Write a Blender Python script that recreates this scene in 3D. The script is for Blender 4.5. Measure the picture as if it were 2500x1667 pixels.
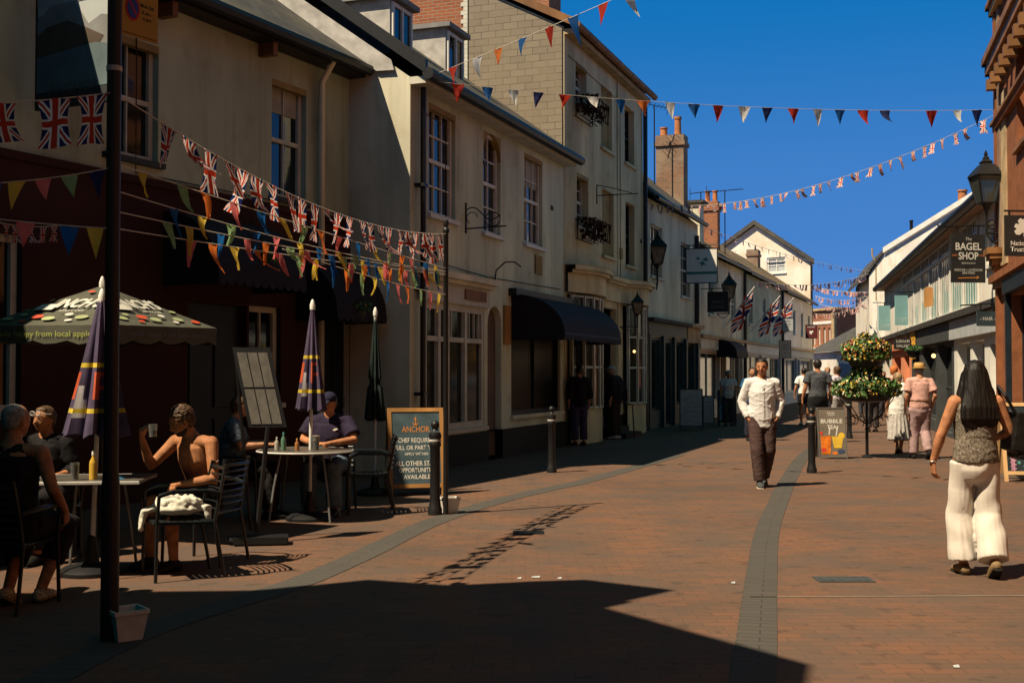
import bpy, bmesh, math, random
from mathutils import Vector, Matrix, noise as mnoise
R_ = math.radians
random.seed(7)
for o in list(bpy.data.objects): bpy.data.objects.remove(o)
SC = bpy.context.scene
COL = SC.collection
# ---------------------------------------------------------------- camera, light, exposure
CZ, HV, F = 1.56, 908.0, 2900.0
PITCH = math.atan((HV-833.5)/F)
cam = bpy.data.cameras.new('camera'); camo = bpy.data.objects.new('camera', cam); COL.objects.link(camo)
cam.sensor_width = 36.0; cam.lens = 36.0*F/2500.0; cam.clip_start = .05; cam.clip_end = 2000
camo.location = (0, 0, CZ); camo.rotation_euler = (R_(90)+PITCH, 0, 0)
SC.camera = camo
SUN_EL = 56.5; SAZ = (.84, .543)         # horizontal direction in which the light travels
_l = math.hypot(*SAZ); SAZ = (SAZ[0]/_l, SAZ[1]/_l)
w = bpy.data.worlds.new("World"); SC.world = w; w.use_nodes = True
nt = w.node_tree; bg = nt.nodes['Background']
sky = nt.nodes.new('ShaderNodeTexSky'); sky.sky_type = 'NISHITA'; sky.sun_disc = False
sky.sun_elevation = R_(SUN_EL); sky.sun_rotation = math.atan2(-SAZ[0], -SAZ[1])
sky.altitude = 1200; sky.air_density = 1.0; sky.dust_density = .1; sky.ozone_density = 3.0
tcw = nt.nodes.new('ShaderNodeTexCoord'); sxyz = nt.nodes.new('ShaderNodeSeparateXYZ'); nt.links.new(tcw.outputs['Generated'], sxyz.inputs[0])
rmp = nt.nodes.new('ShaderNodeValToRGB'); rmp.color_ramp.interpolation = 'EASE'      # clear summer sky, by elevation
SKB = .09
for i, (ps, c) in enumerate(((0.0, (.059, .162, .41)), (.12, (.031, .133, .375)), (.31, (.0, .105, .315)), (.5, (.0, .072, .125)), (1.0, (.0, .078, .098)))):
    e = rmp.color_ramp.elements[i] if i < 2 else rmp.color_ramp.elements.new(ps)
    e.position = ps; e.color = (*[q for q in c], 1)
nt.links.new(sxyz.outputs[2], rmp.inputs[0])
vm = nt.nodes.new('ShaderNodeMix'); vm.data_type = 'RGBA'; vm.blend_type = 'MULTIPLY'; vm.inputs['Factor'].default_value = 1
nt.links.new(rmp.outputs[0], vm.inputs['A']); vm.inputs['B'].default_value = (1/SKB, 1/SKB, 1/SKB, 1)
hs = nt.nodes.new('ShaderNodeMix'); hs.data_type = 'RGBA'; hs.inputs['Factor'].default_value = .97
nt.links.new(sky.outputs[0], hs.inputs['A']); nt.links.new(vm.outputs['Result'], hs.inputs['B'])
nt.links.new(hs.outputs['Result'], bg.inputs[0]); bg.inputs[1].default_value = SKB
sun = bpy.data.lights.new('sun', 'SUN'); suno = bpy.data.objects.new('sun', sun); COL.objects.link(suno)
sun.energy = 5.0; sun.angle = R_(.5); sun.color = (1, .83, .60)
sd = Vector((SAZ[0]*math.cos(R_(SUN_EL)), SAZ[1]*math.cos(R_(SUN_EL)), -math.sin(R_(SUN_EL))))
suno.rotation_euler = sd.to_track_quat('-Z', 'Y').to_euler()
SC.view_settings.view_transform = 'Standard'; SC.view_settings.look = 'None'
SC.view_settings.exposure = 0.65; SC.view_settings.gamma = 1.0
SC.cycles.max_bounces = 5; SC.cycles.diffuse_bounces = 1
# ---------------------------------------------------------------- pixel (2500 x 1667) -> place
_c, _s = math.cos(PITCH), math.sin(PITCH)
def ray(u, v):
    a = (u-1250.0)/F; b = (833.5-v)/F
    return Vector((a, _c-b*_s, _s+b*_c))
def at(u, v, y):
    r = ray(u, v); return Vector((0, 0, CZ)) + r*(y/r.y)
def gnd(u, v, z=0.0):
    r = ray(u, v); t = (z-CZ)/r.z; p = Vector((0, 0, CZ)) + r*t; p.z = z; return p
class Facade:
    """vertical plane: foot p0, unit direction d along it, n = side that faces the street"""
    def __init__(s, p0, d, L, side=1):
        s.p0 = Vector(p0); s.d = Vector(d).normalized(); s.L = L
        s.n = Vector((s.d.y, -s.d.x))*side; s.side = side
    def pt(s, a, z, o=0.0):
        q = s.p0 + s.d*a + s.n*o; return Vector((q.x, q.y, z))
    def hit(s, u, v, o=0.0):
        r = ray(u, v); p = s.p0 + s.n*o
        den = r.x*s.n.x + r.y*s.n.y
        t = (p.x*s.n.x + p.y*s.n.y)/den
        q = Vector((r.x*t, r.y*t)); return ((q-s.p0).dot(s.d), CZ + r.z*t)
    def box(s, u0, v0, u1, v1, o=0.0):
        """opening from top-left pixel and the bottom pixel below it"""
        a0, z1 = s.hit(u0, v0, o); a1, _ = s.hit(u1, v0, o); _, z0 = s.hit(u0, v1, o)
        return (min(a0, a1), max(a0, a1), z0, z1)
# ---------------------------------------------------------------- mesh builder
class MB:
    def __init__(s): s.v = []; s.f = []; s.m = []; s.uv = None; s.cur = 0
    def add(s, vs, fs, uv=None):
        k = len(s.v); s.v += [Vector(a) for a in vs]
        for f in fs: s.f.append([i+k for i in f]); s.m.append(s.cur)
        if uv is not None:
            if s.uv is None: s.uv = {}
            for i, c in enumerate(uv): s.uv[k+i] = c
        return s
    def quad(s, a, b, c, d): return s.add([a, b, c, d], [[0, 1, 2, 3]])
    def poly(s, pts): return s.add(pts, [list(range(len(pts)))])
    def box(s, c, h, rz=0.0, M=None):
        c = Vector(c); h = Vector(h); Rm = M if M else Matrix.Rotation(rz, 3, 'Z')
        vs = [c + Rm @ Vector((x*h.x, y*h.y, z*h.z)) for x in (-1, 1) for y in (-1, 1) for z in (-1, 1)]
        return s.add(vs, [[0, 1, 3, 2], [4, 6, 7, 5], [0, 4, 5, 1], [2, 3, 7, 6], [0, 2, 6, 4], [1, 5, 7, 3]])
    def fbox(s, W, a0, a1, z0, z1, o0, o1):
        """box lying on facade W between offsets"""
        vs = [W.pt(a, z, o) for a in (a0, a1) for o in (o0, o1) for z in (z0, z1)]
        return s.add(vs, [[0, 1, 3, 2], [4, 6, 7, 5], [0, 4, 5, 1], [2, 3, 7, 6], [0, 2, 6, 4], [1, 5, 7, 3]])
    def prism(s, pts, ext):
        n = len(pts); ext = Vector(ext); P = [Vector(p) for p in pts]
        vs = P + [p+ext for p in P]
        fs = [list(range(n))[::-1], list(range(n, 2*n))] + [[i, (i+1) % n, (i+1) % n+n, i+n] for i in range(n)]
        return s.add(vs, fs)
    def tube(s, pts, r, n=8, cap=True, ref=None, rnd=False):
        """swept tube; r = number, list of numbers or list of (a, b); rnd = rounded ends"""
        P = [Vector(p) for p in pts]
        rr = [r]*len(P) if isinstance(r, (int, float)) else list(r)
        rr = [(q, q) if isinstance(q, (int, float)) else q for q in rr]
        if rnd:
            t0 = (P[0]-P[1]).normalized(); t1 = (P[-1]-P[-2]).normalized()
            a, b = rr[0], rr[-1]; m0 = min(a); m1 = min(b)
            P = [P[0]+t0*m0*.95, P[0]+t0*m0*.6] + P + [P[-1]+t1*m1*.6, P[-1]+t1*m1*.95]
            rr = [(a[0]*.3, a[1]*.3), (a[0]*.8, a[1]*.8)] + rr + [(b[0]*.8, b[1]*.8), (b[0]*.3, b[1]*.3)]
        vs = []; prev = None
        for i, p in enumerate(P):
            t = (P[min(i+1, len(P)-1)] - P[max(i-1, 0)])
            if t.length < 1e-9: t = Vector((0, 0, 1))
            t.normalize()
            if prev is None:
                x = Vector(ref) if ref is not None else (Vector((1, 0, 0)) if abs(t.x) < .8 else Vector((0, 1, 0)))
            else: x = prev
            x = x - t*x.dot(t)
            if x.length < 1e-6: x = Vector((0, 1, 0)) - t*t.y
            x.normalize(); prev = x; y = t.cross(x)
            for k in range(n):
                a = 2*math.pi*k/n
                vs.append(p + x*math.cos(a)*rr[i][0] + y*math.sin(a)*rr[i][1])
        fs = []
        for i in range(len(P)-1):
            for k in range(n):
                fs.append([i*n+k, i*n+(k+1) % n, (i+1)*n+(k+1) % n, (i+1)*n+k])
        if cap: fs += [list(range(n))[::-1], [(len(P)-1)*n+k for k in range(n)]]
        return s.add(vs, fs)
    def lathe(s, c, prof, n=16, sx=1.0, sy=1.0):
        c = Vector(c); vs = []
        for r, z in prof:
            for k in range(n):
                a = 2*math.pi*k/n; vs.append(c + Vector((r*sx*math.cos(a), r*sy*math.sin(a), z)))
        fs = []
        for i in range(len(prof)-1):
            for k in range(n): fs.append([i*n+k, i*n+(k+1) % n, (i+1)*n+(k+1) % n, (i+1)*n+k])
        fs += [list(range(n))[::-1], [(len(prof)-1)*n+k for k in range(n)]]
        return s.add(vs, fs)
    def ball(s, c, r, n=12, M=None):
        c = Vector(c); r = Vector((r, r, r)) if isinstance(r, (int, float)) else Vector(r)
        vs = []; m = max(6, n//2+2)
        for i in range(m+1):
            th = math.pi*i/m
            for k in range(n):
                a = 2*math.pi*k/n
                q = Vector((r.x*math.sin(th)*math.cos(a), r.y*math.sin(th)*math.sin(a), r.z*math.cos(th)))
                vs.append(c + (M @ q if M else q))
        fs = []
        for i in range(m):
            for k in range(n): fs.append([i*n+k, (i+1)*n+k, (i+1)*n+(k+1) % n, i*n+(k+1) % n])
        return s.add(vs, fs)
    def mesh(s, name, off=Vector((0, 0, 0))):
        me = bpy.data.meshes.new(name)
        me.from_pydata([tuple(a-off) for a in s.v], [], s.f)
        if any(s.m):
            me.polygons.foreach_set('material_index', s.m)
        uvl = me.uv_layers.new(name='UVMap')
        data = [0.0]*(2*len(me.loops))
        Z = Vector((0, 0, 1))
        for p in me.polygons:
            vs = [me.vertices[i].co for i in p.vertices]
            nr = p.normal
            t = Z.cross(nr)
            t = Vector((1, 0, 0)) if t.length < .05 else t.normalized()
            b = nr.cross(t)
            for li, vi in zip(p.loop_indices, p.vertices):
                if s.uv is not None and vi in s.uv: c = s.uv[vi]
                else:
                    q = s.v[vi]; c = (q.dot(t), q.dot(b))
                data[2*li] = c[0]; data[2*li+1] = c[1]
        uvl.data.foreach_set('uv', data)
        return me
def world_off(o):
    v = Vector((0, 0, 0))
    while o is not None: v = v + o.location; o = o.parent
    return v
def link(name, me, mats, parent=None, smooth=False):
    o = bpy.data.objects.new(name, me); COL.objects.link(o)
    for m in (mats if isinstance(mats, (list, tuple)) else [mats]): me.materials.append(m)
    if smooth:
        me.polygons.foreach_set('use_smooth', [True]*len(me.polygons)); 
        try: me.set_sharp_from_angle(angle=R_(42))
        except Exception: pass
    o.parent = parent
    return o
def part(name, mb, mats, parent, smooth=False, label=None):
    o = link(name, mb.mesh(name, world_off(parent)), mats, parent, smooth)
    if label: o['label'] = label
    return o
def tag(o, label, cat, group=None):
    o['label'] = label; o['category'] = cat
    if group: o['group'] = group
    return o
def thing(name, label, cat, loc, group=None, rz=0.0):
    o = bpy.data.objects.new(name, None); COL.objects.link(o); o.location = Vector(loc)
    o.rotation_euler = (0, 0, rz); o.empty_display_size = .1
    return tag(o, label, cat, group)
def solo(name, label, cat, mb, mats, group=None, smooth=False, loc=None):
    """a thing that is one mesh; origin at loc (default: its base centre)"""
    if loc is None:
        xs = [a.x for a in mb.v]; ys = [a.y for a in mb.v]; zs = [a.z for a in mb.v]
        loc = Vector(((min(xs)+max(xs))/2, (min(ys)+max(ys))/2, min(zs)))
    o = link(name, mb.mesh(name, Vector(loc)), mats, None, smooth); o.location = loc
    return tag(o, label, cat, group)
def struct(name, mb, mats, smooth=False):
    o = link(name, mb.mesh(name), mats, None, smooth); o['kind'] = 'structure'; return o
def dup(root, loc, rz, label, group=None):
    r = root.copy(); COL.objects.link(r); r.location = Vector(loc); r.rotation_euler = (0, 0, rz)
    r['label'] = label
    if group: r['group'] = group
    for ch in list(root.children):
        c = ch.copy(); COL.objects.link(c); c.parent = r
        for g in ch.children:
            d = g.copy(); COL.objects.link(d); d.parent = c
    return r
_TS = []
def remesh(mb, voxel, smooth=2, disp=None, name='m', off=Vector((0, 0, 0))):
    """closed pieces -> one continuous surface (evaluated in a scratch scene so it stays quick)"""
    if not _TS: _TS.append(bpy.data.scenes.new('scratch'))
    ts = _TS[0]; me0 = bpy.data.meshes.new('tmp'); me0.from_pydata([tuple(a) for a in mb.v], [], mb.f)
    o = bpy.data.objects.new('tmp', me0); ts.collection.objects.link(o)
    md = o.modifiers.new('r', 'REMESH'); md.mode = 'VOXEL'; md.voxel_size = voxel; md.use_smooth_shade = True
    if smooth:
        sm = o.modifiers.new('s', 'SMOOTH'); sm.factor = .5; sm.iterations = smooth
    vl = ts.view_layers[0]; vl.update(); dg = vl.depsgraph; ev = o.evaluated_get(dg)
    me = bpy.data.meshes.new_from_object(ev); me.name = name
    bpy.data.objects.remove(o); bpy.data.meshes.remove(me0)
    if disp:
        new = []
        for v, nn in zip(me.vertices, me.vertex_normals): p = v.co; new.extend(p + nn.vector*disp(p) - off)
        me.vertices.foreach_set('co', new)
    elif off.length:
        for v in me.vertices: v.co -= off
    me.polygons.foreach_set('use_smooth', [True]*len(me.polygons))
    me.materials.clear()
    return me
# ---------------------------------------------------------------- materials
MATS = {}
def mat(name, col, rough=.8, var=.12, vscale=3.0, bump=0.0, bscale=40.0, metal=0.0, spec=.3, col2=None, detail=6.0,
        emit=None, estr=0.0, trans=0.0, streak=0.0):
    if name in MATS: return MATS[name]
    m = bpy.data.materials.new(name); m.use_nodes = True; t = m.node_tree; b = t.nodes['Principled BSDF']
    b.inputs['Roughness'].default_value = rough; b.inputs['Metallic'].default_value = metal
    b.inputs['Specular IOR Level'].default_value = spec
    tc = t.nodes.new('ShaderNodeTexCoord')
    nz = t.nodes.new('ShaderNodeTexNoise'); nz.inputs['Scale'].default_value = vscale; nz.inputs['Detail'].default_value = detail
    if streak:
        mp = t.nodes.new('ShaderNodeMapping'); mp.inputs['Scale'].default_value = (1, 1, streak)
        t.links.new(tc.outputs['Object'], mp.inputs[0]); t.links.new(mp.outputs[0], nz.inputs['Vector'])
    else: t.links.new(tc.outputs['Object'], nz.inputs['Vector'])
    c2 = col2 if col2 else tuple(max(0, c*(1-2.2*var)) for c in col)
    c1 = col if col2 else tuple(min(1, c*(1+.8*var)) for c in col)
    rp = t.nodes.new('ShaderNodeValToRGB'); rp.color_ramp.elements[0].position = .32; rp.color_ramp.elements[1].position = .68
    rp.color_ramp.elements[0].color = (*c2, 1); rp.color_ramp.elements[1].color = (*c1, 1)
    t.links.new(nz.outputs['Fac'], rp.inputs[0]); res = rp.outputs[0]
    if streak and bump:                                         # rain streaks and grime patches on old render
        for scl, sc_, lo, hi, dk in (((7, 7, .35), 1.0, .52, .74, .84), ((1, 1, .8), 2.6, .56, .68, .87)):
            m2 = t.nodes.new('ShaderNodeMapping'); m2.inputs['Scale'].default_value = scl; t.links.new(tc.outputs['Object'], m2.inputs[0])
            n3 = t.nodes.new('ShaderNodeTexNoise'); n3.inputs['Scale'].default_value = sc_; n3.inputs['Detail'].default_value = 6; t.links.new(m2.outputs[0], n3.inputs['Vector'])
            r3 = t.nodes.new('ShaderNodeValToRGB'); r3.color_ramp.elements[0].position = lo; r3.color_ramp.elements[1].position = hi
            r3.color_ramp.elements[0].color = (1, 1, 1, 1); r3.color_ramp.elements[1].color = (dk, dk*.96, dk*.9, 1); t.links.new(n3.outputs['Fac'], r3.inputs[0])
            x3 = t.nodes.new('ShaderNodeMix'); x3.data_type = 'RGBA'; x3.blend_type = 'MULTIPLY'; x3.inputs['Factor'].default_value = 1
            t.links.new(res, x3.inputs['A']); t.links.new(r3.outputs[0], x3.inputs['B']); res = x3.outputs['Result']
    t.links.new(res, b.inputs['Base Color'])
    if bump:
        n2 = t.nodes.new('ShaderNodeTexNoise'); n2.inputs['Scale'].default_value = bscale; n2.inputs['Detail'].default_value = 4
        t.links.new(tc.outputs['Object'], n2.inputs['Vector'])
        bp = t.nodes.new('ShaderNodeBump'); bp.inputs['Strength'].default_value = bump; bp.inputs['Distance'].default_value = .02
        t.links.new(n2.outputs['Fac'], bp.inputs['Height']); t.links.new(bp.outputs[0], b.inputs['Normal'])
    if emit: b.inputs['Emission Color'].default_value = (*emit, 1); b.inputs['Emission Strength'].default_value = estr
    if trans: b.inputs['Transmission Weight'].default_value = trans
    MATS[name] = m; return m
def brickmat(name, c1, c2, mortar, bw, bh, ms=.012, rough=.85, bump=.4, patch=None, pscale=.7, offset=.5, bias=0.0, pamt=.6, spots=False):
    if name in MATS: return MATS[name]
    m = bpy.data.materials.new(name); m.use_nodes = True; t = m.node_tree; b = t.nodes['Principled BSDF']
    b.inputs['Roughness'].default_value = rough; b.inputs['Specular IOR Level'].default_value = .25
    tc = t.nodes.new('ShaderNodeTexCoord'); br = t.nodes.new('ShaderNodeTexBrick')
    br.inputs['Scale'].default_value = 1.0; br.inputs['Brick Width'].default_value = bw; br.inputs['Row Height'].default_value = bh
    br.inputs['Mortar Size'].default_value = ms; br.inputs['Mortar Smooth'].default_value = .3; br.inputs['Bias'].default_value = bias
    br.inputs['Color1'].default_value = (*c1, 1); br.inputs['Color2'].default_value = (*c2, 1); br.inputs['Mortar'].default_value = (*mortar, 1)
    br.offset = offset
    t.links.new(tc.outputs['UV'], br.inputs['Vector'])
    out = br.outputs['Color']
    nz = t.nodes.new('ShaderNodeTexNoise'); nz.inputs['Scale'].default_value = pscale; nz.inputs['Detail'].default_value = 7
    t.links.new(tc.outputs['Object'], nz.inputs['Vector'])
    rp = t.nodes.new('ShaderNodeValToRGB'); rp.color_ramp.elements[0].position = .4; rp.color_ramp.elements[1].position = .66
    rp.color_ramp.elements[0].color = (0, 0, 0, 1); rp.color_ramp.elements[1].color = (pamt, pamt, pamt, 1)
    t.links.new(nz.outputs['Fac'], rp.inputs[0])
    mx = t.nodes.new('ShaderNodeMix'); mx.data_type = 'RGBA'
    t.links.new(rp.outputs[0], mx.inputs['Factor']); t.links.new(out, mx.inputs['A'])
    mx.inputs['B'].default_value = (*(patch or tuple(c*.5 for c in c1)), 1)
    res = mx.outputs['Result']
    if spots:                                                   # gum, oil and dirt marks of a size of their own
        for sc_, lo, hi, dk in ((5.5, .60, .66, .76), (.35, .46, .62, .84)):
            n3 = t.nodes.new('ShaderNodeTexNoise'); n3.inputs['Scale'].default_value = sc_; n3.inputs['Detail'].default_value = 3
            t.links.new(tc.outputs['Object'], n3.inputs['Vector']); r3 = t.nodes.new('ShaderNodeValToRGB')
            r3.color_ramp.elements[0].position = lo; r3.color_ramp.elements[1].position = hi
            r3.color_ramp.elements[0].color = (1, 1, 1, 1); r3.color_ramp.elements[1].color = (dk, dk*1.04, dk*1.08, 1); t.links.new(n3.outputs['Fac'], r3.inputs[0])
            m3 = t.nodes.new('ShaderNodeMix'); m3.data_type = 'RGBA'; m3.blend_type = 'MULTIPLY'; m3.inputs['Factor'].default_value = 1
            t.links.new(res, m3.inputs['A']); t.links.new(r3.outputs[0], m3.inputs['B']); res = m3.outputs['Result']
    t.links.new(res, b.inputs['Base Color'])
    bp = t.nodes.new('ShaderNodeBump'); bp.inputs['Strength'].default_value = bump; bp.inputs['Distance'].default_value = .01; bp.invert = True
    t.links.new(br.outputs['Fac'], bp.inputs['Height']); t.links.new(bp.outputs[0], b.inputs['Normal'])
    MATS[name] = m; return m
def unionmat(name='union_flag_cloth', hor=True):
    m = bpy.data.materials.new(name); m.use_nodes = True; t = m.node_tree; b = t.nodes['Principled BSDF']
    b.inputs['Roughness'].default_value = .7; b.inputs['Specular IOR Level'].default_value = .2
    tc = t.nodes.new('ShaderNodeTexCoord'); sp = t.nodes.new('ShaderNodeSeparateXYZ'); t.links.new(tc.outputs['UV'], sp.inputs[0])
    def M(op, a, c=None):
        n = t.nodes.new('ShaderNodeMath'); n.operation = op
        for i, q in enumerate((a, c)):
            if q is None: continue
            if isinstance(q, (int, float)): n.inputs[i].default_value = q
            else: t.links.new(q, n.inputs[i])
        return n.outputs[0]
    X = M('SUBTRACT', sp.outputs[0], .5); Y = M('SUBTRACT', sp.outputs[1], .5)
    dg = M('MINIMUM', M('ABSOLUTE', M('SUBTRACT', X, Y)), M('ABSOLUTE', M('ADD', X, Y)))
    cr = M('MINIMUM', M('MULTIPLY', M('ABSOLUTE', X), 1.6), M('ABSOLUTE', Y))
    col = None
    def layer(prev, fac, c):
        mx = t.nodes.new('ShaderNodeMix'); mx.data_type = 'RGBA'; t.links.new(fac, mx.inputs['Factor'])
        if isinstance(prev, tuple): mx.inputs['A'].default_value = prev
        else: t.links.new(prev, mx.inputs['A'])
        mx.inputs['B'].default_value = c; return mx.outputs['Result']
    Wh = (.82, .8, .74, 1); Rd = (.52, .045, .02, 1); Bl = (.012, .022, .11, 1)
    c = layer(Bl, M('LESS_THAN', dg, .12), Wh); c = layer(c, M('LESS_THAN', dg, .045), Rd)
    c = layer(c, M('LESS_THAN', cr, .17), Wh); c = layer(c, M('LESS_THAN', cr, .1), Rd)
    t.links.new(c, b.inputs['Base Color']); return m

def translucent(m, f=.45):
    t = m.node_tree; b = t.nodes['Principled BSDF']; o = t.nodes['Material Output']
    tr = t.nodes.new('ShaderNodeBsdfTranslucent'); ms = t.nodes.new('ShaderNodeMixShader'); ms.inputs[0].default_value = f
    src = b.inputs['Base Color'].links[0].from_socket; t.links.new(src, tr.inputs[0])
    t.links.new(b.outputs[0], ms.inputs[1]); t.links.new(tr.outputs[0], ms.inputs[2]); t.links.new(ms.outputs[0], o.inputs[0]); return m
# ---------------------------------------------------------------- palette
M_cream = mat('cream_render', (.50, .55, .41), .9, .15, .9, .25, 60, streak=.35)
M_cream2 = mat('cool_cream_render', (.78, .74, .56), .9, .16, 1.0, .25, 60, streak=.3)
M_front = mat('shaded_front_render', (.70, .72, .54), .9, .16, 1.0, .25, 60, streak=.3)  # cooler, darker copy of the gable's cream; the front's shade is in the colour
M_ochre = mat('warm_cream_render', (.74, .62, .38), .9, .18, .9, .25, 60, streak=.25)
M_terra = mat('terracotta_paint', (.045, .013, .007), .85, .12, .8, .2, 60)
M_white = mat('white_render', (.86, .80, .70), .9, .10, .8, .2, 60, streak=.4)
M_stain = mat('stained_white_render', (.92, .87, .76), .9, vscale=.9, bump=.2, col2=(.68, .56, .41), detail=9)
M_black = mat('black_paint', (.012, .012, .013), .45, .1, 8, spec=.4)
M_plinth = mat('black_plinth_paint', (.006, .007, .007), .7, .1, 4)
M_frame = mat('window_paint', (.62, .60, .50), .6, .08, 4)
M_framew = mat('bright_white_paint', (.78, .76, .68), .55, .06, 4)
M_yellowstone = mat('yellow_lintel_paint', (.36, .25, .10), .85, .12, 3)
M_glass = mat('dark_window_glass', (.006, .008, .009), .06, .1, 2, .10, 2.2, spec=.9)
M_void = mat('unlit_shop_window', (.004, .004, .004), .4, .4, 3, spec=.08)
M_glassg = mat('shop_window_glass', (.006, .008, .007), .12, .4, 3.5, spec=.25, col2=(.022, .024, .018))
M_slate = brickmat('slate_roof', (.05, .05, .05), (.085, .08, .075), (.015, .015, .015), .26, .17, .008, .7, .6, (.11, .10, .07), .9)
M_slatehang = brickmat('hung_slate', (.23, .19, .14), (.28, .235, .17), (.11, .09, .065), .34, .15, .007, .85, .5, (.26, .215, .15), 1.8, pamt=.8)
M_moss = brickmat('mossy_slate_roof', (.09, .08, .065), (.14, .12, .09), (.03, .03, .025), .28, .18, .01, .85, .6, (.26, .15, .035), .55, pamt=.9)
M_brick = brickmat('red_brick', (.40, .13, .05), (.30, .09, .04), (.30, .24, .18), .225, .075, .01, .85, .4, (.22, .10, .05), 1.0)
M_brickdk = brickmat('weathered_brick', (.30, .15, .08), (.20, .11, .07), (.22, .18, .14), .225, .075, .012, .9, .4, (.34, .27, .20), 1.6, pamt=.8)
M_orange = mat('orange_sandstone', (.28, .10, .040), .85, .14, 4, .3, 50)
M_buff = mat('buff_stone', (.50, .36, .20), .85, .15, 3, .3, 50)
M_pot = mat('clay_chimney_pot', (.50, .19, .07), .8, .12, 6)
M_lead = mat('lead_flashing', (.50, .48, .44), .6, .15, 5)
M_navy = mat('navy_awning_cloth', (.012, .010, .017), .8, .1, 6)
M_iron = mat('black_iron', (.008, .008, .009), .5, .1, 8, spec=.4)
M_teal = mat('teal_shopfront_paint', (.035, .07, .075), .6, .15, 3)
M_dkblue = mat('dark_blue_shopfront_paint', (.012, .02, .028), .5, .15, 3)
M_grey = mat('pale_grey_paint', (.42, .44, .44), .7, .08, 3)
M_dkgrey = mat('dark_grey_paint', (.055, .06, .06), .7, .1, 3)
M_wood = mat('light_timber', (.52, .26, .08), .65, .2, 3, .15, 60, streak=.15)
M_wooddk = mat('brown_timber', (.26, .12, .04), .6, .2, 3, streak=.2)
M_coral = mat('coral_paint', (.75, .28, .14), .8, .06, 3)
M_pave = brickmat('brick_paving', (.168, .080, .045), (.122, .072, .045), (.104, .062, .040), .215, .105, .006, .88, .25, (.086, .068, .055), 1.3, pamt=.7, spots=True)
M_band = brickmat('grey_paver_band', (.08, .07, .057), (.066, .06, .052), (.04, .037, .033), .27, .1, .006, .88, .3, (.068, .063, .057), .9)
M_concrete = mat('pale_concrete', (.24, .19, .14), .9, .1, 5)
M_rope = mat('white_cord', (.6, .56, .48), .8, .05, 5)
M_blind = mat('roller_blind', (.42, .40, .33), .9, .1, 4)
M_union = unionmat(); M_union2 = unionmat('far_union_flag_cloth')
FL = {k: mat('pennant_'+k, c, .75, .08, 9) for k, c in dict(red=(.55, .04, .02), white=(.78, .76, .70), blue=(.015, .12, .36),
      yellow=(.80, .56, .08), pink=(.80, .20, .20), green=(.30, .48, .22), orange=(.80, .20, .04), navy=(.02, .03, .12)).items()}
for _m in list(FL.values())+[M_union]: translucent(_m, .6)
translucent(M_union2, .12)  # duller copy of the flag cloth: far flags' shaded side set in the material
# ---------------------------------------------------------------- building kit
def wall_mesh(mb, W, a0, a1, z0, z1, holes, rev=.16, o=0.0):
    A = sorted(set([a0, a1] + [min(max(q, a0), a1) for h in holes for q in h[:2]]))
    Z = sorted(set([z0, z1] + [min(max(q, z0), z1) for h in holes for q in h[2:4]]))
    for i in range(len(A)-1):
        for j in range(len(Z)-1):
            ca, cz = (A[i]+A[i+1])/2, (Z[j]+Z[j+1])/2
            if A[i+1]-A[i] < 1e-5 or Z[j+1]-Z[j] < 1e-5: continue
            if any(h[0] < ca < h[1] and h[2] < cz < h[3] for h in holes): continue
            mb.quad(W.pt(A[i], Z[j], o), W.pt(A[i+1], Z[j], o), W.pt(A[i+1], Z[j+1], o), W.pt(A[i], Z[j+1], o))
    for h in holes:
        b0, b1, y0, y1 = max(h[0], a0), min(h[1], a1), max(h[2], z0), min(h[3], z1)
        if b0 >= b1 or y0 >= y1: continue
        for (p, q) in (((b0, y0), (b1, y0)), ((b1, y0), (b1, y1)), ((b1, y1), (b0, y1)), ((b0, y1), (b0, y0))):
            mb.quad(W.pt(*p, o), W.pt(*q, o), W.pt(*q, o-rev), W.pt(*p, o-rev))
def window(W, h, parent, fm=None, gm=None, nx=2, nz=2, dep=.13, fw=.06, bar=.022, sill=True, name='window', mid=True, lintel=None, sillm=None, blind=0):
    fm = fm or M_frame; gm = gm or M_glass
    a0, a1, z0, z1 = h; mb = MB(); o1 = -dep+.05; o0 = -dep-.03
    mb.fbox(W, a0, a0+fw, z0, z1, o0, o1); mb.fbox(W, a1-fw, a1, z0, z1, o0, o1)
    mb.fbox(W, a0+fw, a1-fw, z1-fw, z1, o0, o1); mb.fbox(W, a0+fw, a1-fw, z0, z0+fw, o0, o1)
    zm = (z0+z1)/2
    if mid: mb.fbox(W, a0+fw, a1-fw, zm-.03, zm+.03, o0, o1-.004)
    for i in range(1, nx):
        a = a0+fw+(a1-a0-2*fw)*i/nx; mb.fbox(W, a-bar/2, a+bar/2, z0+fw, z1-fw, o0, o1-.014)
    for j in range(1, nz):
        z = z0+fw+(z1-z0-2*fw)*j/nz
        if mid and abs(z-zm) < .05: continue
        mb.fbox(W, a0+fw, a1-fw, z-bar/2, z+bar/2, o0, o1-.017)
    w_ = part(name, mb, fm, parent)
    g = MB(); g.quad(*[W.pt(a, z, -dep+.0) for a, z in ((a0+.01, z0+.01), (a1-.01, z0+.01), (a1-.01, z1-.01), (a0+.01, z1-.01))])
    part('pane', g, gm, w_)
    if blind: s = MB(); s.fbox(W, a0+fw, a1-fw, z1-fw-(z1-z0)*blind, z1-fw, -dep+.004, -dep+.012); part('blind', s, M_blind, w_)
    if sill:
        s = MB(); s.fbox(W, a0-.07, a1+.07, z0-.07, z0-.002, -.12, .07); part('sill', s, sillm or fm, w_)
    if lintel:
        s = MB(); s.fbox(W, a0, a1, z1-.09, z1-.002, -dep+.055, .004); part('lintel', s, lintel, w_)
    return w_
def rod(pts, r, name, m, parent, n=6): return part(name, MB().tube(pts, r, n), m, parent, smooth=True)
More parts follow.
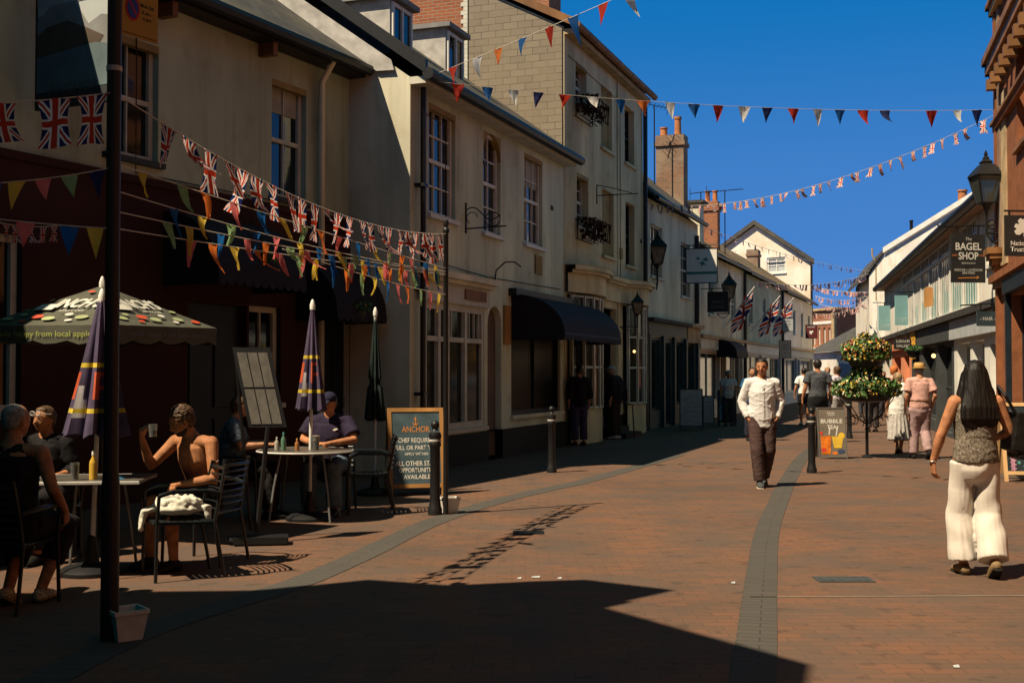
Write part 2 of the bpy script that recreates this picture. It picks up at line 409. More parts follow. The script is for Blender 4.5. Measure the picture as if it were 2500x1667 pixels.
def roof_slab(name, W, a0, a1, ze, o_eave, run, rise, m, parent, th=.09, back=True, ov=.0):
    """slope that starts at offset o_eave over the street and climbs away; back slope too"""
    mb = MB()
    P = lambda a, o, z: W.pt(a, z, o)
    s = rise/run; z_e = ze
    A, B = a0-ov, a1+ov
    for (oa, za, ob, zb) in (((o_eave), z_e, o_eave-run, z_e+rise), (o_eave-2*run, z_e, o_eave-run, z_e+rise)):
        if not back and oa != o_eave: continue
        vs = [P(A, oa, za), P(B, oa, za), P(B, ob, zb), P(A, ob, zb), P(A, oa, za+th), P(B, oa, za+th), P(B, ob, zb+th), P(A, ob, zb+th)]
        mb.add(vs, [[0, 1, 2, 3], [7, 6, 5, 4], [0, 4, 5, 1], [1, 5, 6, 2], [2, 6, 7, 3], [3, 7, 4, 0]])
    return part(name, mb, m, parent)
def shell(mb, W, a0, a1, z0, ze, depth, rise=0.0, run=None, g0=True, g1=True, gz=None):
    """end walls (with gables) and back wall"""
    run = run or depth/2
    for a, on in ((a0, g0), (a1, g1)):
        if not on: continue
        pts = [W.pt(a, z0, 0), W.pt(a, ze, 0)] + ([W.pt(a, ze+rise, -run)] if rise else []) + [W.pt(a, ze, -depth), W.pt(a, z0, -depth)]
        mb.poly(pts)
    mb.quad(W.pt(a0, z0, -depth), W.pt(a1, z0, -depth), W.pt(a1, ze, -depth), W.pt(a0, ze, -depth))
def gutter(W, a0, a1, z, o, m, parent, r=.06, name='gutter'):
    return part(name, MB().tube([W.pt(a0, z, o), W.pt(a1, z, o)], r, 8), m, parent, smooth=True)
def pots(c, lst, parent, m=None):
    for (dx, dy, h, r) in lst:
        part('chimney_pot', MB().lathe(Vector(c)+Vector((dx, dy, 0)), [(r, 0), (r*.92, h*.2), (r*.85, h*.85), (r*1.02, h*.88), (r*1.02, h), (r*.7, h), (r*.7, h-.05)], 12), m or M_pot, parent, smooth=True)
def chimney(W, a, o, z0, z1, la, lo, m, parent, potl=(), potm=None):
    mb = MB(); mb.fbox(W, a-la/2, a+la/2, z0, z1-.35, o-lo/2, o+lo/2)
    mb.fbox(W, a-la/2-.05, a+la/2+.05, z1-.35, z1-.22, o-lo/2-.05, o+lo/2+.05)
    mb.fbox(W, a-la/2-.01, a+la/2+.01, z1-.22, z1, o-lo/2-.01, o+lo/2+.01)
    ch = part('chimney', mb, m, parent)
    for (da, do, h, r) in potl:
        c = W.pt(a+da, z1, o+do); pots(c, [(0, 0, h, r)], ch, potm)
    return ch
# ---------------------------------------------------------------- ground
g = MB(); S = 400
n = 1
g.quad((-S, -60, 0), (S, -60, 0), (S, 600, 0), (-S, 600, 0))
struct('ground', g, M_pave)
def strip(name, pts, w_, z, m):
    """ribbon along plan points (left edge first)"""
    mb = MB(); P = [Vector((p[0], p[1], 0)) for p in pts]; L = []; Rr = []
    # smooth the run
    Q = []
    for i in range(len(P)-1):
        p0 = P[max(i-1, 0)]; p1 = P[i]; p2 = P[i+1]; p3 = P[min(i+2, len(P)-1)]
        for k in range(6):
            t = k/6; Q.append(.5*((2*p1)+(-p0+p2)*t+(2*p0-5*p1+4*p2-p3)*t*t+(-p0+3*p1-3*p2+p3)*t**3))
    Q.append(P[-1]); vs = []; uv = []; acc = 0
    for i, q in enumerate(Q):
        t = (Q[min(i+1, len(Q)-1)]-Q[max(i-1, 0)]).normalized(); nn = Vector((t.y, -t.x, 0))
        if i: acc += (Q[i]-Q[i-1]).length
        vs += [q+Vector((0, 0, z)), q+nn*w_+Vector((0, 0, z))]; uv += [(0, acc), (w_, acc)]
    fs = [[2*i, 2*i+1, 2*i+3, 2*i+2] for i in range(len(Q)-1)]
    mb.add(vs, fs, uv); return struct(name, mb, m)
GB = lambda L: [gnd(u, v) for u, v in L]
strip('paver_band', GB([(1740, 1900), (1770, 1720), (1797, 1560), (1815, 1440), (1842, 1300), (1873, 1230), (1905, 1170), (1950, 1110), (2020, 1060)]), .235, .004, M_band)
strip('paver_band', GB([(-400, 1900), (250, 1560), (640, 1436), (740, 1400), (868, 1345), (985, 1290), (1070, 1258), (1190, 1222), (1300, 1196), (1420, 1170), (1640, 1110)]), .27, .004, M_band)
for (v_, u0) in ((1275, 1905), (1457, 1830)):
    a = gnd(u0, v_); b = gnd(2560, v_-4)
    strip('trench_joint', [a, (a+b)/2, b], .02 if v_ < 1300 else .025, .004, M_concrete)
for (u_, v_, ln, cl) in ((2060, 1415, .42, (.11, .105, .1)), (1290, 1300, .3, None)):
    c = gnd(u_, v_); dc = MB(); dc.box((c.x, c.y, .004), (ln/2, .11, .004)); dc.box((c.x, c.y, .009), (ln/2-.03, .085, .002))
    for k in range(6): dc.box((c.x-ln/2+.05+k*(ln-.1)/5, c.y, .012), (.008, .07, .0015))
    solo('drain_cover', 'small dull metal drain cover set in the red paving nearest the walking woman' if cl else 'worn dark drain cover in the paving among the bunting shadows', 'drain cover', dc, M_dkgrey if cl else M_iron)

# ---------------------------------------------------------------- ANCHOR pub  (B)
tB = Vector((.485, 1)).normalized()
eB = Vector((-2.53, 18.36)); LB = 15.2
WB = Facade(eB - tB*LB, tB, LB); ZB = 6.2; ZR = 3.87
pub = thing('pub_building', 'cream pub with terracotta ground floor behind the cafe tables, at the left', 'building', (WB.p0.x, WB.p0.y, 0))
def Bh(*q): return WB.box(*q)
bw = [Bh(262, 72, 388, 372), Bh(664, 191, 748, 478)]
bg_ = [Bh(-70, 560, 50, 1010), Bh(604, 745, 682, 985)]
bd = WB.box(775, 760, 858, 1160); bd = (bd[0], bd[1], 0.02, bd[3])
bd2 = WB.box(455, 600, 600, 1160); bd2 = (bd2[0], bd2[1], .02, 2.45)
mb = MB(); wall_mesh(mb, WB, 0, LB, ZR, ZB, bw); shell(mb, WB, 0, LB, ZR, ZB, 8, 4.4, g1=True)
part('upper_wall', mb, M_cream, pub)
mb = MB(); wall_mesh(mb, WB, 0, LB, 0, ZR, bg_+[bd, bd2], o=.03); shell(mb, WB, 0, LB, 0, ZR, 8)
part('lower_wall', mb, M_terra, pub)
mb = MB(); mb.fbox(WB, 0, LB, ZR-.05, ZR+.04, 0.0, .07); part('string_course', mb, M_terra, pub)
for h in bw: window(WB, h, pub, M_frame, M_glass, 2, 2, dep=.14, blind=.22 if h is bw[1] else 0, fw=.07, lintel=M_yellowstone, sillm=M_dkgrey)
for h in bg_: window(WB, h, pub, M_frame, M_glass, 2, 2, dep=.1, fw=.08)
for h in (bd, bd2):
    d = MB(); d.fbox(WB, h[0], h[1], h[2], h[3], -.12, -.08)
    for k in (0, 1):
        aa = h[0]+.1+k*(h[1]-h[0]-.2)/2
        for (q0, q1) in ((.2, .95), (1.1, 1.95)): d.fbox(WB, aa+.04, aa+(h[1]-h[0]-.2)/2-.04, q0, q1, -.08, -.055)
    dr = part('door', d, M_dkblue, pub)
    part('handle', MB().tube([WB.pt(h[1]-.12, .95, -.07), WB.pt(h[1]-.12, 1.15, -.03), WB.pt(h[1]-.12, 1.2, -.07)], .012, 6), M_lead, dr)
roof_slab('roof', WB, -.2, LB, ZB+.02, .34, 4.34, 3.1, M_slate, pub)
sf = MB(); sf.fbox(WB, -.2, LB, ZB-.1, ZB-.02, .0, .30); part('soffit', sf, M_iron, pub)
gutter(WB, -.2, LB, ZB+.0, .38, M_black, pub, .085)
for a in range(1, 14, 2):
    b_ = MB(); b_.fbox(WB, a-.05, a+.05, ZB-.28, ZB-.1, 0, .26); part('eave_bracket', b_, M_wooddk, pub)
AP_ = WB.hit(772, 300)[0]; rod([WB.pt(AP_, ZB-.05, .3), WB.pt(AP_, ZB-.35, .1), WB.pt(AP_, 0.05, .1)], .05, 'downpipe', M_cream2, pub, 8)
def dome_awning(W, a0, a1, z0, z1, proj, parent, n=10, name='awning'):
    """dutch canopy: quarter-round ribs with valance"""
    mb = MB(); ribs = 9; P = []
    for i in range(ribs):
        th = math.pi/2*i/(ribs-1)
        o = proj*math.cos(th); z = z0 + (z1-z0)*math.sin(th); s = .0
        P.append((o, z))
    for i in range(ribs-1):
        (o0, q0), (o1, q1) = P[i], P[i+1]
        i0 = (a1-a0)*.18*(1-math.cos(math.pi/2*(i)/(ribs-1)))*0; 
        mb.quad(W.pt(a0, q0, o0), W.pt(a1, q0, o0), W.pt(a1, q1, o1), W.pt(a0, q1, o1))
        mb.quad(W.pt(a0, q0, o0*.97), W.pt(a0, q1, o1*.97), W.pt(a1, q1, o1*.97), W.pt(a1, q0, o0*.97))
    for a in (a0, a1):
        mb.poly([W.pt(a, z, o) for o, z in P] + [W.pt(a, z0, 0.0)])
    # scalloped valance
    k = max(6, int((a1-a0)/.16))
    for j in range(k):
        q0 = a0+(a1-a0)*j/k; q1 = a0+(a1-a0)*(j+1)/k; pts = [W.pt(q0, z0, proj), W.pt(q1, z0, proj)]
        for t in range(5): 
            th = math.pi*t/4; pts.append(W.pt((q0+q1)/2+(q1-q0)/2*math.cos(th), z0-.07-.07*math.sin(th), proj+.004))
        mb.prism(pts, W.n.to_3d()*.006)
    for a in (a0, a1):
        mb.prism([W.pt(a, z0, 0), W.pt(a, z0, proj), W.pt(a, z0-.13, proj), W.pt(a, z0-.13, 0)], (W.d*.006).to_3d())
    return part(name, mb, M_navy, parent)
# door canopies on the pub
a0, zt = WB.hit(768, 665, .5); a1, _ = WB.hit(880, 665, .5)
dome_awning(WB, a0+.2, LB-.1, 2.42, 3.15, .75, pub)
a0, zt = WB.hit(440, 500, .3); a1, _ = WB.hit(660, 520, .3)
dome_awning(WB, a0, a1, 2.75, 3.55, .9, pub)

# ---------------------------------------------------------------- cream shop house (C)
tC = Vector((.3655, 1)).normalized(); LC = 7.74; ZC = 6.05
WC = Facade((-1.55, 18.0), tC, LC)
WCs = Facade((-1.55, 18.0), (-tC.y, tC.x), 8, side=-1)      # its gable end, facing the camera
if WCs.n.y > 0: WCs.n = -WCs.n
shop = thing('shop_house', 'two-storey cream house with sash windows and arched window, next to the pub', 'building', (-1.55, 18, 0))
def Ch(*q): return WC.box(*q)
cw1 = Ch(1047, 250, 1112, 521); cw3 = Ch(1280, 372, 1324, 593); cwa = Ch(1180, 318, 1222, 566)
cs = Ch(1037, 735, 1182, 1042); cs = (cs[0], cs[1], .62, cs[3])
cd = Ch(1190, 745, 1224, 1100); cd = (cd[0], cd[1], .05, cd[3])
ca = Ch(1248, 700, 1366, 990); ca = (ca[0], LC-.25, .75, 2.75)
mb = MB(); wall_mesh(mb, WC, 0, LC, .52, ZC, [cw1, cw3, cwa, cs, (cd[0], cd[1], .52, cd[3]), ca])
part('front_wall', mb, M_front, shop)
mb = MB(); wall_mesh(mb, WC, 0, LC, 0, .52, [(cd[0], cd[1], 0, .52)], o=.03); part('plinth', mb, M_plinth, shop)
run, rise = 4.3, 3.15
mb = MB(); zp = WB.hit(900, 170)[1]
mb.poly([WCs.pt(0, 0), WCs.pt(0, ZC), WCs.pt(1.6, ZC+1.15), WCs.pt(1.6, 0)])
mb.poly([WCs.pt(1.6, 0), WCs.pt(1.6, ZC+1.15), WCs.pt(4.1, ZC+3.0), WCs.pt(8, ZC), WCs.pt(8, 0)])
mb.quad(WC.pt(0, 0, -8), WC.pt(LC, 0, -8), WC.pt(LC, ZC, -8), WC.pt(0, ZC, -8))
mb.poly([WC.pt(LC, 0), WC.pt(LC, ZC), WC.pt(LC, ZC+3, -4.1), WC.pt(LC, ZC, -8), WC.pt(LC, 0, -8)])
part('gable_wall', mb, M_cream2, shop)
mb = MB()
zb = lambda s: ZB+.05 + .0*s
P = [(.62, 6.15), (1.05, ZC+.62), (4.1, ZC+2.9), (7.6, ZC+.1), (7.6, 6.15)]
mb.prism([WCs.pt(s, z, .004) for s, z in P], WCs.n.to_3d()*.03); part('slate_hanging', mb, M_slatehang, shop)
mb = MB(); mb.prism([WCs.pt(s, z, .035) for s, z in [(.25, ZC+.12), (.55, ZC+.13), (4.1, ZC+2.72), (4.1, ZC+2.98), (.3, ZC+.28)]], WCs.n.to_3d()*.02)
part('verge_flashing', mb, M_lead, shop)
rf = roof_slab('roof', WC, 0, LC, ZC+.03, .30, 4.4, 3.2, M_slate, shop, ov=.12)
mb = MB(); mb.prism([WCs.pt(s, z, .06) for s, z in [(-.32, ZC+.0), (4.1, ZC+3.2), (4.1, ZC+3.42), (-.32, ZC+.22)]], WCs.n.to_3d()*.09); part('bargeboard', mb, M_black, shop)
gutter(WC, -.15, LC+.1, ZC+.0, .36, M_black, shop, .095)
mb = MB(); mb.fbox(WC, -.05, LC, ZC-.12, ZC-.01, 0.0, .28); part('soffit', mb, M_frame, shop)
w1 = window(WC, cw1, shop, M_framew, M_glass, 3, 4, dep=.12, fw=.07, lintel=M_yellowstone)
w3 = window(WC, cw3, shop, M_framew, M_glass, 3, 4, blind=.3, dep=.12, fw=.07, lintel=M_yellowstone)
wa = window(WC, cwa, shop, M_framew, M_glass, 2, 4, dep=.12, fw=.06)
# spandrels that turn the opening into a round arch
a0, a1, z0, z1 = cwa; r = (a1-a0)/2; mb = MB()
for sgn in (-1, 1):
    pts = [WC.pt((a0+a1)/2+sgn*r, z1, .002)] + [WC.pt((a0+a1)/2+sgn*r*math.sin(math.pi/2*k/8), z1-r+r*math.cos(math.pi/2*k/8), .002) for k in range(9)]
    pts += [] 
    mb.prism(pts, -WC.n.to_3d()*.16)
part('arch_head', mb, M_yellowstone, shop)
# shopfront
a0, a1, z0, z1 = cs
zc = WC.hit(1060, 660)[1]
mb = MB(); mb.fbox(WC, -.05+.2, cs[1]+.25, zc-.1, zc, 0, .20); mb.fbox(WC, .2, cs[1]+.2, zc-.17, zc-.1, 0, .13); part('shop_cornice', mb, M_cream2, shop)
mb = MB(); mb.fbox(WC, .25, cs[1]+.15, z1+.02, zc-.17, 0, .05); part('fascia', mb, M_frame, shop)
sa0, sz1 = WC.hit(1137, 706, .07); sa1, _ = WC.hit(1188, 712, .07); 
mb = MB(); mb.fbox(WC, sa0, sa1, sz1-.17, sz1, .05, .075); part('name_plate', mb, M_wooddk, shop)
wS = window(WC, cs, shop, M_frame, M_glassg, 1, 1, dep=.06, fw=.1, mid=False)
mb = MB(); zt = z0+(z1-z0)*.72
for f in (.22, .36, .66): mb.fbox(WC, a0+(a1-a0)*f-.05, a0+(a1-a0)*f+.05, z0+.1, z1-.1, -.08, .01)
mb.fbox(WC, a0+.1, a1-.1, zt-.04, zt+.04, -.07, .0)
for f in (.44, .75, .84, .92): mb.fbox(WC, a0+(a1-a0)*f-.012, a0+(a1-a0)*f+.012, zt, z1-.1, -.07, -.02)
part('glazing_bars', mb, M_frame, wS)
# arched door
a0, a1, z0, z1 = cd; r = (a1-a0)/2; mb = MB()
mb.fbox(WC, a0, a1, z0, z1, -.16, -.12)
for (q0, q1) in ((.25, 1.0), (1.15, 1.95)): mb.fbox(WC, a0+.12, a1-.12, q0, q1, -.12, -.1)
dr = part('door', mb, mat('dusty_brown_door', (.16, .10, .075), .7, .1, 3), shop)
part('handle', MB().fbox(WC, a0+.08, a0+.13, 1.25, 1.5, -.12, -.07), M_black, dr)
mb = MB()
for sgn in (-1, 1):
    pts = [WC.pt((a0+a1)/2+sgn*r, z1, .002)] + [WC.pt((a0+a1)/2+sgn*r*math.sin(math.pi/2*k/8), z1-r+r*math.cos(math.pi/2*k/8), .002) for k in range(9)]
    mb.prism(pts, -WC.n.to_3d()*.16)
part('arch_head', mb, M_cream2, shop)
rod([WC.pt(.22, ZC-.1, .12), WC.pt(.22, .1, .12)], .045, 'downpipe', M_black, shop, 8)
for zz in (1.2, 2.8, 4.4): part('pipe_clip', MB().fbox(WC, .15, .29, zz, zz+.05, 0, .17), M_black, shop)
mb = MB(); q0, q1, y0, y1 = WC.box(1305, 622, 1321, 668); mb.fbox(WC, q0, q1, y0, y1, .0, .03); part('wall_plaque', mb, M_yellowstone, shop)
mb = MB(); q = Ch(1228, 745, 1244, 840); mb.fbox(WC, q[0], q[1], q[2], q[3], 0, .03); part('wall_plaque', mb, M_wood, shop)
# awning shop window
window(WC, ca, shop, M_dkblue, M_void, 2, 1, dep=.1, fw=.09, mid=False, sillm=M_cream2)
zA = WC.hit(1240, 703)[1]
mb = MB(); mb.fbox(WC, ca[0]-.15, LC+.55, zA-.14, zA, 0, .16); part('awning_box', mb, M_iron, shop)
part_aw = dome_awning(WC, ca[0], LC+.75, 2.28, zA-.1, 1.05, shop)
part('awning_rail', MB().tube([WC.pt(ca[0], 2.27, 1.05), WC.pt(LC+.75, 2.27, 1.05)], .015, 6), M_iron, shop)
# bracket iron scroll + lamp arm
def arc(c, r, t0, t1, n, W): return [W.pt(*((0, 0)), 0) for _ in ()]
def wall_scroll(W, u, v, parent, s=1.0, ln=.62):
    a, z = W.hit(u, v); mb = MB(); P = lambda o, dz: W.pt(a, z+dz, o)
    mb.tube([P(.01, .42*s), P(.01, -.1*s)], .018, 6); mb.tube([P(.0, -.02), P(ln+.12, .0)], .013, 6)
    cv = [P(.02+ln*t, .3*s-.16*s*t+.07*s*math.sin(t*7)) for t in [i/14 for i in range(15)]]; mb.tube(cv, .011, 6)
    mb.tube([P(ln*.8+.14*s*math.cos(q), .12*s+.12*s*math.sin(q)) for q in [i*.55 for i in range(12)]], .009, 5)
    mb.tube([P(ln*.2+.1*s*math.cos(q), .16*s+.1*s*math.sin(q)) for q in [i*.6 for i in range(8)]], .008, 5)
    return part('sign_bracket', mb, M_iron, parent, smooth=True)
wall_scroll(WC, 1136, 556, shop)
a, z = WC.hit(1205, 690); part('lamp_arm', MB().tube([WC.pt(a, z, .02), WC.pt(a, z+.22, .05), WC.pt(a, z+.36, .22), WC.pt(a, z+.36, .4), WC.pt(a, z+.27, .52)], .014, 6), M_iron, shop, smooth=True)
# dormers
def dormer(W, a, wd, ob, zb, zt, parent):
    """flat-roofed dormer; front at offset ob"""
    mb = MB(); mb.fbox(W, a, a+wd, zb, zt, ob-1.6, ob); d = part('dormer', mb, M_lead, parent)
    c = MB(); c.fbox(W, a-.1, a+wd+.1, zt, zt+.09, ob-1.65, ob+.13); part('dormer_cap', c, mat('lead_cap', (.24, .235, .23), .7, .1, 4), d)
    f = MB()
    for k in range(3): q = a+.03+(wd-.06-.06)*k/2; f.fbox(W, q, q+.06, zb+.15, zt-.05, ob+.001, ob+.05)
    f.fbox(W, a+.03, a+wd-.03, zb+.08, zb+.15, ob+.001, ob+.06); f.fbox(W, a+.09, a+wd-.09, zt-.11, zt-.05, ob+.001, ob+.045); part('dormer_window', f, M_framew, d)
    p = MB(); p.quad(W.pt(a+.05, zb+.1, ob+.012), W.pt(a+wd-.05, zb+.1, ob+.012), W.pt(a+wd-.05, zt-.06, ob+.012), W.pt(a+.05, zt-.06, ob+.012)); part('pane', p, M_glass, d)
dormer(WC, 4.25, .85, -1.25, 7.0, 8.1, shop)
dormer(WC, 1.85, .85, -1.25, 7.0, 7.95, shop)

# ---------------------------------------------------------------- tall three-storey house (D)
pD = WC.pt(LC, 0, 0); LD = 7.05; ZD = 8.95
WD = Facade((pD.x, pD.y), tC, LD)
WDs = Facade((pD.x, pD.y), (-tC.y, tC.x), 8, side=-1)
if WDs.n.y > 0: WDs.n = -WDs.n
tall = thing('tall_house', 'three-storey cream house with slate-hung gable and window boxes', 'building', (pD.x, pD.y, 0))
def Dh(*q): return WD.box(*q)
dw = [Dh(1405, 148, 1432, 252), Dh(1408, 420, 1436, 550)]
dr_ = [Dh(1467, 205, 1494, 358), Dh(1470, 460, 1498, 622)]
db = [Dh(1525, 255, 1548, 395), Dh(1527, 492, 1549, 646)]
zDc = WD.hit(1385, 648)[1]
sf1 = (.25, 2.6, .75, zDc-.62); sf2 = (4.9, 6.6, .75, zDc-.62); sfd = (3.0, 4.3, .25, zDc-.75)
mb = MB(); wall_mesh(mb, WD, 0, LD, .5, ZD, dw+db+[sf1, sf2, (sfd[0], sfd[1], .5, sfd[3])]+dr_)
part('front_wall', mb, M_ochre, tall)
mb = MB()
for h in dr_: mb.quad(*[WD.pt(a, z, -.1) for a, z in ((h[0], h[2]), (h[1], h[2]), (h[1], h[3]), (h[0], h[3]))])
part('blind_recess', mb, M_yellowstone, tall)
mb = MB()
for h in dr_: mb.fbox(WD, h[0]-.08, h[1]+.08, h[2]-.07, h[2]-.001, -.09, .08)
part('recess_sill', mb, M_ochre, tall)
mb = MB(); wall_mesh(mb, WD, 0, LD, 0, .5, [(sfd[0], sfd[1], 0, .5)], o=.03); part('plinth', mb, M_plinth, tall)
sl = .53; rD = 4.0
mb = MB()
mb.poly([WDs.pt(0, 0), WDs.pt(0, ZD), WDs.pt(rD, ZD+rD*sl), WDs.pt(8, ZD), WDs.pt(8, 0)])
mb.poly([WD.pt(LD, 0), WD.pt(LD, ZD), WD.pt(LD, ZD+rD*sl, -rD), WD.pt(LD, ZD, -8), WD.pt(LD, 0, -8)])
mb.quad(WD.pt(0, 0, -8), WD.pt(LD, 0, -8), WD.pt(LD, ZD, -8), WD.pt(0, ZD, -8)); part('gable_wall', mb, M_ochre, tall)
mb = MB(); mb.prism([WDs.pt(s, z, .004) for s, z in [(.03, ZC+.0), (.03, ZD-.02), (2.18, ZD+2.18*sl-.05), (2.18, ZC+1.2)]], WDs.n.to_3d()*.03); part('slate_hanging', mb, M_slatehang, tall)
mb = MB(); mb.prism([WDs.pt(s, z, .004) for s, z in [(2.28, ZC+1.0), (2.28, ZD+2.2*sl-.05), (4, ZD+4*sl-.05), (7.9, ZD), (7.9, ZC)]], WDs.n.to_3d()*.04); part('brick_gable', mb, M_brick, tall)
mb = MB(); zq = ZC+1.0
while zq < ZD+1:
    l_ = .10 if int(zq*10) % 2 else .16
    mb.fbox(WDs, 2.2, 2.2+l_, zq, zq+.09, .04, .06); zq += .095
part('quoin', mb, M_frame, tall)
roof_slab('roof', WD, 0, LD, ZD+.02, .26, 4.26, 4.26*sl, M_slate, tall, ov=.1)
mb = MB(); mb.prism([WDs.pt(s, z, .05) for s, z in [(-.28, ZD-.05), (4, ZD+4*sl+.02), (4, ZD+4*sl+.2), (-.28, ZD+.13)]], WDs.n.to_3d()*.08); part('bargeboard', mb, M_wooddk, tall)
gutter(WD, -.1, LD+.1, ZD, .32, M_wooddk, tall, .08)
mb = MB(); mb.fbox(WD, 0, LD, ZD-.16, ZD-.05, 0, .22); part('eave_board', mb, M_buff, tall)
mb = MB(); mb.fbox(WD, 0.0, .12, .5, ZD-.16, 0, .012); mb.fbox(WD, 4.35, 4.5, .5, ZD-.16, 0, .03); part('pilaster', mb, M_ochre, tall)
for h in dw: window(WD, h, tall, M_frame, M_glass, 2, 4, dep=.2, fw=.05, lintel=M_yellowstone)
for h in db: window(WD, h, tall, M_black, M_glass, 2, 3, dep=.2, fw=.05, sillm=M_ochre)
chimney(WD, 5.4, -2.3, ZD+1.0, ZD+3.4, 1.0, .7, M_brick, tall, [(-.25, 0, .5, .13), (.25, 0, .5, .13)])
rod([WD.pt(LD-.12, ZD-.1, .1), WD.pt(LD-.12, .1, .1)], .06, 'downpipe', M_black, tall, 8)
# curved shop cornice
mb = MB()
def bow(a):            # outward bulge of the two bows
    for c, hw in ((1.42, 1.35), (5.75, 1.1)):
        if abs(a-c) < hw: return .32*math.cos(math.pi/2*(a-c)/hw)**.7
    return 0.0
N = 60
for (zz0, zz1, ex) in ((zDc-.10, zDc, .26), (zDc-.17, zDc-.10, .19), (zDc-.58, zDc-.17, .09)):
    for i in range(N):
        q0 = LD*i/N; q1 = LD*(i+1)/N
        vs = [WD.pt(q0, zz0, bow(q0)+ex), WD.pt(q1, zz0, bow(q1)+ex), WD.pt(q1, zz1, bow(q1)+ex), WD.pt(q0, zz1, bow(q0)+ex),
              WD.pt(q0, zz0, 0), WD.pt(q1, zz0, 0), WD.pt(q1, zz1, 0), WD.pt(q0, zz1, 0)]
        mb.add(vs, [[0, 1, 2, 3], [3, 2, 6, 7], [0, 4, 5, 1]])
part('shop_cornice', mb, M_ochre, tall)
mb = MB()
for i in range(N):
    q0 = LD*i/N; q1 = LD*(i+1)/N; mb.quad(WD.pt(q0, zDc+.001, 0), WD.pt(q1, zDc+.001, 0), WD.pt(q1, zDc+.001, bow(q1)+.27), WD.pt(q0, zDc+.001, bow(q0)+.27))
part('cornice_top', mb, mat('sooty_lead', (.05, .045, .04), .8, .2, 4), tall)
for (a0, a1, z0, z1), nb in ((sf1, 5), (sf2, 4)):
    fr = MB(); gl = MB()
    for i in range(nb+1):
        q = a0+(a1-a0)*i/nb; fr.fbox(WD, q-.035, q+.035, z0, z1, bow(q)-.05, bow(q)+.02)
    for i in range(nb*3):
        q0 = a0+(a1-a0)*i/(nb*3); q1 = a0+(a1-a0)*(i+1)/(nb*3)
        for zz in (z0+.03, z0+(z1-z0)*.37, z0+(z1-z0)*.68, z1-.03):
            vs = [WD.pt(q0, zz-.025, bow(q0)), WD.pt(q1, zz-.025, bow(q1)), WD.pt(q1, zz+.025, bow(q1)), WD.pt(q0, zz+.025, bow(q0))]
            fr.quad(*vs); fr.quad(*[v-WD.n.to_3d()*.04 for v in vs][::-1])
        gl.quad(WD.pt(q0, z0, bow(q0)-.03), WD.pt(q1, z0, bow(q1)-.03), WD.pt(q1, z1, bow(q1)-.03), WD.pt(q0, z1, bow(q0)-.03))
    wS = part('bow_window', fr, M_frame, tall); part('pane', gl, M_glassg, wS)
    st = MB()
    for i in range(12):
        q0 = a0-.05+(a1-a0+.1)*i/12; q1 = a0-.05+(a1-a0+.1)*(i+1)/12
        st.quad(WD.pt(q0, .0, bow(q0)), WD.pt(q1, .0, bow(q1)), WD.pt(q1, z0, bow(q1)), WD.pt(q0, z0, bow(q0)))
        st.quad(WD.pt(q0, z0, bow(q0)+.04), WD.pt(q1, z0, bow(q1)+.04), WD.pt(q1, z0, 0), WD.pt(q0, z0, 0))
    part('stall_riser', st, M_ochre, tall)
dd = MB(); dd.fbox(WD, sfd[0], sfd[1], sfd[2], sfd[3], -.5, -.45); dd.fbox(WD, sfd[0]+.55, sfd[0]+.62, sfd[2], sfd[3], -.45, -.4); part('door', dd, M_frame, tall)
st = MB(); st.fbox(WD, sfd[0]-.1, sfd[1]+.1, 0, .12, 0, .6); st.fbox(WD, sfd[0]-.05, sfd[1]+.05, .12, .25, 0, .3); part('door_step', st, M_plinth, tall)
mb = MB()
for a in (sfd[0]-.1,): 
    mb.tube([WD.pt(a, .95, .05), WD.pt(a, .8, .75), WD.pt(a, .0, .8)], .018, 6); mb.tube([WD.pt(a, .87, .4), WD.pt(a, .0, .4)], .014, 6)
part('handrail', mb, M_iron, tall, smooth=True)
# window boxes
for (u0, v0, u1, v1) in ((1404, 258, 1470, 325), (1406, 556, 1474, 610)):
    h = dw[0] if v0 < 400 else dw[1]; a0 = h[0]-.12; a1 = h[1]+.3; z1 = h[2]+.12; z0 = z1-.42
    mb = MB()
    for k in range(9): 
        a = a0+(a1-a0)*k/8; mb.tube([WD.pt(a, z1, .45), WD.pt(a, z0, .4)], .012, 5)
    for k in range(4):
        for zz in (z0, z1): mb.tube([WD.pt(a0, zz, .02+.14*k), WD.pt(a1, zz, .02+.14*k)], .012, 5)
    for o in (.05, .42):
        for a in (a0, a1): mb.tube([WD.pt(a, z0, o), WD.pt(a, z1, o)], .014, 5)
    for a in (a0, a1): mb.tube([WD.pt(a, z1, 0), WD.pt(a, z1, .45)], .014, 5)
    for k in range(150):
        c = WD.pt(random.uniform(a0, a1), random.uniform(z0+.03, z1+.07), random.uniform(.04, .43)); q = Vector([random.gauss(0, 1) for _ in range(3)]).normalized(); t = q.orthogonal()*random.uniform(.03, .06)
        mb.add([c-t, c+q.cross(t)*.8, c+t, c-q.cross(t)*.8], [[0, 1, 2, 3]])
    part('window_box', mb, mat('rusty_dead_growth', (.045, .018, .010), .9, .3, 20), tall)
a, z = WD.hit(1456, 478); mb = MB(); mb.tube([WD.pt(a, z+.25, .01), WD.pt(a, z-.2, .01)], .015, 6); mb.tube([WD.pt(a, z, .0), WD.pt(a, z, 1.0)], .012, 6); mb.tube([WD.pt(a, z+.25, 0), WD.pt(a, z+.17, .35), WD.pt(a, z+.02, .85)], .01, 6)
part('sign_bracket', mb, M_iron, tall)

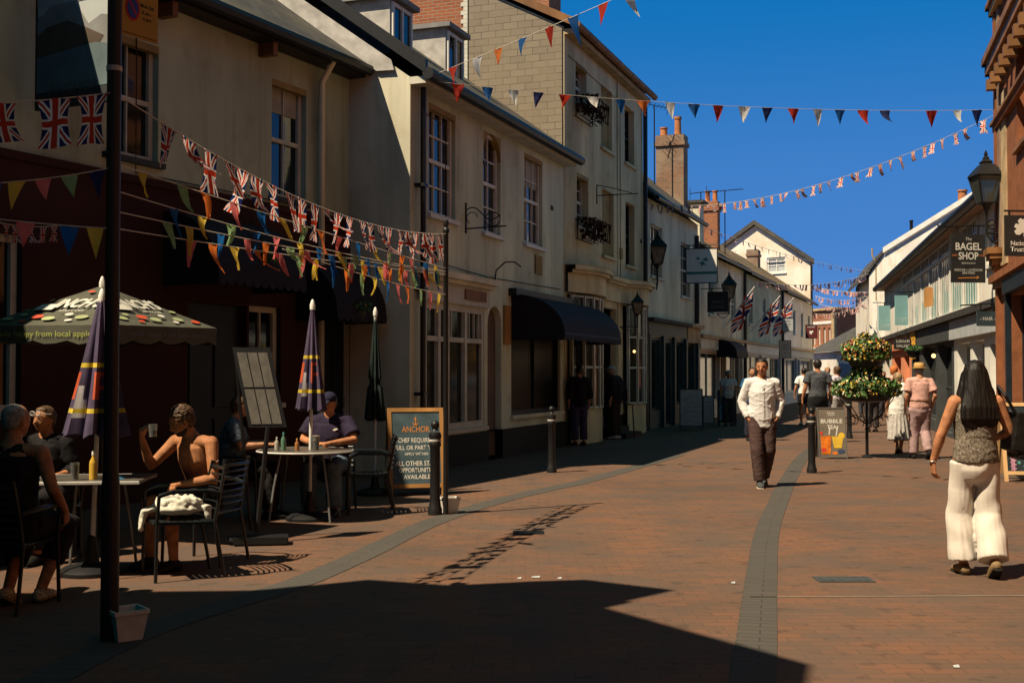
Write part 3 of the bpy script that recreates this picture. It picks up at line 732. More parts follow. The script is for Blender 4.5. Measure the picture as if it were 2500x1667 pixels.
# cables, vents and small fittings on the fronts
rod([WC.pt(.5, 5.6, .015), WC.pt(1.3, 5.55, .02), WC.pt(1.35, 3.3, .015), WC.pt(3.2, 3.24, .02), WC.pt(LC-.3, 3.3, .015)], .008, 'cable', M_iron, shop, 5)
rod([WD.pt(.3, 8.4, .015), WD.pt(4.6, 8.3, .02), WD.pt(4.62, 3.4, .015)], .009, 'cable', M_iron, tall, 5)
rod([WB.pt(LB-4.6, 5.7, .015), WB.pt(LB-4.6, 3.95, .02), WB.pt(LB-.4, 3.97, .02)], .008, 'cable', M_iron, pub, 5)
a, z = WD.hit(1512, 618); part('alarm_box', MB().fbox(WD, a-.1, a+.1, z-.15, z+.12, 0, .07), M_yellowstone, tall)
for W_, a, z, pr_ in ((WC, 6.9, 4.9, shop), (WC, 3.1, 5.2, shop), (WD, 6.8, 5.0, tall)): part('vent', MB().fbox(W_, a-.07, a+.07, z, z+.09, 0, .02), M_dkgrey, pr_)
c_ = WB.pt(LB-.9, 2.75, .12); part('wall_lamp', MB().lathe(c_, [(.02, -.12), (.07, -.1), (.09, .0), (.03, .05)], 10), M_framew, pub, smooth=True)
q_ = WD.hit(1520, 858); part('lit_bulb', MB().ball(WD.pt(q_[0], q_[1], .30), .035, 8), mat('warm_bulb', (1, .8, .4), emit=(1, .6, .2), estr=2.0), tall, smooth=True)
# ---------------------------------------------------------------- teal-shopfront house (E)
tE = Vector((.383, 1)).normalized(); LE = 6.6; ZE = 6.3
WE = Facade((3.64, 32.1), tE, LE)
hE = thing('teal_shop_house', 'cream house with dark teal shopfront and tall rendered chimney', 'building', (3.64, 32.1, 0))
eh = lambda *q: WE.box(*q)
ew = [eh(1588, 545, 1616, 672), eh(1662, 590, 1684, 722)]
zEc = WE.hit(1600, 782)[1]
eg = [(.35, 1.5, .5, 2.45), (1.9, 2.8, .05, 2.4), (3.1, 4.4, .6, 2.45), (4.7, 6.0, .6, 2.45)]
mb = MB(); wall_mesh(mb, WE, 0, LE, zEc-.45, ZE, ew); shell(mb, WE, 0, LE, 0, ZE, 7.5, 3.2); part('upper_wall', mb, M_cream2, hE)
mb = MB(); wall_mesh(mb, WE, 0, LE, 0, zEc-.45, eg, rev=.2); mb.fbox(WE, -.0, 4.6, zEc-.42, zEc-.06, 0, .07)
for a in (0, 1.6, 2.95, 4.5, 6.2): mb.fbox(WE, a, a+.18, 0, zEc-.42, .002, .09)
part('shopfront', mb, M_teal, hE)
mb = MB(); mb.fbox(WE, -.1, 4.7, zEc-.06, zEc+.04, 0, .24); part('shop_cornice', mb, mat('sooty_lead', (.05,.045,.04)), hE)
mb = MB(); mb.fbox(WE, 4.75, LE, zEc-.52, zEc-.05, .002, .08); mb.fbox(WE, 4.7, LE+.05, zEc-.05, zEc+.05, 0, .2); part('fascia', mb, M_buff, hE)
for i, h in enumerate(eg): window(WE, h, hE, M_teal, M_glassg, 2, 2 if i == 1 else 1, dep=.15, fw=.07, mid=False, sill=False, name='door' if i == 1 else 'shop_window')
for h in ew: window(WE, h, hE, M_frame, M_glass, 2, 4, dep=.12, fw=.05)
roof_slab('roof', WE, 0, LE, ZE, .25, 4.0, 3.3, M_slate, hE, ov=.05)
gutter(WE, 0, LE, ZE-.02, .3, M_black, hE, .07)
cs_ = WE.hit(1616, 390); 
chimney(WE, 6.2, -.75, ZE+.5, 9.15, .6, .9, M_brickdk, hE, [(0, -.26, .3, .13), (.0, .2, .62, .12)], M_pot)
def aerial(W, a, o, z0, z1, parent, ang=0.0, L=.9):
    mb = MB(); P = W.pt(a, z0, o); T = W.pt(a, z1, o); mb.tube([P, T], .02, 6)
    d = Vector((math.cos(ang), math.sin(ang), -.12)).normalized(); e = Vector((-d.y, d.x, 0)).normalized()
    mb.tube([T-d*L*.5, T+d*L*.5], .014, 5)
    for k in range(7): c = T-d*L*.45+d*L*.9*k/6; mb.tube([c-e*.16+Vector((0,0,.05)), c+e*.16-Vector((0,0,.05))], .008, 4)
    c = T+d*L*.5; mb.tube([c+Vector((0, 0, .22)), c-Vector((0, 0, .22))], .01, 4)
    return part('aerial', mb, M_iron, parent)
aerial(WE, 5.3, -1.1, ZE+.8, 10.0, hE, .3, .9)
rod([WE.pt(LE-.5, ZE-.4, .08), WE.pt(LE-.5, zEc+.1, .08)], .07, 'downpipe', M_black, hE, 8)
# ---------------------------------------------------------------- row of low cream shops (F)
pF = WE.pt(LE, 0, 0); eF = Vector((17.2, 68.0)); tF = (eF-Vector((pF.x, pF.y))).normalized(); LF = (eF-Vector((pF.x, pF.y))).length
def small_shop(a0, L, ze, wallm, name, label, frontm, roofm, W=None, ups=2, depth=6.5, awn=False, seed=1, rise=2.2, zc=2.75, glass=None, riser=.55):
    rr = random.Random(seed); base = W.pt(a0, 0, 0); W2 = Facade((base.x, base.y), W.d, L, side=W.side)
    b = thing(name, label, 'building', (base.x, base.y, 0))
    ups_h = []; n = ups
    for k in range(n):
        c = L*(k+.5)/n; ups_h.append((c-.45, c+.45, zc+.75, min(ze-.35, zc+1.95)))
    g = []; x = .35
    dw_ = 1.0; ww = (L-.9-dw_)/2
    g = [(.3, .3+ww, riser, 2.25), (.45+ww, .45+ww+dw_, .05, 2.2), (.6+ww+dw_, L-.3, riser, 2.25)]
    mb = MB(); wall_mesh(mb, W2, 0, L, zc-.02, ze, ups_h); shell(mb, W2, 0, L, 0, ze, depth, rise); part('upper_wall', mb, wallm, b)
    mb = MB(); wall_mesh(mb, W2, 0, L, 0, zc-.02, g, rev=.2, o=.003); part('shopfront', mb, frontm, b)
    mb = MB(); mb.fbox(W2, .1, L-.1, 2.32, zc-.08, .005, .07); part('fascia', mb, frontm, b)
    mb = MB(); mb.fbox(W2, 0, L, zc-.08, zc+.03, 0, .17); part('shop_cornice', mb, M_buff, b)
    for h in ups_h: window(W2, h, b, M_frame, M_glass, 2, 3, blind=rr.choice([0, .25, .5]), dep=.12, fw=.06)
    for i, h in enumerate(g): window(W2, h, b, M_frame, glass or M_glassg, 2, 1 if i != 1 else 2, dep=.15, fw=.08, mid=False, sill=False, name='door' if i == 1 else 'shop_window')
    run = depth/2
    roof_slab('roof', W2, 0, L, ze, .25, run+.25, rise+.2, roofm, b, ov=.03)
    gutter(W2, 0, L, ze-.02, .29, M_black, b, .06)
    if awn: dome_awning(W2, 3.1, 5.4, 2.2, 2.7, .7, b)
    return b, W2
Wrow = Facade((pF.x, pF.y), tF, LF)
f1, WF1 = small_shop(0, 8.6, 5.5, M_cream2, 'low_shop', 'cream low shop under the mossy slate roof, right after the teal shopfront', M_frame, M_moss, Wrow, awn=True, seed=2)
f2, WF2 = small_shop(8.6, 10.5, 5.45, M_cream, 'low_shop', 'cream low shop hung with union flags on slanting poles', M_frame, M_moss, Wrow, ups=3, seed=3)
f3, WF3 = small_shop(19.1, LF-19.1, 5.4, M_white, 'low_shop', 'far end shop of the shaded row below the stained white gable', M_grey, M_moss, Wrow, ups=4, seed=4)
chimney(WF1, 6.1, -.75, 5.9, 7.9, .5, .55, M_brick, f1, [(0, -.14, .42, .1), (0, .14, .42, .1)])
d_ = MB(); d_.fbox(Wrow, 2.0, 2.7, 5.9, 7.3, -1.7, -.35); dm = part('dormer', d_, M_cream2, f1)
d_ = MB(); d_.fbox(Wrow, 1.9, 2.8, 7.3, 7.4, -1.8, -.2); part('dormer_cap', d_, M_slate, dm)

chimney(WF3, 8.2, -2.6, 6.5, 8.2, .9, .6, M_brickdk, f3)
rod([WF1.pt(8.4, 5.4, .1), WF1.pt(8.4, .1, .1)], .07, 'downpipe', M_black, f1, 8)
rod([WF2.pt(10.3, 5.4, .1), WF2.pt(10.3, .1, .1)], .07, 'downpipe', M_black, f2, 8)
# ---------------------------------------------------------------- stained white gable house
Y0 = 71.0
def P3(u, v, y=Y0): return at(u, v, y)
wg = thing('gable_house', 'tall stained white gable house with one small window, beyond the shaded row', 'building', (P3(1865, 900).x, Y0, 0))
L0 = P3(1700, 664); AP = P3(1846, 549); RE = P3(1980, 634)
g0_, g1_ = at(1700, 664, 75.5), at(1980, 634, 70); Wg = Facade((g0_.x, g0_.y), (g1_-g0_).xy, (g1_-g0_).xy.length); LG = Wg.L
aA, zA_ = Wg.hit(1846, 549); zL_ = zR_ = g1_.z
mb = MB()
wh = Wg.box(1872, 630, 1918, 668); zq = [wh[2], wh[3]]
wall_mesh(mb, Wg, 0, LG, 0, zR_, [wh] if wh[3] < zR_ else [(wh[0], wh[1], wh[2], zR_)])
if wh[3] > zR_:
    mb.poly([Wg.pt(0, zR_), Wg.pt(wh[0], zR_), Wg.pt(wh[0], wh[3]), Wg.pt(wh[1], wh[3]), Wg.pt(wh[1], zR_), Wg.pt(LG, zR_), Wg.pt(aA, zA_)])
else: mb.poly([Wg.pt(0, zR_), Wg.pt(LG, zR_), Wg.pt(aA, zA_)])
KG = Vector((1.4, 10, 0)); mb.quad(Wg.pt(LG, 0), Wg.pt(LG, zR_), Wg.pt(LG, zR_)+KG, Wg.pt(LG, 0)+KG); mb.quad(Wg.pt(0, 0), Wg.pt(0, zR_), Wg.pt(0, zR_)+KG, Wg.pt(0, 0)+KG)
part('wall', mb, M_stain, wg)
window(Wg, wh, wg, M_framew, mat('net_curtain_glass', (.45, .47, .46), .3, .1, 2), 2, 2, dep=.1, fw=.1, bar=.06, mid=False)
for (a, b_) in (((-.3, zR_-.25), (aA, zA_)), ((LG+.35, zR_-.28), (aA, zA_))):
    mb = MB(); vs = [Wg.pt(a[0], a[1], .25), Wg.pt(b_[0], b_[1], .25), Wg.pt(b_[0], b_[1], 0)+KG, Wg.pt(a[0], a[1], 0)+KG]; up = Vector((0, 0, .28))
    mb.add(vs+[q+up for q in vs], [[0, 1, 2, 3], [7, 6, 5, 4], [0, 4, 5, 1], [1, 5, 6, 2], [2, 6, 7, 3], [3, 7, 4, 0]]); part('roof', mb, M_slate, wg)
rod([Wg.pt(LG+.08, zR_-.3, .1), Wg.pt(LG+.08, .1, .1)], .07, 'downpipe', M_black, wg, 8)
# ---------------------------------------------------------------- brick corner building and slate-roofed low house at the end
Y1 = 96
a = at(1975, 800, Y1+4); c = at(2036, 800, Y1); WH = Facade((a.x, a.y), (c-a).xy, (c-a).xy.length, side=1)
if WH.n.y > 0: WH.n = -WH.n
bh = thing('brick_building', 'orange brick building with pale slit windows closing the end of the street', 'building', (c.x, c.y, 0))
zt = WH.hit(2020, 757)[1]; z1 = WH.hit(2020, 847)[1]
hs_ = [WH.box(u, 800, u+5, 842) for u in (1985, 1997, 2010, 2022)]
mb = MB(); wall_mesh(mb, WH, 0, WH.L, z1, zt, hs_, rev=.2)
c2 = at(2260, 800, Y1+9); WH2 = Facade((c.x, c.y), (c2-c).xy, (c2-c).xy.length, side=1)
if WH2.n.y > 0: WH2.n = -WH2.n
mb.quad(WH2.pt(0, 0), WH2.pt(WH2.L, 0), WH2.pt(WH2.L, zt), WH2.pt(0, zt)); part('brick_wall', mb, M_brick, bh)
for h in hs_:
    m2 = MB(); m2.quad(*[WH.pt(a_, z_, -.12) for a_, z_ in ((h[0], h[2]), (h[1], h[2]), (h[1], h[3]), (h[0], h[3]))]); part('slit_window', m2, M_framew, bh)
m2 = MB(); m2.fbox(WH, WH.L-.35, WH.L+.02, z1, zt, 0, .04); m2.fbox(WH2, -.0, .3, z1, zt, 0, .04); part('quoin', m2, M_buff, bh)
m2 = MB(); m2.fbox(WH, -.1, WH.L+.2, zt, zt+.2, -.5, .2); m2.fbox(WH2, -.1, WH2.L, zt, zt+.2, -.3, .2); part('parapet', m2, M_buff, bh)
zb_ = WH.hit(2010, 787)[1]; m2 = MB(); m2.fbox(WH, 0, WH.L-.36, zb_-.15, zb_+.1, 0, .05); part('stone_band', m2, M_framew, bh)
m2 = MB(); m2.fbox(WH, 0, WH.L+.1, 2.9, z1, -.3, .35); part('fascia', m2, M_frame, bh)
m2 = MB(); m2.fbox(WH, 0, WH.L, 0, 2.9, -.4, -.1); part('shopfront', m2, M_dkblue, bh)
Y2 = 84
lh = thing('slate_roofed_house', 'low house with big grey slate roof in front of the brick building', 'building', (at(2080, 900, Y2).x, Y2, 0))
A_, B_, C_, D_ = at(2034, 858, Y2), at(2300, 858, Y2), at(2300, 785, Y2+4), at(2108, 788, Y2+4)
mb = MB(); mb.poly([A_, B_, C_, D_]); mb.poly([A_+Vector((0,0,-.1)), D_+Vector((0,0,-.1)), C_+Vector((0,0,-.1)), B_+Vector((0,0,-.1))]); E_ = at(2034, 858, Y2)+Vector((0, 8, 0)); mb.poly([A_, D_, E_]); part('roof', mb, M_slate, lh)
mb = MB(); x0 = A_.x+.3; mb.box(((x0+B_.x)/2, Y2+3.5, A_.z/2), ((B_.x-x0)/2, 3.2, A_.z/2)); part('wall', mb, M_white, lh)
for u in (2062, 2095): 
    q = at(u, 890, Y2+.3); m2 = MB(); m2.box((q.x, Y2+.28, 1.6), (.45, .03, .55)); part('window', m2, M_glass, lh)
# ---------------------------------------------------------------- right white house (J)
Y3 = 62.0
jx = [at(u, v, Y3) for u, v in ((2122, 672), (2158, 618), (2345, 503), (2400, 500))]
jh = thing('white_side_house', 'tall white house behind the glazed gallery row, with a soil pipe at its corner', 'building', (jx[0].x, Y3, 0))
WJ = Facade((jx[0].x, Y3), (1, -.75), 14, side=1)
if WJ.n.y > 0: WJ.n = -WJ.n
j1, j2 = WJ.hit(2158, 618), WJ.hit(2345, 503)
pr = [(0, jx[0].z), j1, j2, (j2[0]+2, j2[1]-1.5), (j2[0]+2, 0)]
mb = MB(); mb.prism([WJ.pt(0, 0)] + [WJ.pt(a, z) for a, z in pr], Vector((1.9, 9, 0))); part('wall', mb, M_white, jh)
def capstrip(p, q, h, m, name, o=.12, wd=9.3):
    mb = MB(); vs = [WJ.pt(p[0], p[1], o), WJ.pt(q[0], q[1], o)]; vs += [v+Vector((1.9, wd, 0)) for v in vs[::-1]]; up = Vector((0, 0, h))
    mb.add(vs+[v+up for v in vs], [[0, 1, 2, 3], [7, 6, 5, 4], [0, 4, 5, 1], [1, 5, 6, 2], [2, 6, 7, 3], [3, 7, 4, 0]]); part(name, mb, m, jh)
capstrip((-.35, pr[0][1]-.3), pr[1], .18, M_slate, 'lower_roof'); capstrip(pr[1], (pr[2][0]+.6, pr[2][1]+.35), .28, M_framew, 'verge', .15, .3)
mb = MB(); vs = [WJ.pt(pr[1][0], pr[1][1]+.3, -.2), WJ.pt(pr[2][0]+.6, pr[2][1]+.66, -.2)]; vs += [v+Vector((1.9, 9, 0)) for v in vs[::-1]]; mb.poly(vs); part('roof', mb, M_slate, jh)
q = at(2140, 760, Y3-.2); rod([(q.x, q.y, 0), (q.x, q.y, at(2140, 640, Y3).z), (q.x-.2, q.y, at(2140, 625, Y3).z), (q.x-.2, q.y, at(2134, 607, Y3).z)], .05, 'soil_pipe', M_buff, jh, 6)
for z in (8.0, 5.9): m2 = MB(); m2.fbox(WJ, 5.2, 5.5, z, z+.15, 0, .1); part('vent', m2, M_frame, jh)
for (v0, v1) in ((735, 860),):
    h = WJ.box(2130, v0, 2142, v1); m2 = MB(); m2.fbox(WJ, h[0], h[1], h[2], h[3], .0, .03); part('window', m2, M_framew, jh)
pots(at(2350, 498, Y3+6), [(0, 0, .8, .28)], jh); pots(at(2225, 560, Y3+3)-Vector((0, 0, .4)), [(0, 0, .9, .1), (1.9, 0, .9, .1)], jh, M_iron)
# ---------------------------------------------------------------- glazed gallery row (G)
tG = Vector((.229, 1)).normalized(); oG = Vector((3.95, 0)); ZG = 4.80
def Gp(y): return oG + Vector((.229, 1))*y
yN, yX = 20.6, 46.5
pG = Gp(yN); LGG = (Gp(yX)-pG).length; WG = Facade((pG.x, pG.y), tG, LGG, side=-1)
zf = 2.86
gal = thing('gallery_building', 'long white building with glazed mullioned upper floor over small shops, right side', 'building', (pG.x, pG.y, 0))
aW = WG.hit(2388, 600)[0]       # plain wall part ends, gallery starts
aE = WG.hit(2206, 800)[0]
hw = WG.box(2440, 640, 2416, 708); hw = (max(.35, hw[0]), hw[1]+.25, 3.6, 4.4)
mb = MB(); wall_mesh(mb, WG, 0, aW, zf, ZG, [hw]); wall_mesh(mb, WG, aE+.02, LGG, zf, ZG, [])
shell(mb, WG, 0, LGG, 0, ZG, 7, 3.0); part('upper_wall', mb, M_white, gal)
window(WG, hw, gal, M_framew, M_glass, 2, 2, dep=.1, fw=.06)
# gallery: mullions with glass and grey-green panels
mb = MB(); gl = MB(); pn = MB()
n = 46; z0, z1 = zf+.04, ZG-.05
for k in range(n+1):
    a = aW+(aE-aW)*k/n; thick = .075 if k % 6 == 0 else .035
    mb.fbox(WG, a-thick, a+thick, z0, z1, -.02, .03 if k % 6 == 0 else .012)
mb.fbox(WG, aW, aE, z0-.05, z0+.06, -.03, .07); mb.fbox(WG, aW, aE, z0+1.42, z0+1.5, -.03, .045); mb.fbox(WG, aW, aE, z1-.08, z1+.03, -.03, .055)
part('gallery_mullions', mb, M_framew, gal)
gl.quad(WG.pt(aW, z0, 0), WG.pt(aE, z0, 0), WG.pt(aE, z1, 0), WG.pt(aW, z1, 0)); part('gallery_glass', gl, M_glass, gal)
for k in (0, 1, 2, 3, 4, 6, 7, 8, 9, 10, 13, 14, 15, 20, 21, 22, 27, 28, 29, 30, 33, 34):
    a = aW+(aE-aW)*k/n; b_ = aW+(aE-aW)*(k+1)/n; pn = MB(); hgt = .62 if k % 5 else .9
    pn.quad(WG.pt(a, z0, .006), WG.pt(b_, z0, .006), WG.pt(b_, z0+hgt, .006), WG.pt(a, z0+hgt, .006)); part('gallery_panel', pn, mat('pale_green_panel', (.16, .33, .30), .6, .1, 4), gal)
mb = MB(); mb.fbox(WG, -.1, LGG+.3, ZG-.06, ZG, -.1, .26); part('soffit', mb, M_wooddk, gal)
roof_slab('roof', WG, -.15, LGG+.35, ZG+.0, .30, 4.2, 2.2, M_slate, gal)
gutter(WG, -.15, LGG+.35, ZG+.02, .33, M_iron, gal, .1)
mb = MB(); mb.fbox(WG, 0, LGG, zf-.12, zf+.02, 0, .22); part('jetty_ledge', mb, mat('sooty_lead', (.05,.045,.04)), gal)
# shops below
def gshop(u_near, u_far, m, holes, nm='shopfront', fm=None, zf0=2.3, fas=None):
    a0 = max(0, WG.hit(u_near, 900)[0]); a1 = WG.hit(u_far, 900)[0]
    H = [(a0+(a1-a0)*p, a0+(a1-a0)*q, y0, y1) for p, q, y0, y1 in holes]
    mb = MB(); wall_mesh(mb, WG, a0, a1, 0, zf-.12, H, rev=.3); sp = part(nm, mb, m, gal)
    mb = MB(); mb.fbox(WG, a0+.04, a1-.04, zf0, zf-.14, .002, .12); part('fascia', mb, fas or m, gal)
    for h in H: window(WG, h, gal, fm or m, M_glassg, 2, 2, dep=.2, fw=.07, mid=False, sill=h[2] > .3, name='door' if h[2] < .3 else 'shop_window')
    return a0, a1, H
s1 = gshop(2445, 2330, M_framew, [(.04, .2, .1, 2.1), (.3, .55, .55, 2.2), (.6, .92, .55, 2.2)], fas=M_grey)
s2 = gshop(2330, 2248, M_dkgrey, [(.06, .42, .1, 2.25), (.5, .92, .3, 2.25)])
s3 = gshop(2248, 2226, M_dkgrey, [(.15, .85, .1, 2.2)])
s4 = gshop(2226, 2178, M_coral, [(.1, .35, .1, 2.1), (.5, .9, .6, 2.1)], fas=M_coral)
s5 = gshop(2178, 2150, M_frame, [(.2, .8, .5, 2.1)])
for h, c in ((s1[2][1], (.35, .06, .06)), (s1[2][2], (.36, .05, .08))):
    m2 = MB(); m2.fbox(WG, h[0]+.08, (h[0]+h[1])/2-.03, h[3]-.42, h[3]-.08, -.19, -.18); part('window_poster', m2, mat('maroon_poster', (.30, .04, .05)), gal)
lp = MB(); c = WG.pt((s2[2][1][0]+s2[2][1][1])/2, 2.0, -.12); lp.ball(c, .06, 10); part('lamp_bulb', lp, mat('warm_bulb', (1, .8, .4), emit=(1, .7, .3), estr=2.0), gal, smooth=True)
h = WG.box(2236, 818, 2246, 850); m2 = MB(); m2.fbox(WG, min(h[0], h[1]), max(h[0], h[1])+.3, 1.95, 2.75, .13, .15); part('wall_banner', m2, mat('amber_banner', (.85, .42, .04), .7, .05, 3), gal)
# ---------------------------------------------------------------- red brick corner building (R)
cR = Vector((8.22, 20.0)); tR = Vector((-.28, -1)).normalized(); LR = 20.5
WR = Facade((cR.x, cR.y), tR, LR, side=1)
if WR.n.x > 0: WR.n = -WR.n
WRe = Facade((cR.x, cR.y), (-WR.n.x, -WR.n.y), 6, side=1)
if WRe.n.y < 0: WRe.n = -WRe.n
rb = thing('brick_corner_building', 'ornate orange brick and stone corner building at the right edge of frame', 'building', (cR.x, cR.y, 0))
ZRB = 12.5  # unseen upper height, raised to cut sky light on the pub front
hR = (1.45, 3.6, .5, 2.75); hR2 = (4.4, 7.5, .5, 2.75); hU = (2.3, 3.5, 4.9, 6.6); hU2 = (5.2, 6.4, 4.9, 6.6)
mb = MB(); wall_mesh(mb, WR, 0, LR, 0, ZRB, [hR, hR2, hU, hU2], rev=.25)
mb.quad(WRe.pt(0, 0), WRe.pt(6, 0), WRe.pt(6, ZRB), WRe.pt(0, ZRB)); e_ = WR.pt(LR, 0); k_ = Vector((-WR.n.x, -WR.n.y, 0))*7
mb.quad(e_, e_+k_, e_+k_+Vector((0, 0, ZRB)), e_+Vector((0, 0, ZRB))); part('wall', mb, M_orange, rb)
mb = MB(); mb.fbox(WR, .38, LR, 3.9, ZRB-.6, .0, .012) if False else None
for (a0, a1, z0, z1) in ((.62, 1.15, 3.3, 6.1),):
    m2 = MB(); m2.fbox(WR, a0, a1, z0, z1, 0, .03); part('buff_panel', m2, M_buff, rb)
m2 = MB(); m2.fbox(WR, .3, .62, 3.3, 8.6, 0, .05); part('brick_pilaster', m2, M_brickdk, rb)
m2 = MB(); m2.fbox(WR, .0, .24, .0, 8.6, 0, .07); part('corner_pilaster', m2, M_orange, rb)
for (z0, hh, ex, m) in ((5.62, .10, .08, M_orange), (5.72, .05, .12, M_wooddk), (6.60, .18, .18, M_wooddk), (6.78, .12, .23, M_wooddk), (6.50, .1, .12, M_wooddk), (7.6, .12, .12, M_buff), (7.72, .08, .17, M_wooddk), (3.05, .12, .16, M_orange), (2.95, .1, .1, M_wooddk)):
    m2 = MB(); m2.fbox(WR, -ex, LR, z0, z0+hh, 0.0, ex); m2.fbox(WRe, -ex, 6, z0, z0+hh, -.0, ex); part('cornice', m2, m, rb)
for k in range(12):
    m2 = MB(); m2.fbox(WR, .15+k*.55, .32+k*.55, 6.28, 6.45, 0, .2); part('dentil', m2, M_wooddk, rb)
m2 = MB()
for j, (zz, o, hw_) in enumerate(((3.02, .05, .08), (3.12, .09, .12), (3.22, .14, .16), (3.32, .18, .2), (3.42, .22, .24), (3.5, .26, .26))): m2.fbox(WR, .34-hw_, .34+hw_*1.3, zz, zz+.1, 0, o)
part('corbel', m2, M_wooddk, rb)
for h in (hR, hR2): window(WR, h, rb, M_dkblue, M_glassg, 2, 1, dep=.2, fw=.12, mid=False)
for h in (hU, hU2): window(WR, h, rb, M_wooddk, M_glass, 2, 2, dep=.2, fw=.08)
m2 = MB(); m2.fbox(WR, 1.3, 8, 2.78, 3.0, 0.0, .12); m2.fbox(WR, 1.3, 1.44, .0, 2.78, 0, .08); m2.fbox(WR, 1.3, 8, 0, .48, .002, .06); part('shopfront', m2, M_dkblue, rb)
roof_slab('roof', WR, 0, LR, ZRB, .2, 3.6, 2, M_slate, rb)
# ---------------------------------------------------------------- building beside the camera that shades the foreground
def sh_top(u, v, H):
    g_ = gnd(u, v); k = H/math.tan(R_(SUN_EL)); return Vector((g_.x-SAZ[0]*k, g_.y-SAZ[1]*k, H))
side = thing('roadside_house', 'cream house at the left beside the viewpoint, outside the frame', 'building', (-3, 2, 0))
HS = 7.0
outl = [sh_top(u, v, HS) for u, v in ((-300, 1452), (0, 1447), (640, 1440), (900, 1414), (1100, 1428), (1300, 1418), (1430, 1414), (1650, 1440), (1470, 1480), (1980, 1622))]
pe = outl[-1]; tS = (outl[-1]-outl[-2]).xy.normalized()
mb = MB(); foot = [q for q in outl] + [Vector((pe.x-.35, pe.y-1.2, HS)), Vector((-3.2, -6, HS)), Vector((-10, -6, HS)), Vector((-11, outl[0].y, HS))]
mb.prism([Vector((q.x, q.y, HS-.15)) for q in foot], (0, 0, .15)); part('eave_slab', mb, M_slate, side)
mb = MB(); c0 = Vector((-6.3, .8, 0)); inn = [Vector((c0.x+(q.x-c0.x)*.93, c0.y+(q.y-c0.y)*.93, 0)) for q in foot]
mb.prism(inn, (0, 0, HS-.16)); part('wall', mb, M_cream, side)

aerial(WF1, 6.4, -.3, 5.6, 8.35, f1, 3.4, 1.5); aerial(WF1, 4.9, -.9, 6.0, 8.1, f1, 3.2, .8)
rear = thing('rear_sky_blocker', 'dark house-shaped block added unseen behind the viewpoint to cut sky light and bounce', 'building', (4, -14, 0))  # added out of view to block sky fill and ground bounce
mb = MB(); mb.box((2, -16, 5.5), (16, 4, 5.5)); part('wall', mb, M_brickdk, rear)
mb = MB(); mb.prism([(-14.3, -11.7, 11), (-14.3, -16, 14), (-14.3, -20.3, 11)], (32.6, 0, 0)); part('roof', mb, M_slate, rear)
# ---------------------------------------------------------------- lettering and signs
class Panel:
    """flat frame: centre O, right vector R, up vector U"""
    def __init__(s, O, R, U): s.O = Vector(O); s.R = Vector(R).normalized(); s.U = Vector(U).normalized(); s.N = s.R.cross(s.U).normalized()
    def pt(s, x, y, z=0.0): return s.O + s.R*x + s.U*y + s.N*z
    def M(s): return Matrix((s.R, s.U, s.N)).transposed()
    def poly(s, mb, pts, z0, th): mb.prism([s.pt(x, y, z0) for x, y in pts], s.N*th)
    def rect(s, mb, x0, y0, x1, y1, z0, th): s.poly(mb, [(x0, y0), (x1, y0), (x1, y1), (x0, y1)], z0, th)
def ngon(cx, cy, rx, ry=None, n=16, a0=0): ry = ry or rx; return [(cx+rx*math.cos(a0+2*math.pi*i/n), cy+ry*math.sin(a0+2*math.pi*i/n)) for i in range(n)]
def text(P, s, x, y, h, m, parent, z=.004, bold=.0, align='CENTER', width=None, name='lettering', shear=0.0, rot=0.0, back=False, flat=False):
    cu = bpy.data.curves.new('t', 'FONT'); cu.body = s; cu.size = 1.0; cu.align_x = align; cu.align_y = 'CENTER'; cu.offset = bold; cu.shear = shear
    cu.resolution_u = 3; o = bpy.data.objects.new('t', cu); COL.objects.link(o)
    me = bpy.data.meshes.new_from_object(o.evaluated_get(bpy.context.evaluated_depsgraph_get()))
    bpy.data.objects.remove(o); bpy.data.curves.remove(cu)
    if not me.vertices: return None
    xs = [v.co.x for v in me.vertices]; ys = [v.co.y for v in me.vertices]
    k = h/.70; kx = k
    if width: kx = width/(max(xs)-min(xs))
    off = world_off(parent); cr, sr = math.cos(rot), math.sin(rot); cy = (max(ys)+min(ys))/2
    for v in me.vertices:
        a, b = v.co.x*kx, (v.co.y-cy)*k; v.co = P.pt(x+a*cr-b*sr, y+a*sr+b*cr, z)-off
    me.name = name
    return link(name, me, m, parent)
W_paint = mat('white_lettering', (.78, .74, .64), .7, .04, 9); O_paint = mat('orange_lettering', (.62, .25, .06), .7, .05, 9)
def hang_sign(name, label, P, w, h, m, loc, th=.03, frame=None, bracket=None, group=None, shape=None):
    t = thing(name, label, 'sign', loc, group)
    mb = MB()
    if shape: P.poly(mb, shape, -th/2, th)
    else: P.rect(mb, -w/2, -h/2, w/2, h/2, -th/2, th)
    b = part('board', mb, m, t)
    if frame:
        f = MB(); e = .025
        for q in ((-w/2-e, -h/2-e, w/2+e, -h/2), (-w/2-e, h/2, w/2+e, h/2+e), (-w/2-e, -h/2, -w/2, h/2), (w/2, -h/2, w/2+e, h/2)): P.rect(f, *q, -th/2-.008, th+.016)
        part('frame', f, frame, t)
    if bracket:
        br = MB()
        for q in bracket: br.tube(q, .014, 6)
        part('bracket', br, M_iron, t, smooth=True)
    return t, b
def facing(c, yaw=0.0, tilt=0.0):
    """panel facing the viewpoint side (-Y), turned by yaw (deg) about z, leaning back by tilt"""
    y = R_(yaw); R = Vector((math.cos(y), math.sin(y), 0)); N = Vector((math.sin(y), -math.cos(y), 0)); t = R_(tilt)
    return Panel(c, R, Vector((0, 0, 1))*math.cos(t) - N*math.sin(t))
def px_rect(u0, v0, u1, v1, y):
    a = at(u0, v0, y); b = at(u1, v1, y); return (a+b)/2, abs(b.x-a.x), abs(a.z-b.z)
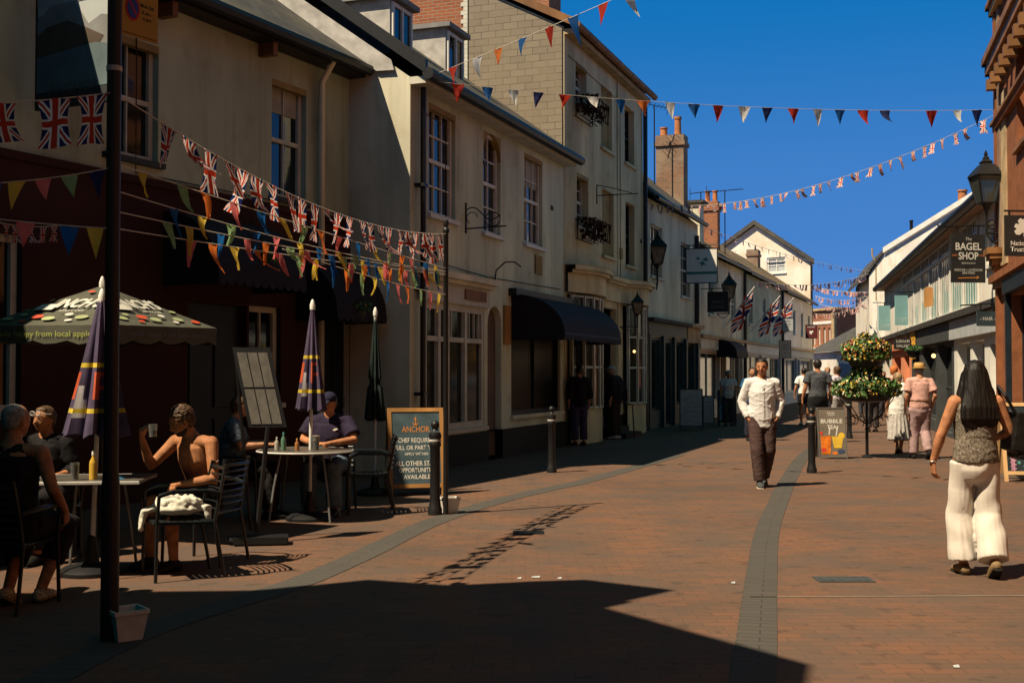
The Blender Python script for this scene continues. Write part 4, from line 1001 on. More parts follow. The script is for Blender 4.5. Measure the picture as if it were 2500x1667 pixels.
# pub hanging sign with a seascape
a_, _ = WB.hit(75, 100); a2 = WB.pt(a_, 0); nB = WB.n.to_3d()
wS_ = 1.08; zb0, zt0 = 4.40, 6.15
P = Panel(a2+nB*(.12+wS_/2)+Vector((0, 0, (zb0+zt0)/2)), nB, (0, 0, 1))
if P.N.y > 0: P = Panel(P.O, -nB, (0, 0, 1))
sgn_ = 1 if P.R.dot(nB) > 0 else -1
t, b = hang_sign('pub_sign', 'large pub signboard painted with grey hills and sea, above the cafe tables', P, wS_, zt0-zb0, mat('sign_pale_sky', (.50, .53, .52), .6, .06, 2), a2+nB*.6+Vector((0, 0, zb0)), frame=M_iron,
      bracket=[[a2+Vector((0, 0, zt0+.12)), a2+nB*1.35+Vector((0, 0, zt0+.12))]])
H2 = (zt0-zb0)/2
for nm, m, pts in (('painted_cloud', mat('sign_cloud', (.42, .42, .42), .6), [(-.54, .2), (.54, .22), (.54, .33), (-.54, .36)]),
                   ('painted_hill', mat('sign_hill', (.26, .26, .25), .6), [(-.54, -.3), (.54, -.3), (.54, .0), (.38, .03), (.2, -.05), (0, .22), (-.25, .3), (-.45, .12), (-.54, .1)]),
                   ('painted_cliff', mat('sign_cliff', (.10, .07, .05), .6), [(-.54, -.35), (.3, -.35), (.42, -.2), (.2, -.1), (-.1, .02), (-.4, -.02), (-.54, -.1)]),
                   ('painted_sea', mat('sign_sea', (.13, .18, .19), .6), [(-.54, -.72), (.54, -.72), (.54, -.30), (.3, -.26), (-.54, -.34)]),
                   ('name_band', mat('sign_base', (.03, .035, .04), .6), [(-.54, -H2), (.54, -H2), (.54, -.55), (-.54, -.6)])):
    mb = MB(); P.poly(mb, pts, .016+.002*len(nm)%.006, .003); part(nm, mb, m, b)
text(P, 'ANCHOR', 0, -.70, .1, mat('dim_sign_letters', (.12, .11, .09), .6), b, z=.027, width=.7)
# lamp post with parking sign (near left) and thin bunting post
def bollard_prof(): return [(.078, 0), (.078, .06), (.066, .09), (.06, .14), (.056, .16), (.054, .72), (.066, .74), (.066, .77), (.054, .79), (.072, .84), (.06, .88), (.04, .9), (.03, .915), (.045, .95), (.047, .975), (.03, 1.0), (.008, 1.01)]
bp = gnd(267, 1562)
t = thing('lamp_post', 'black post in the left foreground carrying bunting and a yellow parking sign', 'post', bp)
part('pole', MB().lathe(bp, [(.052, 0), (.052, .9), (.042, 1.0), (.0405, 4.6), (.0, 4.62)], 16), M_black, t, smooth=True)
part('sign_clamp', MB().lathe(bp+Vector((0, 0, 3.33)), [(.046, 0), (.046, .03)], 12), M_lead, t)
Pp = Panel(bp+Vector((.105, .13, 3.71)), (.52, .85, 0), (0, 0, 1))
q, b = None, None
mb = MB(); Pp.rect(mb, -.14, -.15, .14, .2, -.003, .006); b = part('parking_sign', mb, mat('yellow_sign_plate', (.40, .25, .06), .5, .05, 3), t)
mb = MB(); Pp.rect(mb, -.125, .165, .125, .169, .003, .002); Pp.rect(mb, -.125, -.136, .125, -.132, .003, .002); part('sign_border', mb, M_black, b)
mb = MB(); Pp.poly(mb, ngon(-.055, .02, .056, .075, 20), .003, .002); part('no_waiting_disc', mb, mat('sign_red', (.45, .03, .03), .5), b)
mb = MB(); Pp.poly(mb, ngon(-.055, .02, .043, .060, 20), .0052, .002); part('no_waiting_disc_centre', mb, mat('sign_blue', (.02, .06, .35), .5), b)
mb = MB(); Pp.poly(mb, [(-.09, .06), (-.083, .068), (-.02, -.02), (-.027, -.028)], .0074, .001); part('no_waiting_bar', mb, MATS['sign_red'], b)
for (s_, x, y, h) in (('No loading', 0, .135, .028), ('Mon-Sat', .055, .055, .022), ('8 am -', .055, .015, .022), ('6 pm', .055, -.025, .022)):
    text(Pp, s_, x, y, h, M_black, b, z=.0045, bold=.02)
p2 = gnd(1088, 1256)
t = thing('bunting_post', 'thin black post with ball top beside the chalk A-board, strings end on it', 'post', p2)
part('pole', MB().lathe(p2, [(.03, 0), (.0275, .1), (.0265, 3.08), (.036, 3.1), (.036, 3.13), (.02, 3.15), (.034, 3.19), (.024, 3.23), (0, 3.24)], 12), M_black, t, smooth=True)
def bollard(u, v, label, h=1.0):
    c = gnd(u, v); t = thing('bollard', label, 'bollard', c, 'black cast bollards along the street')
    pr = bollard_prof()
    part('shaft', MB().lathe(c, [(r, z*h) for r, z in pr[:11]], 18), M_black, t, smooth=True)
    part('finial', MB().lathe(c, [(r, z*h) for r, z in pr[11:]], 16), M_iron, t, smooth=True)
    mb = MB(); mb.lathe(c+Vector((0, 0, .785*h)), [(.067, 0), (.067, .02), (.064, .022)], 18); part('pale_collar', mb, M_lead, t, smooth=True)
    return t
bollard(1062, 1256, 'black bollard touching the thin bunting post and A-board', 1.02)
bollard(1347, 1153, 'lone black bollard on the edge of the building shadow, mid street', 1.02)
bollard(1982, 1154, 'black bollard left of the bubble tea board', 1.0)
bollard(2074, 1070, 'black bollard half hidden behind the flower planter stand', 1.0)
# buckets
def bucket(u, v, s, rz, label):
    c = gnd(u, v); t = thing('planter_tub', label, 'tub', c, 'square white plastic tubs at the foot of the posts')
    mb = MB(); a, b_, h = .075*s, .1*s, .19*s; M_ = Matrix.Rotation(R_(rz), 3, 'Z')
    lv = [(a, 0), (b_, h), (b_*1.05, h), (b_*1.05, h-.02), (b_*1.0, h-.02)]
    def ring(r, z): return [c+M_ @ Vector((x*r, y*r, z)) for x, y in ((-1, -1), (1, -1), (1, 1), (-1, 1))]
    rings = [ring(a, .002), ring(b_, h*.86), ring(b_*1.08, h*.87), ring(b_*1.08, h), ring(b_*.96, h), ring(a*.94, .03)]
    vs = [q for r in rings for q in r]; fs = [[0, 3, 2, 1]]
    for i in range(5):
        for k in range(4): fs.append([i*4+k, i*4+(k+1) % 4, i*4+4+(k+1) % 4, i*4+4+k])
    fs.append([20, 21, 22, 23]); mb.add(vs, fs); part('tub', mb, mat('white_plastic', (.72, .70, .62), .5, .08, 8), t)
    mb = MB(); q = ring(b_*.9, h*.8); mb.poly(q); part('gravel_fill', mb, mat('pale_gravel', (.35, .33, .28), .9, .3, 60), t)
bucket(308, 1560, .95, 38, 'shaded square white tub by the near black post'); bucket(1098, 1252, .92, 20, 'small sunlit white tub beside the thin bunting post')
# hanging wall lanterns
def lantern(c, s, wallpt, label, glassm=None, post=False):
    t = thing('wall_lantern', label, 'lantern', c, 'black Victorian street lanterns on brackets')
    c = Vector(c)
    def sq(r, z): return [c+Vector((x*r*s, y*r*s, z*s)) for x, y in ((-1, -1), (1, -1), (1, 1), (-1, 1))]
    fr = MB(); b_, t_ = sq(.13, 0), sq(.24, .52)
    for i in range(4): fr.tube([b_[i], t_[i]], .02*s, 5); fr.tube([b_[i], b_[(i+1) % 4]], .018*s, 5); fr.tube([t_[i], t_[(i+1) % 4]], .022*s, 5)
    part('lantern_frame', fr, M_iron, t)
    g_ = MB(); bi, ti = sq(.125, .01), sq(.233, .51)
    for i in range(4): g_.quad(bi[i], bi[(i+1) % 4], ti[(i+1) % 4], ti[i])
    part('lantern_glass', g_, glassm or mat('lantern_glass', (.22, .24, .20), .15, .2, 2, spec=.6, trans=.75), t)
    r_ = MB(); prof = [(.27, .52), (.25, .56), (.13, .72), (.085, .76), (.10, .79), (.05, .84), (.045, .88), (.02, .91), (.03, .94), (.006, 1.02)]
    vs = [q for r, z in prof for q in sq(r, z)]; fs = [[3, 2, 1, 0], [36, 37, 38, 39]] + [[i*4+k, i*4+(k+1) % 4, i*4+4+(k+1) % 4, i*4+4+k] for i in range(9) for k in range(4)]
    r_.add(vs, fs); part('lantern_roof', r_, M_iron, t)
    k_ = MB(); w_ = Vector(wallpt); k_.lathe(c+Vector((0, 0, -.16*s)), [(.03*s, 0), (.05*s, .05*s), (.1*s, .16*s)], 8)
    e = c+Vector((0, 0, -.16*s)); k_.tube([e, e+Vector((0, 0, -.45*s))], .028*s, 6); k_.tube([e+Vector((0, 0, -.42*s)), Vector((w_.x, w_.y, e.z-.42*s))], .024*s, 6)
    dirw = (Vector((w_.x, w_.y, 0))-Vector((c.x, c.y, 0)))
    k_.tube([e+dirw*f+Vector((0, 0, -.42*s-.18*s*math.sin(math.pi*f))) for f in [i/8 for i in range(9)]], .014*s, 5)
    k_.tube([e+dirw*.35+Vector((0, 0, -.25*s))+Vector((0, 0, 1))*(.09*s*math.sin(q))+dirw.normalized()*(.09*s*math.cos(q)) for q in [i*.7 for i in range(9)]], .01*s, 5)
    part('bracket', k_, M_iron, t, smooth=True)
c = at(1605, 645, 32.8); lantern(c, .92, WE.pt(1.1, c.z), 'black lantern against the cream wall left of the bird sign')
c = at(1780, 728, 41); lantern(c, .9, WF1.pt(3.2, c.z), 'black lantern behind the small dark hanging sign')
c = at(2408, 496, 19.6); lantern(c, .86, WR.pt(.35, c.z), 'black lantern on the orange brick corner against the sky')
c = WD.pt(4.6, 3.0, .45); lantern(c, .55, WD.pt(4.6, 3), 'small dark lantern between the bow windows of the tall house')
# bird sign
c, w_, h_ = px_rect(1676, 608, 1750, 690, 36.4)
P = facing(c, -15); wp = WE.pt(3.0, c.z+h_/2+.12)
t, b = hang_sign('hanging_sign', 'white hanging sign with teal birds, half in shade, beside the black lantern', P, w_, h_, mat('white_sign_board', (.80, .77, .68), .6, .04, 3), c-Vector((0, 0, h_/2)), frame=M_iron,
     bracket=[[P.pt(-w_/2-.45, h_/2+.12), P.pt(w_/2+.1, h_/2+.12)], [P.pt(-.25, h_/2, 0), P.pt(-.25, h_/2+.12)], [P.pt(.25, h_/2, 0), P.pt(.25, h_/2+.12)]])
tealp = mat('teal_sign_paint', (.05, .22, .20), .6)
for (x, y, s_) in ((-.12, .22, .8), (.12, .18, .95), (.02, .06, 1.05)):
    mb = MB(); P.poly(mb, [(x-.12*s_, y+.02), (x-.02*s_, y+.05*s_), (x+.03*s_, y+.1*s_), (x+.05*s_, y+.03*s_), (x+.12*s_, y-.05*s_), (x+.03*s_, y-.02*s_), (x-.02*s_, y-.09*s_), (x-.03*s_, y)], .017, .003); part('painted_bird', mb, tealp, b)
mb = MB(); P.rect(mb, -w_/2+.01, -.26, w_/2-.01, -.18, .017, .003); part('painted_band', mb, tealp, b)
# small dark sign
c, w_, h_ = px_rect(1727, 712, 1778, 762, 38.5); P = facing(c, -15)
t, b = hang_sign('hanging_sign', 'small black hanging sign with two lines of faint letters', P, w_, h_, M_black, c-Vector((0, 0, h_/2)), bracket=[[P.pt(-w_/2-.2, h_/2+.1), P.pt(w_/2+.1, h_/2+.1)], [P.pt(-.2, h_/2), P.pt(-.2, h_/2+.1)], [P.pt(.2, h_/2), P.pt(.2, h_/2+.1)]])
dim = mat('dim_grey_letters', (.16, .17, .18), .6)
text(P, 'VINCH', 0, .0, .09, dim, b, z=.02); text(P, 'EXPRESS', 0, -.16, .08, dim, b, z=.02)
# bagel shop, national trust, hair, loft, gallery signs
dk = mat('charcoal_sign', (.028, .027, .025), .6, .1, 5)
c, w_, h_ = px_rect(2318, 572, 2408, 690, 20.9); P = facing(c, 8)
br = [P.pt(-w_/2-.25, h_/2+.16), P.pt(-w_/2-.2, h_/2+.12), P.pt(w_/2+.3, h_/2+.17)]
t, b = hang_sign('bagel_shop_sign', 'black hanging bagel shop sign with cream capitals and orange arrow', P, w_, h_, dk, c-Vector((0, 0, h_/2)), bracket=[br, [P.pt(-.2, h_/2), P.pt(-.2, h_/2+.14)], [P.pt(.2, h_/2), P.pt(.2, h_/2+.16)]])
text(P, 'The', 0, h_*.40, .055, W_paint, b, z=.018, shear=.3); text(P, 'BAGEL', 0, h_*.245, .125, W_paint, b, z=.018, bold=.022, width=w_*.76)
text(P, 'SHOP', 0, h_*.05, .125, W_paint, b, z=.018, bold=.022, width=w_*.58); text(P, 'SIDMOUTH', 0, -h_*.10, .028, W_paint, b, z=.018, width=w_*.4)
text(P, 'INDOOR + OUTDOOR', 0, -h_*.24, .042, W_paint, b, z=.018, width=w_*.82); text(P, 'SEATING', 0, -h_*.30, .042, W_paint, b, z=.018)
for x0, x1 in ((-w_*.47, -w_*.32), (w_*.32, w_*.47)):
    mb = MB(); P.rect(mb, x0, h_*.04, x1, h_*.08, .016, .002); part('orange_bar', mb, mat('rust_bar', (.28, .09, .03)), b)
mb = MB(); P.poly(mb, [(-w_*.3, -h_*.42), (w_*.26, -h_*.405), (w_*.26, -h_*.385), (-w_*.3, -h_*.40)], .016, .002); P.poly(mb, [(w_*.24, -h_*.43), (w_*.32, -h_*.39), (w_*.24, -h_*.36)], .0165, .002); part('orange_arrow', mb, O_paint, b)
c = at(2500, 576, 15.7); P = facing(c, 6); w_, h_ = .54, .54
t, b = hang_sign('oak_leaf_sign', 'black square sign with white oak leaf on the brick corner, cut by the frame edge', P, w_, h_, dk, c-Vector((0, 0, h_/2)), bracket=[[P.pt(-w_/2, h_/2+.06), P.pt(w_/2+.2, h_/2+.06)], [P.pt(-.2, h_/2), P.pt(-.2, h_/2+.06)]])
lf = [(0, -.02), (-.03, .02), (-.10, -.03), (-.17, -.02), (-.20, .04), (-.15, .08), (-.20, .12), (-.17, .18), (-.10, .17), (-.13, .23), (-.08, .28), (-.02, .25), (0, .29), (.05, .27), (.05, .2), (.12, .22), (.16, .16), (.10, .11), (.16, .07), (.14, .0), (.06, .0), (.02, -.03)]
mb = MB(); P.poly(mb, [(x*.72-.0, y*.72+.03) for x, y in lf], .016, .003); P.poly(mb, [(-.02, .02), (.0, .02), (.03, -.07), (.01, -.07)], .0165, .003); part('oak_leaf_emblem', mb, W_paint, b)
text(P, 'National', -.2, -.10, .06, W_paint, b, z=.018, align='LEFT', bold=.015); text(P, 'Trust', -.2, -.18, .06, W_paint, b, z=.018, align='LEFT', bold=.015)
c, w_, h_ = px_rect(2383, 760, 2437, 796, 20.9); P = facing(c, 8)
t, b = hang_sign('hair_sign', 'small dark slate-blue sign reading hair, below the bagel sign', P, w_, h_, mat('slate_blue_sign', (.06, .085, .095), .6), c-Vector((0, 0, h_/2)), bracket=[[P.pt(-w_/2-.3, h_/2+.1), P.pt(w_/2+.3, h_/2+.17)], [P.pt(-.12, h_/2), P.pt(-.12, h_/2+.12)], [P.pt(.12, h_/2), P.pt(.12, h_/2+.14)]])
text(P, '- HAIR -', 0, 0, .06, W_paint, b, z=.018, bold=.01)
tl = mat('seafoam_sign', (.24, .46, .48), .6, .05, 3); wl = mat('pale_outline_letters', (.55, .68, .62), .6)
for (q, y, lab) in (((2144, 746, 2174, 807), 41, 'pale teal vertical sign, the lower and farther of the pair on the gallery row'), ((2184, 721, 2217, 794), 36, 'pale teal vertical sign, the higher and nearer of the pair on the gallery row')):
    c, w_, h_ = px_rect(*q, y); P = facing(c, 5)
    t, b = hang_sign('loft_sign', lab, P, w_, h_, tl, c-Vector((0, 0, h_/2)), group='pale teal vertical hanging signs', bracket=[[P.pt(-w_/2-.2, h_/2+.1), P.pt(w_/2+.5, h_/2+.1)], [P.pt(0, h_/2), P.pt(0, h_/2+.1)]])
    text(P, 'LOFT', 0, -h_*.33, .15, wl, b, z=.018, width=w_*.8)
for (q, y, lab) in (((2138, 839, 2178, 864), 38, 'dark gallery sign with white capitals, lower left of the two'), ((2183, 825, 2225, 853), 34, 'dark gallery sign with white capitals, upper right of the two')):
    c, w_, h_ = px_rect(*q, y); P = facing(c, 5)
    t, b = hang_sign('gallery_sign', lab, P, w_, h_, dk, c-Vector((0, 0, h_/2)), group='dark gallery hanging signs', bracket=[[P.pt(-w_/2, h_/2+.08), P.pt(w_/2+.4, h_/2+.08)], [P.pt(0, h_/2), P.pt(0, h_/2+.08)]])
    text(P, 'LUDGATE', 0, .07, .075, W_paint, b, z=.018, width=w_*.82, bold=.01); text(P, 'GALLERY', 0, -.06, .075, W_paint, b, z=.018, width=w_*.82, bold=.01)
c, w_, h_ = px_rect(2256, 700, 2278, 752, 30); P = facing(c, -25)
hang_sign('wooden_sign', 'plain tan wooden board sign with cut corner on the gallery front', P, w_*1.1, h_, M_wood, c-Vector((0, 0, h_/2)), shape=[(-w_*.5, -h_*.5), (w_*.5, -h_*.38), (w_*.5, h_*.42), (w_*.2, h_*.5), (-w_*.3, h_*.48), (-w_*.5, h_*.35)])
for (q, y, m, lab, s_) in (((1911, 777, 1936, 808), 50, M_grey, 'pale framed sign under the last pole flag', None), ((1968, 794, 1994, 825), 56, mat('maroon_sign', (.12, .02, .02)), 'maroon hanging sign with small white emblem in the shade', 'ROASTERY'),
        ((1903, 832, 1930, 874), 51, mat('off_white_board', (.60, .55, .45)), 'cream notice board with faint reddish print on the shaded row', None)):
    c, w_, h_ = px_rect(*q, y); P = facing(c, -12)
    t, b = hang_sign('shop_sign', lab, P, w_, h_, m, c-Vector((0, 0, h_/2)), frame=M_iron)
    if s_: text(P, s_, 0, h_*.36, .07, W_paint, b, z=.018, width=w_*.7); mb = MB(); P.poly(mb, [(-.08, -.1), (-.1, .02), (-.04, .05), (0, .02), (.05, .06), (.1, 0), (.03, -.06), (.0, -.14)], .016, .003); part('emblem', mb, W_paint, b)
    else:
        for k in range(3): text(P, ['FINE', 'COFFEE', 'TEAS'][k] if m is not M_grey else ['GIFTS', 'CARDS', 'ART'][k], 0, h_*.25-h_*.22*k, .06, mat('faded_red_print', (.35, .09, .05)) if m is not M_grey else M_dkgrey, b, z=.018)

# ---------------------------------------------------------------- A-boards
def a_board(base, w, h, yaw, tilt, fm, bm, label, legs=True, fw=.05, foot=.1):
    base = Vector(base); P = facing(base+Vector((0, 0, h/2)), yaw, tilt); P.O = base + P.U*(h/2)
    t = thing('a_board', label, 'A-board', base)
    b = MB(); P.rect(b, -w/2+fw, -h/2+foot+fw, w/2-fw, h/2-fw, -.008, .016); bo = part('board', b, bm, t)
    f = MB()
    for q in ((-w/2, -h/2, -w/2+fw, h/2), (w/2-fw, -h/2, w/2, h/2), (-w/2+fw, h/2-fw, w/2-fw, h/2), (-w/2+fw, -h/2+foot, w/2-fw, -h/2+foot+fw)): P.rect(f, *q, -.016, .032)
    part('frame', f, fm, t)
    P2 = facing(base, yaw, -tilt); P2.O = P.pt(0, h/2, -.03) - P2.U*(h/2); r = MB()
    for q in ((-w/2, -h/2, -w/2+fw, h/2), (w/2-fw, -h/2, w/2, h/2), (-w/2+fw, h/2-fw, w/2-fw, h/2)): P2.rect(r, *q, -.016, .03)
    P2.rect(r, -w/2+fw, -h/2+foot, w/2-fw, h/2-fw, -.006, .01); part('rear_frame', r, fm, t)
    return t, bo, P
g0 = gnd(1018, 1212); g0.y += .1
t, b, P = a_board(g0, .72, 1.12, 14, 11, M_wood, mat('blue_grey_chalkboard', (.07, .115, .135), .75, .15, 6), 'wood-framed blue-grey pub board advertising for a chef, behind the thin post')
for (s_, y, h_, m, wd) in (('ANCHOR', .285, .075, O_paint, .36), ('CHEF REQUIRED', .14, .058, W_paint, .46), ('FULL OR PART TIME', .05, .055, W_paint, .56), ('APPLY WITHIN', -.03, .035, W_paint, .30), ('ALL OTHER STAFF', -.15, .06, W_paint, .54), ('OPPORTUNITIES', -.235, .055, W_paint, .46), ('AVAILABLE', -.32, .055, W_paint, .34)):
    text(P, s_, 0, y, h_, m, b, z=.0105, bold=.012, width=wd)
mb = MB(); P.poly(mb, ngon(0, .43, .012), .008, .003); P.rect(mb, -.006, .345, .006, .42, .008, .003); P.rect(mb, -.025, .40, .025, .408, .0085, .003)
P.poly(mb, [(-.04, .37), (-.03, .37), (-.02, .352), (0, .345), (.02, .352), (.03, .37), (.04, .37), (.028, .342), (0, .333), (-.028, .342)], .0088, .003); part('anchor_emblem', mb, O_paint, b)
g0 = gnd(2035, 1120); t, b, P = a_board(g0, .52, .93, 4, 9, mat('grey_board_rim', (.16, .14, .12), .6), mat('taupe_board', (.20, .17, .13), .7, .1, 5), 'bubble tea board with orange and yellow drinks, beside the flower planter', fw=.02, foot=.02)
text(P, 'BAGEL', -.0, .37, .035, W_paint, b, z=.0105); text(P, 'SHOP', 0, .33, .035, W_paint, b, z=.0105); text(P, 'BUBBLE', 0, .215, .07, W_paint, b, z=.0105, bold=.02, width=.4); text(P, 'TEA', 0, .11, .07, W_paint, b, z=.0105, bold=.02, width=.18)
for nm, m, pts in (('drawn_straw', W_paint, [(-.07, -.03), (-.045, .1), (-.025, .1), (-.05, -.03)]), ('drawn_straw', W_paint, [(.06, -.05), (.10, .13), (.12, .13), (.08, -.05)]),
     ('drawn_orange_drink', mat('orange_print', (.85, .22, .02), .6, .25, 6), [(-.22, -.05), (-.02, -.05), (-.05, -.38), (-.21, -.38)]), ('drawn_yellow_drink', mat('yellow_print', (.80, .52, .05), .6, .1, 6), [(-.015, -.06), (.20, -.06), (.16, -.27), (.02, -.27)]),
     ('drawn_lemon', MATS['yellow_print'], ngon(.17, -.05, .06)), ('drawn_strawberry', mat('red_print', (.7, .06, .03)), ngon(-.2, .0, .03)), ('drawn_fruit', MATS['orange_print'], ngon(.03, -.36, .05, .03)), ('drawn_berries', mat('blue_print', (.06, .08, .16)), ngon(.15, -.33, .07, .04)), ('drawn_ice', MATS['red_print'], ngon(-.17, -.3, .05, .04))):
    mb = MB(); P.poly(mb, pts, .0085+.0008*len(nm)%.004, .002); part(nm, mb, m, b)
g0 = gnd(2485, 1176); g0.x += .1
t, b, P = a_board(g0, .55, 1.14, -6, 12, mat('pale_pine', (.72, .44, .20), .6, .12, 3, streak=.2), mat('black_chalkboard', (.02, .03, .035), .8), 'pine-framed chalkboard with drawn pink flowers, at the right frame edge')  # pale pine frame with streaked grain
for k in range(30):
    x, y = random.uniform(-.17, .17), -.38+.85*k/30; m = MB(); pk = k % 2 == 0; x = -.14 if pk else x; r = .035 if pk else .022
    P.poly(m, [(x+r*(1+.35*math.cos(5*a))*math.cos(a), y+r*(1+.35*math.cos(5*a))*math.sin(a)) for a in [i*math.pi/10 for i in range(20)]], .0085+.00003*k, .002); part('chalk_flower' if pk else 'chalk_leaf', m, mat('pink_chalk', (.50, .24, .32), .8) if pk else mat('mint_chalk', (.10, .30, .26), .8), b)
text(P, 'Shop', .06, .33, .07, W_paint, b, z=.0125); text(P, 'Now', .08, .05, .06, W_paint, b, z=.0125)
# boards in the shade
for (q, y, lab, arch) in (((1659, 948, 1716, 1032), 31.8, 'wide pale notice board standing in shade by the teal shop', 0), ((1716, 965, 1744, 1040), 33.5, 'narrow grey notice board just behind the wide pale one', 0), ((1752, 952, 1798, 1036), 34.5, 'black A-board with arched blue-white poster in the shade', 1)):
    c, w_, h_ = px_rect(*q, y); b0 = Vector((c.x, y, 0)); t, b, P = a_board(b0, w_, max(c.z+h_/2, .9), -8, 8, M_iron if arch else M_dkgrey, mat('pale_poster', (.34, .37, .38), .7, .1, 9) if not arch else mat('blue_white_poster', (.26, .37, .43), .7), lab, fw=.03 if not arch else .06)
    H_ = max(c.z+h_/2, .9)
    if arch: mb = MB(); P.poly(mb, [(-w_*.38, H_*.12)]+[(w_*.38*math.cos(a), H_*.12+w_*.38*math.sin(a)) for a in [math.pi-i*math.pi/12 for i in range(13)]]+[(w_*.38, H_*.12)], .009, .002); part('arched_heading', mb, mat('teal_grey_poster', (.13, .20, .22)), b)
    for k in range(6): text(P, ['MENU TODAY', 'soup of the day', 'cream teas', 'fish & chips', 'sandwiches', 'open late'][k], 0, H_*.28-H_*.11*k if not arch else H_*.02-H_*.07*k, .035, mat('faded_red_print', (.35, .09, .05)) if not arch else M_dkgrey, b, z=.0125, width=w_*.6)

# ---------------------------------------------------------------- bunting
def cloth_flag(mb, p, d, down, side, w, h, curl, twist, shape, rnd, nx=4, ny=5):
    """one flag hanging from the cord at p; d = cord direction"""
    vs = []; uv = []; n = nx if shape == 'rect' else 3
    for j in range(ny+1):
        t = j/ny
        for i in range(n+1):
            s = i/n-.5
            ww = w*(1-t*.96) if shape == 'tri' else w*(1-.28*math.sin(math.pi*t)*rnd)
            ang = twist*t
            q = d*(s*ww*math.cos(ang)) + side*(s*ww*math.sin(ang)+curl*h*t*t + .08*w*math.sin(6*s+3*t+rnd*9)) + down*(h*(t-.25*abs(curl)*t*t))
            vs.append(p+q); uv.append((1-t, s+.5))
    fs = [[j*(n+1)+i, j*(n+1)+i+1, (j+1)*(n+1)+i+1, (j+1)*(n+1)+i] for j in range(ny) for i in range(n)]
    mb.add(vs, fs, uv)
def bunting(label, pts, kind, n, w, h, cols=None, sag=0.0, seed=0, jit=.5, group='strings of bunting over the street', t0=.02, t1=.98, wind=(0.4, .15), cord=.004, skip=()):
    rr = random.Random(seed); P = [Vector(p) for p in pts]
    L = [0]; 
    for i in range(len(P)-1): L.append(L[-1]+(P[i+1]-P[i]).length)
    def ev(t):
        s = t*L[-1]
        for i in range(len(P)-1):
            if s <= L[i+1] or i == len(P)-2:
                f = (s-L[i])/(L[i+1]-L[i]); q = P[i].lerp(P[i+1], f); break
        return q - Vector((0, 0, sag*4*t*(1-t)))
    root = thing('bunting_string', label, 'bunting', ev(.5), group)
    part('cord', MB().tube([ev(i/24) for i in range(25)], cord, 5), M_rope, root)
    for k in range(n):
        if k in skip: continue
        t = t0+(t1-t0)*(k+.5+rr.uniform(-jit, jit)*.35)/n; p = ev(t); d = (ev(min(1, t+.01))-ev(max(0, t-.01))).normalized()
        sd_ = Vector((wind[0]+rr.gauss(0, .3), wind[1]+rr.gauss(0, .3), 0)); sd_ -= d*sd_.dot(d)
        sd_ = sd_.normalized() if sd_.length > .01 else d.orthogonal().normalized()
        dn = Vector((rr.gauss(0, .12), rr.gauss(0, .12), -1)).normalized()
        mb = MB(); cu = rr.uniform(-.2, .35) if rr.random() < .9 else rr.uniform(.5, .9); tw = rr.gauss(0, .4)
        cloth_flag(mb, p, d, dn, sd_, w*rr.uniform(.75, 1.05), h*rr.uniform(.85, 1.08), cu, tw, 'rect' if kind == 'union' else 'tri', rr.uniform(.4, 1.6))
        nm = 'union_flag' if kind == 'union' else 'pennant'
        m = (M_union if p.y < 14 else M_union2) if kind == 'union' else FL[cols[k % len(cols)]]
        o = link(nm, mb.mesh(nm, root.location), m, root, True)
    return root
T = lambda z: bp+Vector((.03, 0, z)); T2 = lambda z: p2+Vector((0, 0, z))
bunting('sunlit union flag string from the near black post to the thin post', [T(3.19), T2(3.08)], 'union', 23, .19, .30, sag=.22, seed=11, t0=.07, jit=.4, wind=(.5, -.5))
bunting('shaded union flag string running left from the near black post', [T(3.21), at(-420, 262, 6.0)], 'union', 6, .20, .29, sag=.03, seed=12, t0=.03, wind=(.3, -.5))
cc = ['pink', 'yellow', 'green', 'orange', 'pink', 'blue', 'yellow', 'green', 'pink', 'blue', 'orange']
bunting('coloured pennant string highest of those between the two black posts', [T(2.78), T2(2.70)], 'tri', 16, .14, .19, ['yellow', 'green', 'orange', 'pink', 'blue', 'yellow', 'green', 'orange', 'pink', 'blue'], sag=.02, seed=21)
bunting('coloured pennant string starting just below the highest one at the near post', [T(2.62), T2(2.665)], 'tri', 15, .14, .18, ['blue', 'yellow', 'green', 'blue', 'pink', 'yellow'], sag=.06, seed=22, t0=.06)
bunting('coloured pennant string with yellow flag near its left, middle of the bundle', [T(2.50), T2(2.65)], 'tri', 16, .14, .19, ['green', 'yellow', 'blue', 'pink', 'orange', 'green', 'pink', 'blue'], sag=.03, seed=23, t0=.05)
bunting('coloured pennant string passing low in front of the dark pub door', [T(2.40), T2(2.63)], 'tri', 16, .14, .18, ['pink', 'orange', 'yellow', 'orange', 'pink', 'green', 'yellow', 'blue'], sag=.02, seed=24, t0=.1)
q = T(2.45).lerp(T2(2.6), .35)
bunting('coloured pennant string tied lowest on the thin post', [q, T2(2.41)], 'tri', 12, .12, .20, ['pink', 'yellow', 'blue', 'orange', 'green', 'yellow', 'blue', 'pink', 'orange', 'green'], sag=.03, seed=25, t0=.05)
bunting('coloured pennant string left of the near post, upper one', [T(2.77), at(-380, 440, 6.2)], 'tri', 9, .12, .16, ['navy', 'green', 'pink', 'yellow', 'blue', 'pink'], sag=.06, seed=26, wind=(.6, -.2))
bunting('coloured pennant string left of the near post, lower one', [T(2.40), at(-420, 470, 6.3)], 'tri', 8, .12, .17, ['yellow', 'blue', 'pink', 'green', 'orange'], sag=.03, seed=27)
bunting('dim union flag string low against the terracotta pub wall', [at(-150, 490, 11.0), WB.pt(LB-6, 3.15, .3)], 'union', 9, .14, .2, sag=.1, seed=28)
e1 = WC.pt(.1, 5.98, .35); eR = at(2438, 268, 20.1)
